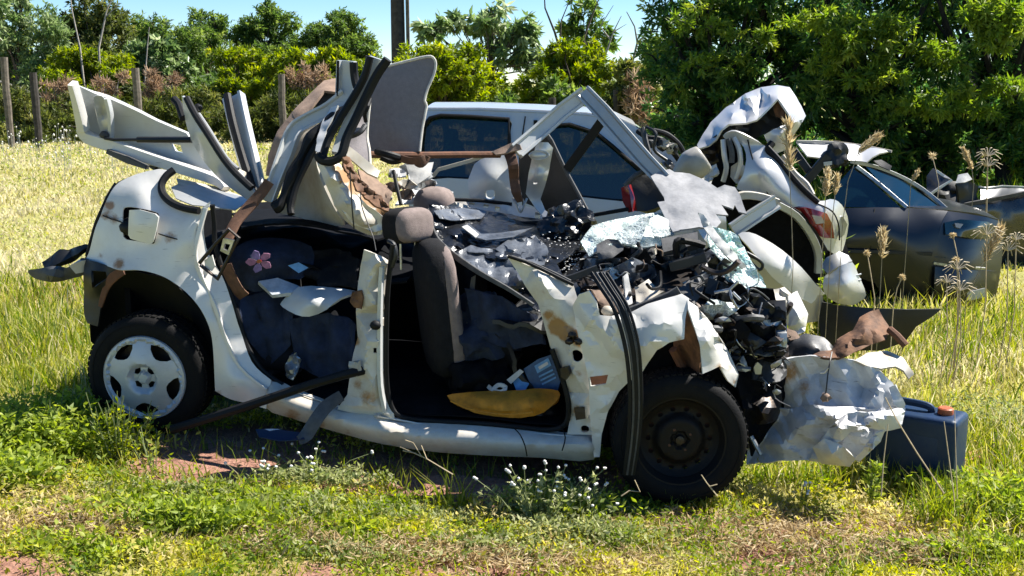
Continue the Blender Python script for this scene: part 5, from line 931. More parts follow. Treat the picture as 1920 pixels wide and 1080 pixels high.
# ---- grey board on top, tail lamp
GB = sheet('torn_grey_board', [(1220, 332, -1.0), (1238, 322, -1.05), (1255, 318, -1.08), (1264, 324, -1.06), (1293, 327, -1.08), (1327, 342, -1.0), (1345, 354, -.95), (1358, 347, -.98), (1378, 352, -.98), (1388, 367, -.92), (1393, 383, -.86), (1400, 402, -.8), (1385, 398, -.82), (1378, 386, -.86), (1374, 393, -.84), (1352, 385, -.84), (1365, 405, -.78), (1342, 403, -.76), (1352, 418, -.72), (1340, 431, -.66), (1310, 427, -.66), (1273, 432, -.62), (1262, 428, -.64), (1250, 400, -.75), (1245, 372, -.86), (1230, 348, -.95)], PAPER, None, h=7, th=.008, amp=.018, freq=9, wamp=.03, wfreq=6, inner=[(1300, 380, -.82)], label='grey torn sheet of board lying on top of the crushed front', cat='board', smooth=40)
sheet('torn_grey_board', [(1233, 380, -.84), (1247, 378, -.84), (1254, 402, -.74), (1264, 428, -.63), (1275, 433, -.6), (1262, 436, -.6), (1250, 415, -.68)], PAPER, None, h=6, th=.008, label='narrow grey strip torn from the left edge of the board', cat='board')
TLm = thing('loose_tail_lamp', CAR.at(1205, 395, -1.15), 'loose black and red tail lamp left of the grey torn board', 'tail lamp')
sheet('lamp_body', [(1182, 345, -1.15), (1200, 328, -1.18), (1240, 326, -1.2), (1250, 350, -1.15), (1250, 385, -1.1), (1215, 400, -1.1), (1190, 395, -1.12)], PLAST, TLm, h=8, th=.06, amp=.02)
sheet('red_lens', [(1168, 352, -1.12), (1180, 346, -1.10), (1186, 370, -1.08), (1190, 396, -1.08), (1182, 398, -1.1), (1172, 378, -1.12)], REDL, TLm, h=6, th=.03)
tube('lamp_rim', [(1172, 348, -1.1), (1190, 330, -1.1), (1210, 322, -1.12), (1238, 321, -1.14)], .014, PLASTG, TLm, per=3)
# ---- things lying inside and about the wreck
YB = thing('ochre_bag', CU(1.75, -.2, .24), 'flat ochre yellow bag lying in the front door opening of the white wreck', 'bag')
sheet('bag_body', [(838, 742, -.20), (870, 738, -.22), (940, 738, -.22), (1010, 734, -.22), (1046, 738, -.22), (1046, 752, -.18), (1030, 764, -.16), (1000, 778, -.13), (950, 782, -.13), (890, 772, -.15), (856, 760, -.18)], YEL, YB, h=8, th=.025, inner=[(940, 760, -.11), (900, 757, -.13), (1000, 757, -.115)], curve=2, amp=.02, freq=9, an=(.5, 1.6, .3), smooth=40)
tube('bag_seam', [(845, 752, -.15), (885, 768, -.10), (945, 777, -.07), (1000, 773, -.07)], .004, YEL, YB, per=3)
BX = thing('blue_carton', CAR.at(1010, 720, -.45), 'blue carton with a pale label standing behind the ochre bag', 'carton')
sheet('carton_face', [(986, 690, -.36), (1012, 672, -.36), (1036, 664, -.36), (1054, 712, -.34), (1048, 730, -.34), (1005, 734, -.34)], BLUEC, BX, h=9, th=.08, smooth=30)
sheet('carton_label', [(1002, 686, -.307), (1028, 671, -.307), (1034, 685, -.305), (1008, 700, -.305)], LBL, BX, h=9, th=.004)
sheet('carton_print', [(1009, 688, -.300), (1026, 678, -.300), (1028, 683, -.299), (1012, 693, -.299)], WHITEP, BX, h=9, th=.003)
for k in range(3): sheet('carton_print', [(1010 + k * 3, 705 + k * 7, -.296), (1036 + k * 3, 692 + k * 7, -.296), (1037 + k * 3, 695 + k * 7, -.296), (1011 + k * 3, 708 + k * 7, -.296)], LBL, BX, h=9, th=.003)
sheet('carton_flap', [(962, 716, -.3), (980, 702, -.32), (992, 720, -.3), (985, 732, -.28), (968, 732, -.28)], LBL, BX, h=7, th=.006)
sheet('white_card', [(950, 712, -.28), (975, 692, -.3), (982, 697, -.3), (958, 720, -.28)], WHITEP, None, h=6, th=.006, label='small white card leaning on the blue carton', cat='card')
channel('white_tie', [(915, 724, -.26), (925, 732, -.24), (940, 735, -.22), (948, 726, -.24), (934, 722, -.25), (922, 734, -.22)], .02, .006, WHITEP, None, per=3, label='white crumpled ribbon lying above the ochre bag', cat='ribbon')
blob('black_bundle', CAR.at(1012, 780, -.25), (.09, .07, .05), PLAST, None, seed=4, amp=.4, label='black rubber scrap right of the ochre bag on the sill', cat='scrap')
FLC = thing('floral_cloth', CAR.at(500, 540, -.3), 'navy floral cloth bundled on the rear seat of the white wreck', 'cloth')
sheet('cloth_body', [(432, 490, -.30), (448, 466, -.34), (480, 453, -.40), (530, 452, -.46), (580, 466, -.5), (584, 500, -.45), (560, 525, -.38), (520, 520, -.34), (490, 545, -.26), (465, 540, -.24), (440, 520, -.26)], NAVY, FLC, h=8, th=.03, inner=[(480, 490, -.22), (530, 485, -.34)], amp=.02, curve=2)
for k in range(5):
    a = k * 1.257 + .5; q = [(486 + math.cos(a) * f * 26 + math.cos(a + 1.57) * g_ * 9, 490 + (math.sin(a) * f * 26 + math.sin(a + 1.57) * g_ * 9) * .85) for f, g_ in ((.12, 0), (.4, .7), (.75, .9), (1, .25), (.92, -.2), (.7, -.85), (.4, -.7))]
    sheet('flower_petal', [(x, y, -.165 - .0006 * (x - 480)) for x, y in q], MAUVE if k % 2 else PINK, FLC, h=5, th=.006)
sheet('flower_centre', [(486 + math.cos(b) * 5, 490 + math.sin(b) * 4, -.158) for b in np.linspace(0, 6.28, 7)[:-1]], REDL, FLC, h=5, th=.006)
sheet('leaf_print', [(540, 498, -.28), (560, 492, -.3), (578, 502, -.32), (560, 512, -.29)], LBL, FLC, h=6, th=.006)
sheet('pale_cushion', [(484, 530, -.22), (520, 524, -.28), (560, 540, -.3), (545, 552, -.22), (510, 556, -.18)], WCLOTH, None, h=7, th=.02, amp=.01, label='pale grey cloth folded below the floral cloth', cat='cloth')
wp = sheet('white_plastic_tray', [(530, 566, -.22), (560, 540, -.26), (610, 540, -.3), (668, 548, -.34), (640, 560, -.24), (612, 580, -.2), (580, 593, -.16), (556, 590, -.17), (530, 576, -.2)], GREYP, None, h=7, th=.012, inner=[(590, 566, -.16)], curve=2, label='curved white panel lying across the rear seat opening', cat='panel')
for i, (x, y, v, s, m, l) in enumerate([(490, 600, -.35, (.16, .12, .14), NAVY, 'navy bundle of clothes just ahead of the rear door jamb'), (570, 640, -.4, (.22, .16, .14), NAVY, 'large navy cloth heap in the rear footwell'), (620, 660, -.38, (.16, .12, .16), DARKIN, 'black bag slumped behind the middle pillar'), (900, 620, -.5, (.18, .2, .16), NAVY, 'navy cloth hanging under the dashboard'), (905, 690, -.45, (.18, .2, .14), DARKIN, 'black heap in the front footwell')]):
    blob('cloth_bundle', CAR.at(x, y, v), s, m, None, seed=i + 3, amp=.5, freq=1.7, sub=4, label=l, cat='bundle', group='cloth bundles inside the wreck')
for i, (q, m, l) in enumerate([([(452, 560, -.20), (500, 548, -.24), (548, 590, -.22), (540, 650, -.18), (500, 690, -.16), (470, 640, -.16)], NAVY, 'rumpled navy coat spilling against the rear door jamb'), ([(540, 600, -.20), (610, 590, -.24), (664, 610, -.24), (660, 690, -.18), (600, 720, -.14), (548, 690, -.16)], NAVY, 'rumpled navy blanket hanging behind the middle pillar'), ([(560, 470, -.5), (640, 468, -.55), (672, 490, -.4), (668, 540, -.3), (610, 535, -.34), (575, 520, -.4)], SEAT, 'charcoal cloth draped over the rear seat edge'), ([(872, 540, -.34), (940, 560, -.3), (1000, 600, -.24), (1020, 650, -.22), (960, 660, -.26), (890, 630, -.32)], NAVY, 'navy cloth drooping from the torn tarp edge')]):
    sheet('rumpled_cloth', q, m, None, h=6, th=.012, amp=.05, freq=6, wamp=.09, wfreq=8, an=(1.3, .6, .6), seed=i + 5, smooth=50, label=l, cat='cloth', group='rumpled cloths in the wreck')
sheet('foil_scrap', [(530, 690, -.12), (542, 668, -.14), (552, 664, -.14), (562, 672, -.14), (555, 700, -.1), (545, 716, -.08), (534, 712, -.1)], STEELL, None, h=5, th=.006, amp=.05, freq=20, label='crumpled silver foil in the rear door opening', cat='foil')
tube('black_pole', [(322, 806, .16), (467, 760, .13), (580, 722, .10), (648, 702, .06), (700, 690, -.05)], .021, RUB, None, label='long black rubber pole leaning across the rear sill', cat='pole')
channel('grey_strap', [(640, 742, -.02), (612, 762, .05), (592, 788, .10), (575, 815, .12), (560, 826, .16)], [.05, .06, .06, .06, .04], .008, STRAPG, None, per=4, label='grey webbing strap hanging over the sill behind the middle pillar', cat='strap')
sheet('blue_film', [(478, 806, .18), (520, 806, .14), (560, 812, .12), (570, 826, .16), (520, 828, .22), (486, 820, .22)], BLUEPL, None, h=7, th=.005, amp=.02, label='blue plastic film on the ground under the rear sill', cat='film')
tube('thin_cable', [(963, 802, -.04), (975, 815, .03), (984, 835, .04), (988, 855, .03)], .003, RUB, W, n=5, per=3)
tube('thin_cable', [(1052, 800, -.04), (1060, 820, .03), (1054, 845, .04)], .003, RUB, W, n=5, per=3)
# ---- jerrycan
jb = gpt(1712, 900); JC = thing('jerrycan', jb, 'dark blue plastic jerrycan with an orange cap at the front of the wreck', 'jerrycan')
JR = Matrix.Rotation(math.radians(-38), 3, 'Z')
def jp(x, y, z): return jb + JR @ Vector((x, y, z))
def rounded_can():
    bm = bmesh.new(); bmesh.ops.create_cube(bm, size=1); bmesh.ops.scale(bm, vec=(.40, .21, .34), verts=bm.verts)
    bmesh.ops.bevel(bm, geom=bm.edges[:], offset=.03, segments=3, affect='EDGES', profile=.6); bm.verts.index_update()
    V = [jp(v.co.x, v.co.y, v.co.z + .165 + (.012 * (v.co.x > .05) if v.co.z > .1 else 0)) for v in bm.verts]; F = [tuple(v.index for v in f.verts) for f in bm.faces]; bm.free(); return V, F
build('can_body', *rounded_can(), BLUEPL, JC, smooth=50)
for s in (-1, 1): box('side_panel', jp(0, s * .1005, .16), (.25, .012, .19), BLUEPL, JC, R=JR, bev=.006)
for s in (-1, 1): box('end_rib', jp(s * .186, 0, .17), (.012, .10, .2), BLUEPL, JC, R=JR, bev=.005)
tube('handle', [jp(-.13, 0, .33), jp(-.12, 0, .365), jp(-.03, 0, .372), jp(.05, 0, .365), jp(.06, 0, .33)], .017, BLUEPL, JC, px=False, per=4)
lathe('spout', [(0, .03), (.034, .03), (.036, -.02)], jp(.12, 0, .332), Matrix.Identity(3), PLAST, JC, n=20)
lathe('cap', [(0, .024), (.028, .024), (.034, .019), (.035, 0), (.034, -.01)], jp(.12, 0, .352), Matrix.Identity(3), ORANGE, JC, n=20)
tp = gpt(1818, 862); box('clay_tile', tp + Vector((0, 0, .015)), (.16, .09, .02), TILE, None, R=Matrix.Rotation(.3, 3, 'Z') @ Matrix.Rotation(.1, 3, 'X'), bev=.004, label='broken red clay tile on the grass right of the jerrycan', cat='tile')
# ================================================================== silver car behind the wreck
S2 = Frame(at(1000, 300, 8.4), (1, -.04)); C2 = thing('silver_car', Vector((at(980, 300, 8.8).x, 9.0, 0)), 'silver hatchback with dark tinted windows standing behind the white wreck', 'car')
ROOF2 = [(772, 250, -.08), (780, 222, -.11), (800, 204, -.13), (900, 204, -.13), (1000, 208, -.13), (1100, 213, -.13), (1160, 223, -.13), (1192, 238, -.12), (1232, 264, -.14), (1272, 302, -.06), (1296, 334, .0)]
REARW = [(790, 268), (794, 236), (806, 221), (826, 216), (880, 218), (954, 223), (955, 262), (952, 338), (900, 337), (840, 334), (793, 332)]
FRNTW = [(1002, 330), (1010, 262), (1030, 236), (1068, 233), (1118, 249), (1148, 273), (1174, 296), (1204, 322), (1214, 345), (1212, 378), (1150, 376), (1060, 366), (1003, 358)]
sheet('body_side', ROOF2 + [(1300, 420, .05), (1300, 545, .03), (1100, 560, .03), (775, 565, .03), (768, 420, .05)], SILVER, C2, fr=S2, h=16, th=.02, holes=[REARW, FRNTW], inner=[(900, 355, .02), (1100, 400, .04), (900, 440, .06), (1150, 470, .06), (980, 300, -.055), (980, 350, .0)], smooth=50)
def grow(q, c, k): return [(c[0] + (x - c[0]) * k, c[1] + (y - c[1]) * k) for x, y in q]
def wpane(nm, q, par, fr, v0, v1, m=TINT, k=1.02):
    cx = sum(p[0] for p in q) / len(q); cy = sum(p[1] for p in q) / len(q); ys = [p[1] for p in q]; y0, y1 = min(ys), max(ys)
    return sheet(nm, [(x, y, v0 + (v1 - v0) * (y - y0) / (y1 - y0)) for x, y in grow(q, (cx, cy), k)], m, par, fr=fr, h=18, th=.006, smooth=60)
for q in (REARW, FRNTW):
    wpane('window', q, C2, S2, -.15, -.04, TINTS); cx = sum(p[0] for p in q) / len(q); cy = sum(p[1] for p in q) / len(q); ys = [p[1] for p in q]
    tube('window_seal', [(x, y, -.10 + .10 * (y - min(ys)) / (max(ys) - min(ys))) for x, y in q + q[:1]], .014, RUB, C2, fr=S2)
def shell(nm, line, depth, m, par, fr, th=.02, nseg=6, crown=.05, **kw):
    """a panel carried back from a pixel line on the near side to the far side of the body, slightly crowned"""
    a = [fr.at(*p[:3]) for p in line]; P3 = []; n = len(a)
    for j in range(nseg + 1):
        f = j / nseg
        for p in a: P3.append(tuple(p - fr.n * depth * f + Vector((0, 0, crown * 4 * f * (1 - f)))))
    T = []
    for j in range(nseg):
        for i in range(n - 1): q = j * n + i; T += [(q, q + 1, q + n + 1), (q, q + n + 1, q + n)]
    V, F, ix = solid(np.array(P3), np.array(T), th, face=(0, 0, 1)); return build(nm, V, F, m, par, smooth=45, **kw)
shell('roof', ROOF2[2:8], 1.25, SILVER, C2, S2, crown=.03); shell('rear_end', [(768, 560, .02), (768, 420, .04), (772, 250, -.08), (780, 222, -.11), (800, 204, -.13)], 1.3, SILVER, C2, S2, crown=0)
shell('windscreen', ROOF2[7:], 1.25, TINT, C2, S2, crown=.02)
shell('floor', [(770, 540, .0), (1300, 540, .0)], 1.5, DARKIN, C2, S2, crown=0)
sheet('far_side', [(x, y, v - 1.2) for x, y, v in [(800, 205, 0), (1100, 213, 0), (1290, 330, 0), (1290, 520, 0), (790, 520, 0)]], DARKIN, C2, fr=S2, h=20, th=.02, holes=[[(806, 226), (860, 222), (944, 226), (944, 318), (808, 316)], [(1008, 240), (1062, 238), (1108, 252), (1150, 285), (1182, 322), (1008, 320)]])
for x, v in ((850, -.35), (850, -.9), (1040, -.35), (1040, -.9)):
    blob('seat_back', S2.at(x, 330, v), (.10, .22, .30), SEAT, C2, sq=.6, amp=.05); blob('seat_headrest', S2.at(x - 4, 262, v), (.06, .12, .09), SEAT, C2, sq=.6, amp=.05)
sheet('front_wing', [(1296, 334, .0), (1330, 350, -.05), (1360, 380, -.1), (1365, 480, -.1), (1300, 545, .03), (1300, 420, .05)], SILVER, C2, fr=S2, h=14, th=.01, amp=.06, freq=5)
tube('door_gap', [(985, 218, -.10), (980, 250, -.08), (978, 300, -.045), (979, 345, .008), (981, 400, .055)], .005, RUB, C2, fr=S2)
box('aerial_base', S2.at(1004, 230, -.10), (.03, .02, .04), RUB, C2)
shell('roof_gutter', [(800, 207, -.115), (900, 207, -.115), (1000, 211, -.115), (1100, 216, -.115), (1158, 226, -.115)], .02, GALV, C2, S2, crown=0, th=.008)
shell('bonnet', [(1296, 336, 0), (1340, 352, 0), (1372, 380, 0)], 1.3, SILVER, C2, S2, crown=.05)
for i, q in enumerate([[(1196, 246, .02), (1215, 258, .1), (1240, 262, .1), (1262, 285, .1), (1280, 310, .05)], [(1205, 240, .1), (1212, 270, .15), (1222, 300, .15), (1240, 325, .1)], [(1225, 245, -.1), (1250, 252, -.1), (1272, 270, -.1), (1283, 290, -.1)], [(1212, 238, .1), (1230, 250, .2), (1226, 280, .2), (1250, 300, .2)]]): tube('loose_hose', q, .022 if i != 3 else .012, [RUB, PLASTG, RUB, PLAST][i], C2, fr=S2, per=4)
for i in range(9):
    x, y = 1215 + random.uniform(-8, 60), 262 + random.uniform(0, 58); c = S2.at(x, y + (x - 1215) * .2, .12); V, F = blobgeo(c, (.05, .03, .035), Matrix.Rotation(i, 3, 'Y'), i, .8, 2, 2); build('crushed_fragment', V, F, [PLAST, GALV, CREAM, PLASTG][i % 4], C2, smooth=20)
# ================================================================== crushed pale silver saloon with a red lamp
S3 = Frame(at(1450, 450, 7.2), (1, .05)); C3 = thing('crushed_saloon', Vector((at(1480, 450, 7.5).x, 7.6, -.08)), 'crushed pale silver saloon with its boot folded upwards and a red tail lamp', 'car')
sheet('folded_boot', [(1457, 161, -.3), (1480, 165, -.28), (1492, 183, -.2), (1501, 199, -.15), (1510, 218, -.1), (1503, 230, -.02), (1485, 229, .05), (1477, 213, .05), (1459, 187, .02), (1450, 196, .03), (1420, 226, .06), (1400, 232, .06), (1367, 234, .05), (1354, 244, .06), (1344, 262, .04), (1330, 274, .02), (1310, 280, .0), (1308, 273, -.05), (1317, 256, -.1), (1333, 231, -.2), (1363, 202, -.3), (1398, 177, -.36), (1427, 165, -.36)], SILVER, C3, fr=S3, h=7, th=.012, mode='facet', amp=.012, freq=8,
      inner=[(1402, 186, -.14), (1412, 205, -.04), (1428, 190, -.20), (1440, 178, -.12), (1395, 195, -.22), (1375, 215, -.05), (1470, 180, -.1), (1488, 208, -.02), (1430, 178, -.26), (1345, 235, -.10)], smooth=26, stains=[(1425, 195, 14, .3)])
sheet('boot_lip', [(1433, 253, .08), (1450, 243, .08), (1483, 231, .08), (1505, 224, .02), (1496, 240, .02), (1486, 253, .03), (1478, 262, .05), (1474, 280, .05), (1450, 290, .06), (1440, 270, .07)], SILVER, C3, fr=S3, h=7, th=.012, mode='facet', inner=[(1465, 250, .12)], smooth=40)
sheet('boot_dark_sheet', [(1350, 246, -.02), (1368, 234, -.1), (1420, 224, -.14), (1455, 190, -.16), (1468, 205, -.12), (1486, 230, -.04), (1460, 240, -.08), (1436, 252, -.06), (1410, 262, -.06), (1380, 258, -.08)], PLAST, C3, fr=S3, h=8, th=.01, amp=.06, freq=9)  # black sheet stands for the shade inside the folded boot
sheet('lamp_mount', [(1450, 196, -.06), (1460, 190, -.04), (1470, 205, .0), (1474, 215, .02), (1466, 222, .0), (1456, 218, -.04)], RUSTL, C3, fr=S3, h=6, th=.012, amp=.04, freq=14)
sheet('crushed_side', [(1310, 280, -.02), (1332, 262, .0), (1352, 246, .02), (1362, 262, .02), (1352, 290, .0), (1348, 318, .0), (1330, 325, -.04), (1322, 300, -.04)], STEELD, C3, fr=S3, h=6, th=.01, amp=.08, freq=10)
QU3 = [(1356, 254, .05), (1366, 247, .08), (1380, 245, .1), (1407, 257, .12), (1433, 273, .12), (1453, 293, .14), (1483, 330, .2), (1507, 357, .24), (1533, 378, .28), (1556, 374, .24), (1571, 378, .2), (1583, 394, .14), (1590, 420, .08), (1584, 455, .06), (1572, 478, .10), (1548, 466, .20), (1528, 440, .26), (1500, 408, .28), (1455, 381, .26), (1420, 367, .22), (1382, 354, .14), (1394, 330, .16), (1400, 300, .14), (1394, 276, .10), (1380, 262, .06), (1364, 262, .05)]
sheet('rear_quarter', QU3, SILVW, C3, fr=S3, h=8, th=.012, curve=2, inner=[(1430, 320, .26), (1470, 360, .285), (1420, 290, .15), (1540, 395, .31), (1412, 340, .21), (1415, 270, .10)], wamp=.02, wfreq=4, smooth=45, holes=[[(1484, 389), (1512, 391), (1546, 402), (1557, 420), (1561, 444), (1544, 442), (1522, 430), (1502, 410)]])
tube('shut_line', [(1402, 262, .125), (1412, 300, .17), (1428, 340, .245), (1448, 378, .27)], .005, RUB, C3, fr=S3, per=4)
tube('shut_line', [(1533, 382, .30), (1560, 396, .29), (1572, 420, .22), (1574, 450, .16)], .005, RUB, C3, fr=S3, per=4)
tl = sheet('tail_lamp', [(1480, 387, .27), (1512, 389, .34), (1548, 400, .33), (1559, 420, .28), (1563, 446, .24), (1544, 444, .26), (1520, 432, .28), (1500, 411, .28)], REDL, C3, fr=S3, h=7, th=.02, inner=[(1530, 415, .37)], smooth=60)
sheet('clear_lens', [(1522, 403, .40), (1540, 406, .40), (1546, 418, .395), (1530, 420, .40)], CLEARL, tl, fr=S3, h=6, th=.008)
sheet('quarter_edge', [(1566, 410, .16), (1580, 405, .18), (1588, 420, .16), (1582, 440, .15), (1574, 446, .16), (1570, 430, .17)], GALV, C3, fr=S3, h=6, th=.012)
tube('window_gasket', [(1438, 276, .15), (1462, 302, .18), (1490, 337, .24), (1512, 360, .28), (1534, 380, .3)], .02, RUB, C3, fr=S3, per=3)
tube('window_gasket', [(1448, 268, .12), (1440, 282, .14), (1450, 300, .15)], .025, RUB, C3, fr=S3, per=3)
tube('glass_edge_strip', [(1466, 292, .1), (1490, 325, .14), (1512, 345, .2), (1524, 366, .25)], .018, CREAM, C3, fr=S3, per=3)
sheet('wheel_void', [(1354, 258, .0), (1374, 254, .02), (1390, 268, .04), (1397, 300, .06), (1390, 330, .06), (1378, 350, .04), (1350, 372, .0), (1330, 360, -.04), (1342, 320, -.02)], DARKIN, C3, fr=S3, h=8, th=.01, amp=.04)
for q in ([(1356, 262, .08), (1358, 290, .1), (1362, 315, .1), (1356, 340, .08)], [(1366, 260, .1), (1372, 285, .12), (1372, 305, .12)], [(1376, 258, .1), (1386, 280, .12), (1388, 310, .12), (1380, 335, .1)]): tube('inner_rib', q, .018, [PLASTG, SILVER, PLAST][len(q) % 3], C3, fr=S3, per=3)
sheet('inner_panel', [(1372, 312, .10), (1386, 302, .12), (1398, 312, .14), (1404, 330, .14), (1398, 346, .14), (1380, 344, .12), (1370, 332, .1)], CREAM, C3, fr=S3, h=6, th=.012, amp=.03, freq=10, stains=[(1388, 335, 14, .6)])
sheet('torn_edge', [(1325, 318, .1), (1345, 308, .1), (1348, 325, .1), (1332, 342, .12), (1322, 345, .12)], WHITEP, C3, fr=S3, h=5, th=.01, amp=.06, freq=16)
channel('door_window_frame', [(1374, 432, .48), (1412, 406, .46), (1456, 378, .42)], .095, .04, SILVER, C3, fr=S3, lip=.35)
channel('door_window_frame', [(1365, 376, .40), (1395, 366, .40), (1430, 370, .40), (1458, 380, .41)], .05, .04, CREAM, C3, fr=S3, per=3)
channel('door_edge', [(1458, 384, .40), (1492, 404, .38), (1520, 440, .36), (1534, 475, .34), (1534, 512, .34)], .045, .04, GALV, C3, fr=S3, per=3)
channel('door_edge', [(1462, 382, .36), (1500, 402, .34), (1528, 438, .32), (1546, 468, .28)], .03, .03, RUB, C3, fr=S3, per=3)
sheet('cabin_dark_sheet', [(1350, 380, .25), (1400, 368, .28), (1455, 384, .32), (1494, 406, .32), (1520, 440, .31), (1534, 475, .29), (1534, 530, .29), (1480, 540, .2), (1390, 480, .2)], DARKIN, C3, fr=S3, h=16, th=.01)  # dark sheet across the opening stands for the shade inside
bp3 = sheet('rear_bumper', [(1552, 514, .32), (1574, 500, .38), (1597, 492, .34), (1606, 510, .32), (1614, 528, .3), (1623, 553, .28), (1612, 564, .28), (1598, 571, .3), (1573, 568, .34), (1552, 556, .34), (1544, 540, .34), (1545, 524, .33)], SILVW, C3, fr=S3, h=7, th=.012, inner=[(1585, 530, .42), (1580, 555, .40)], curve=2, amp=.006)
sheet('bumper_top', [(1540, 500, .22), (1550, 484, .22), (1573, 473, .22), (1590, 480, .22), (1598, 491, .32), (1574, 500, .38), (1553, 514, .34)], GALV, C3, fr=S3, h=6, th=.012)
for y in (520, 530): tube('bumper_crease', [(1596, y - 2, .345), (1608, y - 4, .325), (1614, y - 6, .31)], .006, GALV, C3, fr=S3)
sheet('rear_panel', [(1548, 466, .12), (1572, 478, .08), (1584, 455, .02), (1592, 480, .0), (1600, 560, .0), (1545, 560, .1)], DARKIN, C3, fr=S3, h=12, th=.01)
sheet('lower_side', [(1350, 470, .2), (1400, 480, .25), (1540, 540, .28), (1548, 600, .25), (1400, 620, .2), (1340, 600, .1)], SILVER, C3, fr=S3, h=16, th=.01)
shell('boot_floor', [(1350, 560, .2), (1590, 568, .2)], 1.2, DARKIN, C3, S3, crown=0)
LP = sheet('loose_white_panel', [(1384, 440, 0.610), (1404, 436, 0.610), (1430, 447, 0.610), (1466, 470, 0.560), (1502, 502, 0.520), (1530, 534, 0.480), (1546, 551, 0.460), (1532, 553, 0.460), (1520, 569, 0.480), (1484, 548, 0.560), (1446, 518, 0.640), (1424, 490, 0.680), (1402, 462, 0.660)], PW, None, fr=S3, h=8, th=.012, curve=2, inner=[(1465, 505, 0.630), (1440, 475, 0.645)], label='curved white body panel leaning between the two wrecks', cat='panel', smooth=50)
tube('loose_lever', [(1400, 474, 0.740), (1418, 484, 0.760), (1430, 496, 0.760), (1424, 506, 0.760), (1408, 492, 0.760)], .010, PLAST, None, fr=S3, per=3, label='black bent lever lying on the curved white panel', cat='lever')
MS = thing('mirror_shell', S3.at(1290, 345, .5), 'beige rounded mirror shell above the grey torn board', 'mirror')
c0 = S3.at(1296, 312, .45); RM = Matrix.Rotation(-.62, 3, 'Y'); V, F = blobgeo((0, 0, 0), (.15, .10, .10), None, 3, .06, 1, 4, .85); V = [c0 + RM @ Vector((min(v.x, .095), v.y * (1 if v.x > 0 else 1 + 4.2 * v.x), v.z * (1 if v.x > 0 else 1 + 4.2 * v.x))) for v in V]; build('shell', V, F, MIRR, MS, smooth=80)
sheet('torn_rim', [(1308, 284, .38), (1322, 296, .4), (1326, 316, .42), (1318, 334, .42), (1314, 312, .45)], WHITEP, MS, fr=S3, h=5, th=.012, amp=.02)
blob('stay', S3.at(1296, 336, .42), (.05, .04, .03), PLAST, MS, sub=2)
# ================================================================== dark blue saloon
S4 = Frame(at(1720, 450, 8.6), (1, -.10)); C4 = thing('dark_blue_saloon', Vector((at(1720, 450, 9).x, 9.2, -.05)), 'dark blue saloon seen from its rear corner, right of the crushed silver saloon', 'car')
sheet('body_side', [(1560, 392, -.05), (1640, 390, -.05), (1700, 391, -.06), (1776, 397, -.08), (1766, 414, .0), (1758, 440, .04), (1756, 490, .06), (1754, 540, .04), (1750, 572, .0), (1700, 574, .0), (1660, 560, .0), (1640, 530, .0), (1610, 520, .0), (1585, 535, .0), (1570, 565, .0), (1540, 570, .0), (1540, 450, .02)], BLUEBLK, C4, fr=S4, h=12, th=.02, inner=[(1660, 420, .06), (1660, 470, .07), (1720, 440, .06), (1720, 500, .08), (1600, 440, .06)], smooth=50)
sheet('boot_end', [(1776, 397, -.08), (1814, 402, -.14), (1850, 408, -.22), (1870, 414, -.3), (1881, 427, -.34), (1880, 445, -.34), (1876, 490, -.32), (1870, 535, -.3), (1862, 566, -.3), (1800, 574, -.1), (1750, 572, .0), (1754, 540, .04), (1756, 490, .06), (1758, 440, .04), (1766, 414, .0)], BLUEBLK, C4, fr=S4, h=10, th=.02, inner=[(1820, 440, -.06), (1820, 500, .0), (1800, 540, .0)], smooth=45)
tube('shut_line', [(1640, 392, -.03), (1634, 440, .075), (1630, 500, .05)], .006, RUB, C4, fr=S4, per=3)
channel('waist_moulding', [(1560, 470, .085), (1640, 472, .09), (1748, 476, .085)], .03, .012, PLAST, C4, fr=S4)
tl4 = sheet('tail_lamp', [(1770, 418, .01), (1800, 412, -.02), (1850, 416, -.12), (1872, 428, -.2), (1870, 448, -.2), (1820, 446, -.02), (1772, 440, .05)], TINT, C4, fr=S4, h=9, th=.02, inner=[(1820, 430, .0)])
sheet('painted_lamp_glint', [(1790, 418, .03), (1806, 420, .02), (1800, 428, .03), (1792, 426, .035)], CLEARL, tl4, fr=S4, h=6, th=.008)  # pale plate standing for a reflection on the lamp
channel('bumper_trim', [(1750, 493, .075), (1790, 499, .05), (1848, 504, -.08)], .022, .02, STEELL, C4, fr=S4)
channel('bumper_trim', [(1752, 481, .065), (1790, 484, .05)], .012, .02, PLASTG, C4, fr=S4)
sheet('rear_bumper', [(1752, 500, .09), (1800, 506, .06), (1866, 508, -.2), (1862, 560, -.22), (1800, 572, .02), (1750, 572, .06)], BLUEBLK, C4, fr=S4, h=10, th=.03, inner=[(1800, 540, .1)], smooth=45)
sheet('reflector', [(1812, 548, .06), (1846, 540, -.02), (1850, 556, -.03), (1816, 564, .05)], SILVER, C4, fr=S4, h=7, th=.01)
sheet('side_window', [(1560, 388, -.07), (1570, 345, -.16), (1600, 312, -.24), (1618, 318, -.24), (1640, 345, -.18), (1664, 368, -.12), (1690, 390, -.075)], TINT, C4, fr=S4, h=12, th=.008)
sheet('rear_glass', [(1622, 312, -.26), (1650, 318, -.32), (1690, 336, -.34), (1730, 366, -.3), (1770, 396, -.2), (1735, 394, -.12), (1702, 390, -.08), (1676, 366, -.12), (1648, 340, -.2)], TINT, C4, fr=S4, h=10, th=.008, inner=[(1690, 360, -.2)])
channel('chrome_strip', [(1606, 312, -.22), (1630, 330, -.2), (1664, 358, -.13), (1700, 389, -.05)], .03, .02, STEELL, C4, fr=S4, per=3)
channel('roof_edge', [(1596, 303, -.24), (1640, 312, -.3), (1682, 328, -.34), (1720, 348, -.34), (1752, 372, -.3), (1780, 397, -.2)], .03, .03, GALV, C4, fr=S4, per=3)
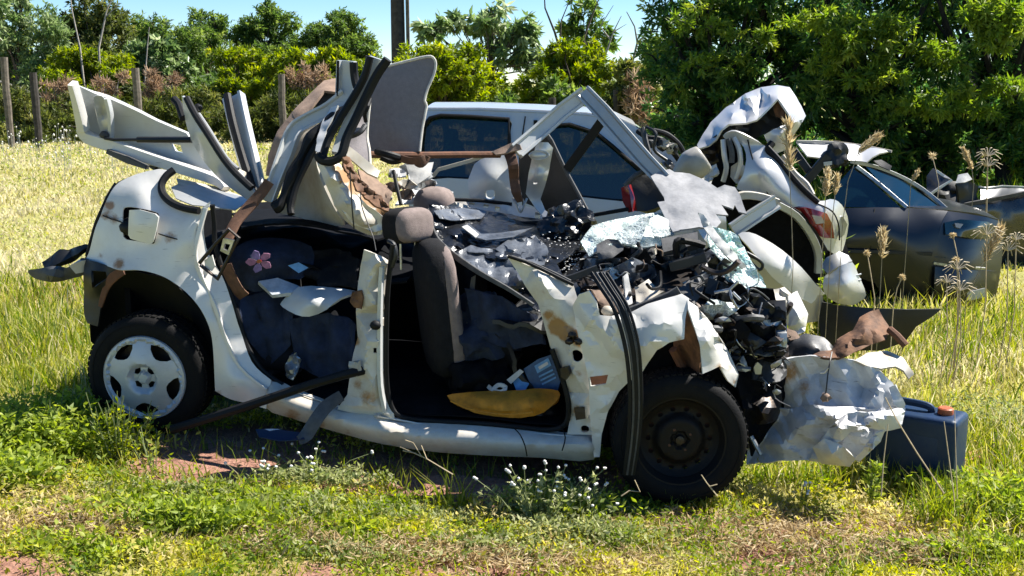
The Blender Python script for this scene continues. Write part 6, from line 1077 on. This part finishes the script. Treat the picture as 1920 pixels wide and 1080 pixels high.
shell('boot_lid', [(1704, 390, -.06), (1776, 396, -.08), (1830, 402, -.16), (1872, 414, -.3)], 1.1, BLUEBLK, C4, S4, crown=.03)
shell('cabin_back', [(1600, 306, -.3), (1660, 322, -.34), (1720, 350, -.34), (1778, 397, -.25)], 1.0, TINT, C4, S4, crown=.03)
shell('floor', [(1545, 540, -.05), (1850, 555, -.2)], 1.4, DARKIN, C4, S4, crown=0)
sheet('torn_roof', [(1493, 266, -.5), (1530, 264, -.6), (1564, 267, -.6), (1620, 274, -.5), (1670, 284, -.4), (1650, 289, -.3), (1636, 296, -.25), (1626, 305, -.22), (1597, 301, -.22), (1560, 300, -.25), (1514, 294, -.3)], SILVER, C4, fr=S4, h=8, th=.012, amp=.02, curve=0, inner=[(1580, 285, -.3)])
channel('roof_lip', [(1494, 265, -.48), (1564, 267, -.58), (1620, 274, -.48), (1672, 284, -.38)], .02, .02, CREAM, C4, fr=S4, per=3)
channel('torn_strut', [(1508, 345, .1), (1530, 318, .1), (1552, 292, .1)], .07, .04, PLAST, C4, fr=S4); channel('torn_strut', [(1488, 282, .0), (1504, 304, .05), (1520, 326, .05)], .06, .04, PLAST, C4, fr=S4)
blob('torn_trim', S4.at(1568, 292, .05), (.10, .06, .10), PLAST, C4, seed=4, amp=.5, sub=3, smooth=30); sheet('white_tag', [(1544, 304, .14), (1560, 302, .14), (1560, 309, .14), (1545, 311, .14)], WHITEP, C4, fr=S4, h=6, th=.006)
sheet('roof_flap', [(1638, 302, -.2), (1652, 300, -.22), (1672, 312, -.2), (1668, 320, -.18), (1650, 312, -.18)], PLAST, C4, fr=S4, h=6, th=.012)
sheet('wheel_well', [(1575, 570, -.1), (1588, 535, -.1), (1612, 520, -.1), (1640, 530, -.1), (1662, 562, -.1)], DARKIN, C4, fr=S4, h=12)
BF = sheet('black_underside_panel', [(1542, 566, .0), (1570, 572, .06), (1620, 577, .1), (1700, 580, .1), (1764, 579, .04), (1748, 592, .06), (1716, 612, .08), (1696, 640, .06), (1650, 656, .08), (1580, 656, .08), (1540, 640, .04), (1536, 600, .0)], PLAST, None, fr=Frame(at(1640, 600, 7.0), (1, 0)), h=12, th=.02, inner=[(1620, 615, .14)], label='detached panel lying in the grass behind the rusty sheet, its shadowy underside coloured black', cat='bumper', smooth=50)  # black colour stands for the shadowy underside of a lying panel
# ================================================================== black wreck at the right edge
S5 = Frame(at(1840, 380, 10.6), (1, 0)); C5 = thing('black_wreck', Vector((at(1860, 380, 10.6).x, 11, 0)), 'smashed black car at the right edge beyond the dark blue saloon', 'car')
sheet('side_panel', [(1776, 392, .0), (1830, 384, .05), (1880, 374, .08), (1960, 358, .1), (2010, 352, .1), (2010, 500, .1), (1880, 500, .05), (1790, 470, .0)], BLACKP, C5, fr=S5, h=14, th=.02, inner=[(1900, 420, .14)], amp=.06, freq=4)
channel('panel_edge', [(1778, 388, .06), (1830, 380, .1), (1880, 370, .13), (1960, 354, .15)], [.03, .04, .04, .04], .03, PLASTG, C5, fr=S5, per=3)
sheet('far_panel', [(1838, 352, -.5), (1880, 350, -.6), (1940, 354, -.6), (2000, 352, -.6), (2000, 380, -.4), (1900, 378, -.3), (1838, 382, -.3)], BLUEBLK, C5, fr=S5, h=12, th=.02, amp=.03)
channel('far_edge', [(1836, 350, -.48), (1850, 354, -.5), (1880, 349, -.58), (1940, 352, -.58)], .02, .02, GALV, C5, fr=S5)
sheet('bent_wing', [(1738, 330, -.1), (1750, 316, -.15), (1764, 326, -.12), (1782, 340, -.1), (1770, 352, -.05), (1745, 366, .0), (1738, 356, -.05)], BLUEBLK, C5, fr=S5, h=7, th=.02, amp=.03)
channel('bent_rod', [(1742, 366, .08), (1762, 352, .08), (1784, 338, .06), (1770, 330, .02), (1755, 320, .0)], .025, .02, SILVER, C5, fr=S5)
sheet('smashed_front', [(1730, 360, -.1), (1790, 342, -.1), (1830, 345, -.1), (1838, 378, -.05), (1800, 392, .0), (1776, 400, .0), (1740, 395, -.05)], PLAST, C5, fr=S5, h=9, th=.02, amp=.12, freq=6)
sheet('white_lamp_box', [(1791, 346, .05), (1796, 330, .0), (1812, 326, .0), (1820, 338, .02), (1808, 344, .06)], WHITEP, C5, fr=S5, h=6, th=.05)
sheet('black_box', [(1792, 346, .06), (1820, 340, .04), (1834, 350, .03), (1826, 376, .05), (1800, 384, .08)], PLAST, C5, fr=S5, h=7, th=.05, amp=.04)
shell('underbody', [(1780, 470, 0), (1990, 470, 0)], 1.3, DARKIN, C5, S5, crown=0)
# ================================================================== grass and weeds
def pxgrid(x, y):                              # used only to lay out patches where the photograph has them: ground metres -> (col, row)
    d = np.stack([x, y, zground(x, y) - EYE], -1); zc = d[..., 1] * math.cos(PITCH) - d[..., 2] * math.sin(PITCH); yc = d[..., 1] * math.sin(PITCH) + d[..., 2] * math.cos(PITCH)
    return 960 + FPX * d[..., 0] / zc, 540 - FPX * yc / zc
def patch(x, y, px, py, rx, ry):               # a soft patch on the ground round the spot seen at (px, py), radii in metres
    p = gpt(px, py); return np.clip(1.3 - np.hypot((x - p.x) / rx, (y - p.y) / ry), 0, 1)
def field(n, dmin, dmax, half=.66):
    d = dmin * (dmax / dmin) ** RNG.random(n); a = RNG.uniform(-half, half, n); return d * np.sin(a), d * np.cos(a), d
def blades(x, y, z, h, w, lean, tint, name, m, label, bend=.55, az=None):
    n = len(x); a = RNG.uniform(0, 6.283, n) if az is None else az; dx, dy = np.cos(a), np.sin(a); b = RNG.uniform(0, 6.283, n); sx, sy = np.cos(b) * w * .5, np.sin(b) * w * .5
    P = lambda f, k, s: np.stack([x + dx * lean * h * f ** 1.7 + sx * s * k, y + dy * lean * h * f ** 1.7 + sy * s * k, z + h * (f - bend * lean * f * f * .6)], 1)
    V = np.stack([P(0, 1, -1), P(0, 1, 1), P(.5, .85, -1), P(.5, .85, 1), P(1, 0, 0)], 1).reshape(-1, 3)
    i = np.arange(n)[:, None] * 5; F = np.concatenate([i + [0, 1, 3], i + [0, 3, 2], i + [2, 3, 4]], 1).reshape(-1, 3)
    return build(name, V, F, m, None, smooth=0, attr={'tint': np.repeat(tint, 5)}, label=label, kind='stuff')
GRASS = leafmat('grass_blades', [(0, (.05, .10, .012)), (.3, (.16, .21, .02)), (.55, (.29, .29, .035)), (.75, (.40, .36, .12)), (1, (.52, .46, .30))], .42, .6)
WEED = leafmat('weed_leaves', [(0, (.10, .15, .02)), (.5, (.23, .29, .035)), (1, (.38, .41, .07))], .45, .55)
SAGE = leafmat('sage_leaves', [(0, (.12, .16, .045)), (.5, (.25, .275, .10)), (1, (.42, .42, .24))], .4, .7)
STRAW = leafmat('dry_straw', [(0, (.22, .15, .07)), (.5, (.38, .29, .15)), (1, (.58, .50, .34))], .35, .7)
FLOWER = simple('white_seed_head', (.74, .71, .66), .9, 0, .2, 60, .5, 200)
x, y, d = field(280000, 2.7, 46)
tall = np.clip(patch(x, y, 1850, 700, 1.3, 1.7) + patch(x, y, 1800, 640, 1.8, 2.2) + .7 * patch(x, y, 1880, 900, .6, .9), 0, 1)
b = bare(x, y); keep = RNG.random(len(x)) > np.clip(b * 1.25, 0, .985); keep &= RNG.random(len(x)) < np.where(d < 5.2, .62, 1); keep &= RNG.random(len(x)) < (.35 + .65 * np.clip((vnoise(x, y, .22, 11) - .28) * 3, 0, 1)) ** np.clip(1.2 - d / 12, 0, 1)
x, y, d, tall = x[keep], y[keep], d[keep], tall[keep]; n = len(x)
dry = np.clip((vnoise(x, y, .9, 21) - .42) * 2.2, 0, 1) * .30 + np.clip((vnoise(x, y, .25, 22) - .5) * 2, 0, 1) * .20
dry += .42 * (x < -.5) * np.clip((y - 6.0) / 2, 0, 1) + .25 * tall + .16 * (x > .8) * (y < 4.6) + .20 * patch(x, y, 1500, 1000, .9, .35)
dry += .05; dry -= .30 * patch(x, y, 60, 600, 1.2, 1.0)
tint = np.clip(.40 + dry + RNG.normal(0, .15, n) - .05 * tall, 0, 1)
h = (.02 + .05 * RNG.random(n) ** 1.8) * (1 + 1.2 * np.clip((vnoise(x, y, .35, 31) - .55) * 3, 0, 1)) * (1 + 1.5 * tall * RNG.random(n)) * (1 + np.clip((d - 8) / 20, 0, .8)) * np.where((x < -.5) & (y > 6), .55 + .6 * vnoise(x, y, 1.1, 63), 1)
w = (.0045 + .003 * RNG.random(n)) * np.clip(d / 4.2, .9, 9)
blades(x, y, zground(x, y) - .01, h, w, RNG.uniform(.15, .95, n), tint, 'grass', GRASS, 'short yellow green grass covering the field', bend=.5)
# long grass standing at right
x, y = [], []
for px, py, rx, ry, k in [(1850, 660, 1.1, 1.5, 3200), (1780, 610, 1.3, 1.2, 1500), (1880, 860, .35, .6, 1500), (1500, 905, .35, .06, 160), (1640, 910, .3, .06, 100), (1820, 970, .3, .22, 500), (60, 640, .55, .8, 1500), (40, 560, .7, 1.2, 1200), (150, 720, .25, .25, 300)]:
    p = gpt(px, py); x.append(p.x + RNG.normal(0, .5, k) * rx); y.append(p.y + RNG.normal(0, .5, k) * ry)
x = np.concatenate(x); y = np.concatenate(y); n = len(x)
blades(x, y, zground(x, y) - .01, RNG.uniform(.06, .22, n), RNG.uniform(.004, .008, n) * np.clip(y / 4.5, 1, 2), RNG.uniform(.1, .7, n), np.clip(.45 + RNG.normal(0, .28, n), 0, 1), 'long_grass', GRASS, 'longer green and straw grass standing in tufts')
# shaded green tufts right under the wreck's sill and round the wheels
x, y = [], []
for px, py, rx, ry, k in [(700, 880, .9, .04, 130), (1000, 900, .8, .04, 130), (1500, 895, .5, .06, 300), (480, 845, .5, .05, 90), (90, 720, .5, .3, 700), (1280, 950, .4, .03, 260)]:
    p = gpt(px, py); x.append(p.x + RNG.normal(0, .5, k) * rx); y.append(p.y + RNG.normal(0, .5, k) * ry)
x = np.concatenate(x); y = np.concatenate(y); n = len(x)
blades(x, y, zground(x, y) - .01, RNG.uniform(.04, .13, n), RNG.uniform(.004, .007, n), RNG.uniform(.1, .8, n), np.clip(.25 + RNG.normal(0, .2, n), 0, 1), 'sill_grass', GRASS, 'green grass tufts along the sill and wheels of the wreck')
# broad-leaved and sage weeds as ground cover
def cover(spots, m, name, label, leaf=(.022, .045), wd=.42, hh=.10, up=.5):
    P, D, T = [], [], []
    for px, py, rx, ry, k, hk in spots:
        p = gpt(px, py); ns = max(1, k // 14); cx = p.x + RNG.normal(0, .5, ns) * rx; cy = p.y + RNG.normal(0, .5, ns) * ry; hs = hh * hk * RNG.uniform(.4, 1.3, ns); tt = np.clip(RNG.normal(.5, .2, ns), 0, 1)
        for q in range(ns):
            f = RNG.random(14); P.append(np.stack([cx[q] + RNG.normal(0, .018, 14), cy[q] + RNG.normal(0, .018, 14), zground(cx[q], cy[q]) + f * hs[q]], 1)); v = RNG.normal(size=(14, 3)); v[:, 2] = np.abs(v[:, 2]) * up + .15; D.append(v); T.append(np.clip(tt[q] + RNG.normal(0, .15, 14), 0, 1))
    P = np.concatenate(P); D = np.concatenate(D); T = np.concatenate(T); L_ = RNG.uniform(*leaf, len(P)); V, F = leafcloud(P, D, L_, L_ * wd); build(name, V, F, m, None, smooth=0, attr={'tint': np.repeat(T, 4)}, label=label, kind='stuff')
cover([(60, 850, .30, .14, 5200, 1.5), (130, 810, .25, .12, 2600, 1.6), (20, 900, .25, .12, 2600, 1.0), (340, 1000, .20, .06, 2200, 1.0), (400, 980, .22, .08, 1200, .7), (150, 1030, .4, .10, 900, .4), (250, 960, .4, .1, 900, .4), (700, 1000, .6, .14, 900, .3), (1050, 970, .22, .08, 1400, 1.0), (1880, 960, .3, .2, 2600, 1.3), (1760, 930, .18, .1, 900, 1.0), (1650, 880, .1, .05, 250, 1.4), (480, 940, .5, .1, 1500, .4), (1840, 1040, .3, .1, 1600, .6)], WEED, 'leafy_weeds', 'bright green broad-leaved weeds in patches on the ground')
cover([(600, 905, .26, .07, 1700, .55), (560, 960, .26, .08, 1200, .5), (1080, 1010, .28, .09, 3200, .6), (960, 1030, .3, .08, 900, .4), (640, 1040, .4, .08, 900, .3), (800, 970, .4, .1, 900, .3), (1880, 800, .3, .3, 1800, 1.2), (1000, 960, .2, .08, 1500, .8), (340, 930, .3, .06, 900, .5)], SAGE, 'sage_weeds', 'grey green woolly weeds spreading low over the soil', leaf=(.016, .034), wd=.4)
cover([(1500, 1010, 1.0, .25, 5200, .3), (150, 980, .9, .2, 4600, .3), (850, 1040, 1.2, .15, 4200, .3), (1740, 1040, .5, .12, 2400, .4)], STRAW, 'dry_litter', 'dry straw coloured plant litter on the soil', leaf=(.02, .06), wd=.14, up=.25)
# the low mottled ground cover of the foreground
def mottle(n):
    x = RNG.uniform(-2.9, 2.9, n); y = 2.9 + 2.3 * RNG.random(n) ** 1.25; ok = (RNG.random(n) > bare(x, y) * 1.2) & (RNG.random(n) < .25 + .75 * np.clip((vnoise(x, y, .16, 41) - .3) * 3, 0, 1)); x, y = x[ok], y[ok]; n = len(x)
    k = np.clip((vnoise(x, y, .20, 43) - .35) * 2.2, 0, 1) * .75 + .10 + RNG.normal(0, .12, n); hgt = .05 * RNG.random(n) ** 1.3 * (.4 + 1.2 * vnoise(x, y, .12, 44))
    P = np.stack([x, y, zground(x, y) + hgt], 1); D = RNG.normal(size=(n, 3)); D[:, 2] = np.abs(D[:, 2]) * .6 + .2; L_ = RNG.uniform(.012, .034, n); V, F = leafcloud(P, D, L_, L_ * RNG.uniform(.22, .5, n))
    m = leafmat('low_cover_leaves', [(0, (.09, .145, .016)), (.25, (.21, .26, .02)), (.5, (.38, .375, .022)), (.75, (.46, .41, .07)), (1, (.52, .44, .25))], .45, .6)
    build('low_ground_cover', V, F, m, None, smooth=0, attr={'tint': np.repeat(np.clip(k, 0, 1), 4)}, label='low mottled yellow green plants carpeting the foreground', kind='stuff')
mottle(135000)
# scrubby low weeds over the far left field
n_ = 26000; xx = RNG.uniform(-16, -1.2, n_); yy = 6.5 + 21 * RNG.random(n_) ** 1.4; ok = vnoise(xx, yy, .6, 71) > .58; xx, yy = xx[ok], yy[ok]; n_ = len(xx); P = np.stack([xx + RNG.normal(0, .03, n_), yy, zground(xx, yy) + RNG.uniform(.02, .22, n_)], 1); D = RNG.normal(size=(n_, 3)); D[:, 2] = np.abs(D[:, 2]); L_ = .026 * (yy / 8); V, F = leafcloud(P, D, L_, L_ * .35)
build('field_weeds', V, F, WEED, None, smooth=0, attr={'tint': np.repeat(np.clip(vnoise(xx, yy, .5, 72) + RNG.normal(0, .2, n_), 0, 1), 4)}, label='scrubby pale weeds dotted over the left field', kind='stuff')
# small pale seed heads across the left field
gs = []
for _ in range(170):
    px, py = RP.uniform(-40, 300), 262 + 90 * RP.random() ** 1.6; p = gpt(px, py); s = RP.uniform(.5, 1.3) * .0008 * p.y; hgt = RP.uniform(.25, .6); gs.append(blobgeo(p + Vector((0, 0, hgt)), (s, s, s * 1.3), None, px, .4, 2, 0)); gs.append(tubegeo([p, p + Vector((RP.uniform(-.05, .05), 0, hgt))], .004, 3))
V, F = merge(gs); build('field_seed_heads', V, F, FLOWER, None, smooth=0, kind='stuff', label='tiny white seed heads scattered over the far left field')
# tall rank weeds along the fence
x = RNG.uniform(3.0, 9, 3000); y = RNG.uniform(11.8, 13.6, 3000); n = len(x)
blades(x, y, np.zeros(n), RNG.uniform(.5, 1.5, n) * np.clip(y / 26, .45, 1), RNG.uniform(.03, .06, n) * np.clip(y / 26, .35, 1), RNG.uniform(.1, .8, n), np.clip(.15 + RNG.normal(0, .25, n), 0, 1), 'rank_weeds', GRASS, 'tall rank weeds under the big dark trees')
# ---- single plants
def stalk_plant(name, label, px, py, stems, h, m, heads=None, group=None, cat='weed', leaf=.05, nl=14, spread=.12, head=.0075):
    b = gpt(px, py); o = thing(name, b, label, cat, group); gs, hs, P, D = [], [], [], []
    for i in range(stems):
        a = RP.uniform(0, 6.28); r = spread * RP.random(); hh = h * RP.uniform(.6, 1.1); t = b + Vector((math.cos(a) * r * 1.6, math.sin(a) * r, hh)); s = b + Vector((math.cos(a) * r * .4, math.sin(a) * r * .4, 0)); mid = s.lerp(t, .5) + Vector((RP.uniform(-.02, .02), 0, .02))
        gs.append(tubegeo([s, mid, t], [.0028, .0022, .0014], 4))
        if heads:
            for k in range(RP.choice((1, 1, 2))): hs.append(blobgeo(t + Vector((RP.uniform(-.012, .012) * k, 0, RP.uniform(-.01, .01) * k)), (head, head, head * .9), None, i, .35, 2.5, 1))
        for k in range(nl):
            f = RP.random() * .85; P.append(tuple(s.lerp(t, f))); D.append((RP.uniform(-1, 1), RP.uniform(-1, 1), RP.uniform(.0, .8)))
    V, F = merge(gs); build('stem', V, F, LSTEM, o)
    if nl: L_ = leaf * RNG.uniform(.5, 1.1, len(P)); V, F = leafcloud(np.array(P), np.array(D), L_, L_ * .36); build('foliage', V, F, m, o, smooth=0, attr={'tint': np.repeat(RNG.random(len(P)), 4)})
    [build('flower_head', V, F, heads, o, smooth=60) for V, F in hs]
LSTEM = simple('green_stem', (.16, .19, .07), .7, 0, .3, 30, .1, 60)
stalk_plant('flowering_weed', 'tall white-headed weed clump in front of the front sill', 1010, 985, 26, .24, SAGE, FLOWER, 'white-headed weeds', spread=.17, nl=18, leaf=.04)
stalk_plant('flowering_weed', 'small white-headed weed right of the sage clump', 1100, 985, 10, .16, SAGE, FLOWER, 'white-headed weeds', spread=.10, leaf=.035)
stalk_plant('flowering_weed', 'row of white-headed stalks in the shade of the nose', 1505, 952, 6, .12, WEED, FLOWER, 'white-headed weeds', spread=.08, nl=5, leaf=.03)
stalk_plant('flowering_weed', 'white-headed weeds under the middle of the rear sill', 590, 900, 12, .13, WEED, FLOWER, 'white-headed weeds', spread=.18, nl=8, leaf=.03)
stalk_plant('flowering_weed', 'white-headed weeds on the bare soil edge', 500, 905, 9, .10, SAGE, FLOWER, 'white-headed weeds', spread=.15, nl=8, leaf=.03)
stalk_plant('bushy_weed', 'yellowish bushy weed in front of the rear wheel', 225, 868, 20, .30, LYG, None, 'weeds round the wreck', spread=.14, nl=26, leaf=.035)
stalk_plant('bushy_weed', 'leafy weed touching the hubcap of the rear wheel', 268, 850, 7, .24, LYG, None, 'weeds round the wreck', spread=.08, nl=20, leaf=.03)
stalk_plant('bushy_weed', 'dense green weed at the left edge beside the shadow', 100, 830, 22, .22, WEED, None, 'weeds round the wreck', spread=.2, nl=22, leaf=.05)
stalk_plant('bushy_weed', 'upright green weed in front of the jerrycan', 1632, 950, 4, .22, WEED, None, 'weeds round the wreck', spread=.03, nl=30, leaf=.05)
stalk_plant('bushy_weed', 'green weed between the wreck nose and the black panel', 1540, 668, 12, .62, WEED, None, 'weeds round the wreck', spread=.12, nl=30, leaf=.09)
stalk_plant('bushy_weed', 'light green weed growing against the crushed saloon bumper', 1548, 640, 9, .95, WEED, None, 'weeds round the wreck', spread=.10, nl=16, leaf=.12)
stalk_plant('bushy_weed', 'small dark stalky weed on the soil below the rear sill', 290, 890, 7, .18, WEED, None, 'weeds round the wreck', spread=.08, nl=7, leaf=.025)
# grass tussocks with open seed stems
def tussock(label, px, py, n, h, tint=.35, sp=.05):
    b = gpt(px, py); x = b.x + RNG.normal(0, sp, n); y = b.y + RNG.normal(0, sp * .6, n); o = blades(x, y, zground(x, y) - .01, RNG.uniform(.5, 1.1, n) * h, RNG.uniform(.005, .008, n), RNG.uniform(.1, .8, n), np.clip(tint + RNG.normal(0, .15, n), 0, 1), 'grass_tussock', GRASS, label); o['kind'] = ''; del o['kind']; tag(o, label, 'grass', 'grass tussocks')
tussock('tall grass tussock in front of the middle of the sill', 850, 950, 46, .24); tussock('yellow grass tussock right of the sage clump', 1228, 1020, 110, .09, .5); tussock('grass tussock on the red soil patch', 730, 905, 60, .10, .35)
tussock('yellow tussock below the front wheel', 1330, 955, 130, .10, .5, .08); tussock('grass tussock in front of the jerrycan', 1760, 985, 80, .30, .35, .06); tussock('green tussock in the left shade', 130, 800, 40, .35, .25, .06)
tussock('bright tussock at the lower right corner', 1860, 1060, 120, .16, .4, .12)
def seedstem(label, pts, Z, r=.0022, sprays=()):
    gs = [tubegeo([at(px, py, Z) for px, py in pts], [r * (1 - .5 * i / len(pts)) for i in range(len(pts))], 4)]
    for q in sprays: gs.append(tubegeo([at(px, py, Z) for px, py in q], [r * .7] * len(q), 4))
    V, F = merge(gs); build('dry_stem', V, F, LDRY, None, label=label, cat='grass stem', group='dry grass stems')
LDRY = simple('dry_stem_straw', (.42, .33, .20), .8, 0, .3, 30, .1, 60)
seedstem('dry branching grass stem crossing in front of the sill', [(850, 890), (800, 860), (750, 838)], 4.35, .003, [[(790, 855), (775, 830), (760, 825)], [(800, 860), (790, 835)], [(780, 850), (755, 845)]])
seedstem('thin straw leaning across the jerrycan', [(1770, 925), (1720, 850), (1680, 785), (1660, 745)], 4.2, .0035); seedstem('upright pale stem left of the jerrycan', [(1652, 930), (1657, 860), (1665, 795)], 4.15, .0028)
seedstem('pale stem rising in front of the jerrycan cap', [(1790, 940), (1778, 850), (1770, 790)], 4.1, .0025); seedstem('pale stem at the right of the jerrycan', [(1795, 935), (1792, 850), (1790, 770)], 4.15, .0022)
seedstem('bent dry stem below the front wheel', [(1345, 930), (1325, 905), (1315, 890)], 4.05, .0028, [[(1330, 912), (1345, 908)]]); seedstem('curled dry stem below the strap', [(1165, 930), (1180, 920), (1200, 922), (1190, 900)], 4.1, .003)
# plumes
PLUME = simple('dry_plume', (.52, .43, .30), .9, 0, .25, 40, .3, 120)
def plume(label, bx, by, pts, Z, hl, hw, m=None):
    """dry feathery seed plume on a stem; pts run from low on the stem to the tip"""
    o = thing('plume_grass', Vector((at(bx, by, Z).x, at(bx, by, Z).y, max(float(zground(at(bx, by, Z).x, Z)), at(bx, by, Z).z - .6))), label, 'plume grass', 'dry plume grasses')
    P3 = [at(px, py, Z) for px, py in pts]; base = Vector((P3[0].x, P3[0].y, float(zground(P3[0].x, P3[0].y)))); V, F = tubegeo([base] + P3, [.0028 * Z / 7] * (len(P3)) + [.0015], 5); build('stem', V, F, LDRY, o)
    tip = P3[-1]; d = (P3[-1] - P3[-2]).normalized(); n = 260; f = RNG.random(n); c = np.array(tip) - np.outer(f * hl, np.array(d)); wv = hw * np.sin(np.clip(.12 + f * .9, 0, 1) * math.pi) ** .7
    c += RNG.normal(0, .35, (n, 3)) * wv[:, None] * .6; D = np.array(d) + RNG.normal(0, .35, (n, 3)); V, F = leafcloud(c, D, hl * .28 * RNG.uniform(.6, 1.2, n), .008 * Z / 7); build('plume_head', V, F, STRAW, o, smooth=0, attr={'tint': np.repeat(RNG.uniform(.4, 1, n), 4)})
plume('tall thin plume standing against the folded silver boot', 1485, 560, [(1487, 500), (1484, 400), (1480, 320), (1478, 235)], 6.4, .28, .02)
plume('large bowed plume above the dark saloon roof', 1590, 560, [(1580, 420), (1590, 340), (1610, 285), (1645, 256)], 6.7, .16, .07)
plume('pale plume crossing the crushed saloon quarter', 1545, 560, [(1545, 420), (1548, 370), (1553, 322)], 6.4, .15, .05)
plume('short plume beside the crushed saloon quarter', 1570, 560, [(1560, 420), (1565, 370), (1570, 330)], 6.5, .12, .035)
plume('broad plume standing in front of the dark saloon', 1650, 600, [(1648, 590), (1652, 520), (1656, 435)], 6.3, .16, .05)
plume('plume leaning right behind the silver lamp reflector', 1830, 600, [(1812, 560), (1840, 500), (1876, 428)], 6.6, .24, .06)
plume('small plume over the dark saloon rear glass', 1712, 400, [(1708, 345), (1713, 335), (1722, 320)], 8.0, .09, .03); plume('pale plume against the dark tree at right', 1820, 400, [(1826, 345), (1822, 315), (1808, 282)], 10, .20, .035)
def fluff(label, pts, Z, s):
    P3 = [at(px, py, Z) for px, py in pts]; base = Vector((P3[0].x, P3[0].y, float(zground(P3[0].x, P3[0].y)))); o = thing('seed_head_stalk', base, label, 'weed', 'seed head stalks'); V, F = tubegeo([base] + P3, .0035, 4); build('stem', V, F, LDRY, o)
    k = 90; D = unit(RNG.normal(size=(k, 3)) + np.array([0, 0, .4])); V, F = leafcloud(np.array(P3[-1]) + D * s * .2, D, s * 1.1 * RNG.uniform(.6, 1.1, k), .006); build('seed_head', V, F, STRAW, o, smooth=0, attr={'tint': np.repeat(RNG.uniform(.4, 1, k), 4)})
for l, q in [('round dry seed head left of the broad plume', [(1640, 560), (1632, 510), (1626, 475)]), ('pinkish seed head low in front of the dark saloon', [(1675, 575), (1682, 540), (1692, 520)]), ('seed head by the dark saloon tail lamp', [(1800, 540), (1795, 480), (1787, 442)]), ('seed head at the dark saloon bumper strip', [(1800, 560), (1796, 520), (1792, 487)]), ('seed head over the black wreck', [(1760, 345), (1755, 320), (1748, 293)])]: fluff(l, q, 6.5 if q[0][0] != 1760 else 9.5, .022 if q[0][0] != 1760 else .04)
def starhead(label, px, py, Z, r, by):
    c = at(px, py, Z); base = Vector((c.x, c.y, float(zground(c.x, c.y)))); o = thing('finger_grass', base, label, 'grass', 'finger grass heads'); V, F = tubegeo([base, base.lerp(c, .5) + Vector((.03, 0, 0)), c], .004 * Z / 7, 4); build('stem', V, F, LDRY, o)
    gs = []
    for k in range(11):
        a = k * .571; e = Vector((math.cos(a), .4 * math.sin(a * 1.7), .5 * math.sin(a) + .1)) * r; gs.append(tubegeo([c, c + e * .5 + Vector((0, 0, r * .25)), c + e], [.003 * Z / 7, .004 * Z / 7, .002], 4))
    V, F = merge(gs); build('seed_fingers', V, F, PLUME, o)
for l, px, py, Z, r in [('star-shaped grass head nearest the bumper trim', 1795, 505, 6.4, .10), ('star-shaped grass head low by the reflector', 1800, 545, 6.3, .10), ('star-shaped grass head at the tail lamp of the dark saloon', 1850, 440, 6.5, .11), ('star-shaped grass head left of the reflector', 1775, 530, 6.3, .08), ('star-shaped grass head right of the dark saloon', 1890, 470, 6.5, .10), ('star-shaped grass head above the black wreck', 1852, 293, 10, .14), ('lower star-shaped grass head above the black wreck', 1852, 312, 10, .14), ('star-shaped grass head at the right edge', 1905, 450, 6.5, .08)]: starhead(l, px, py, Z, r, 560)
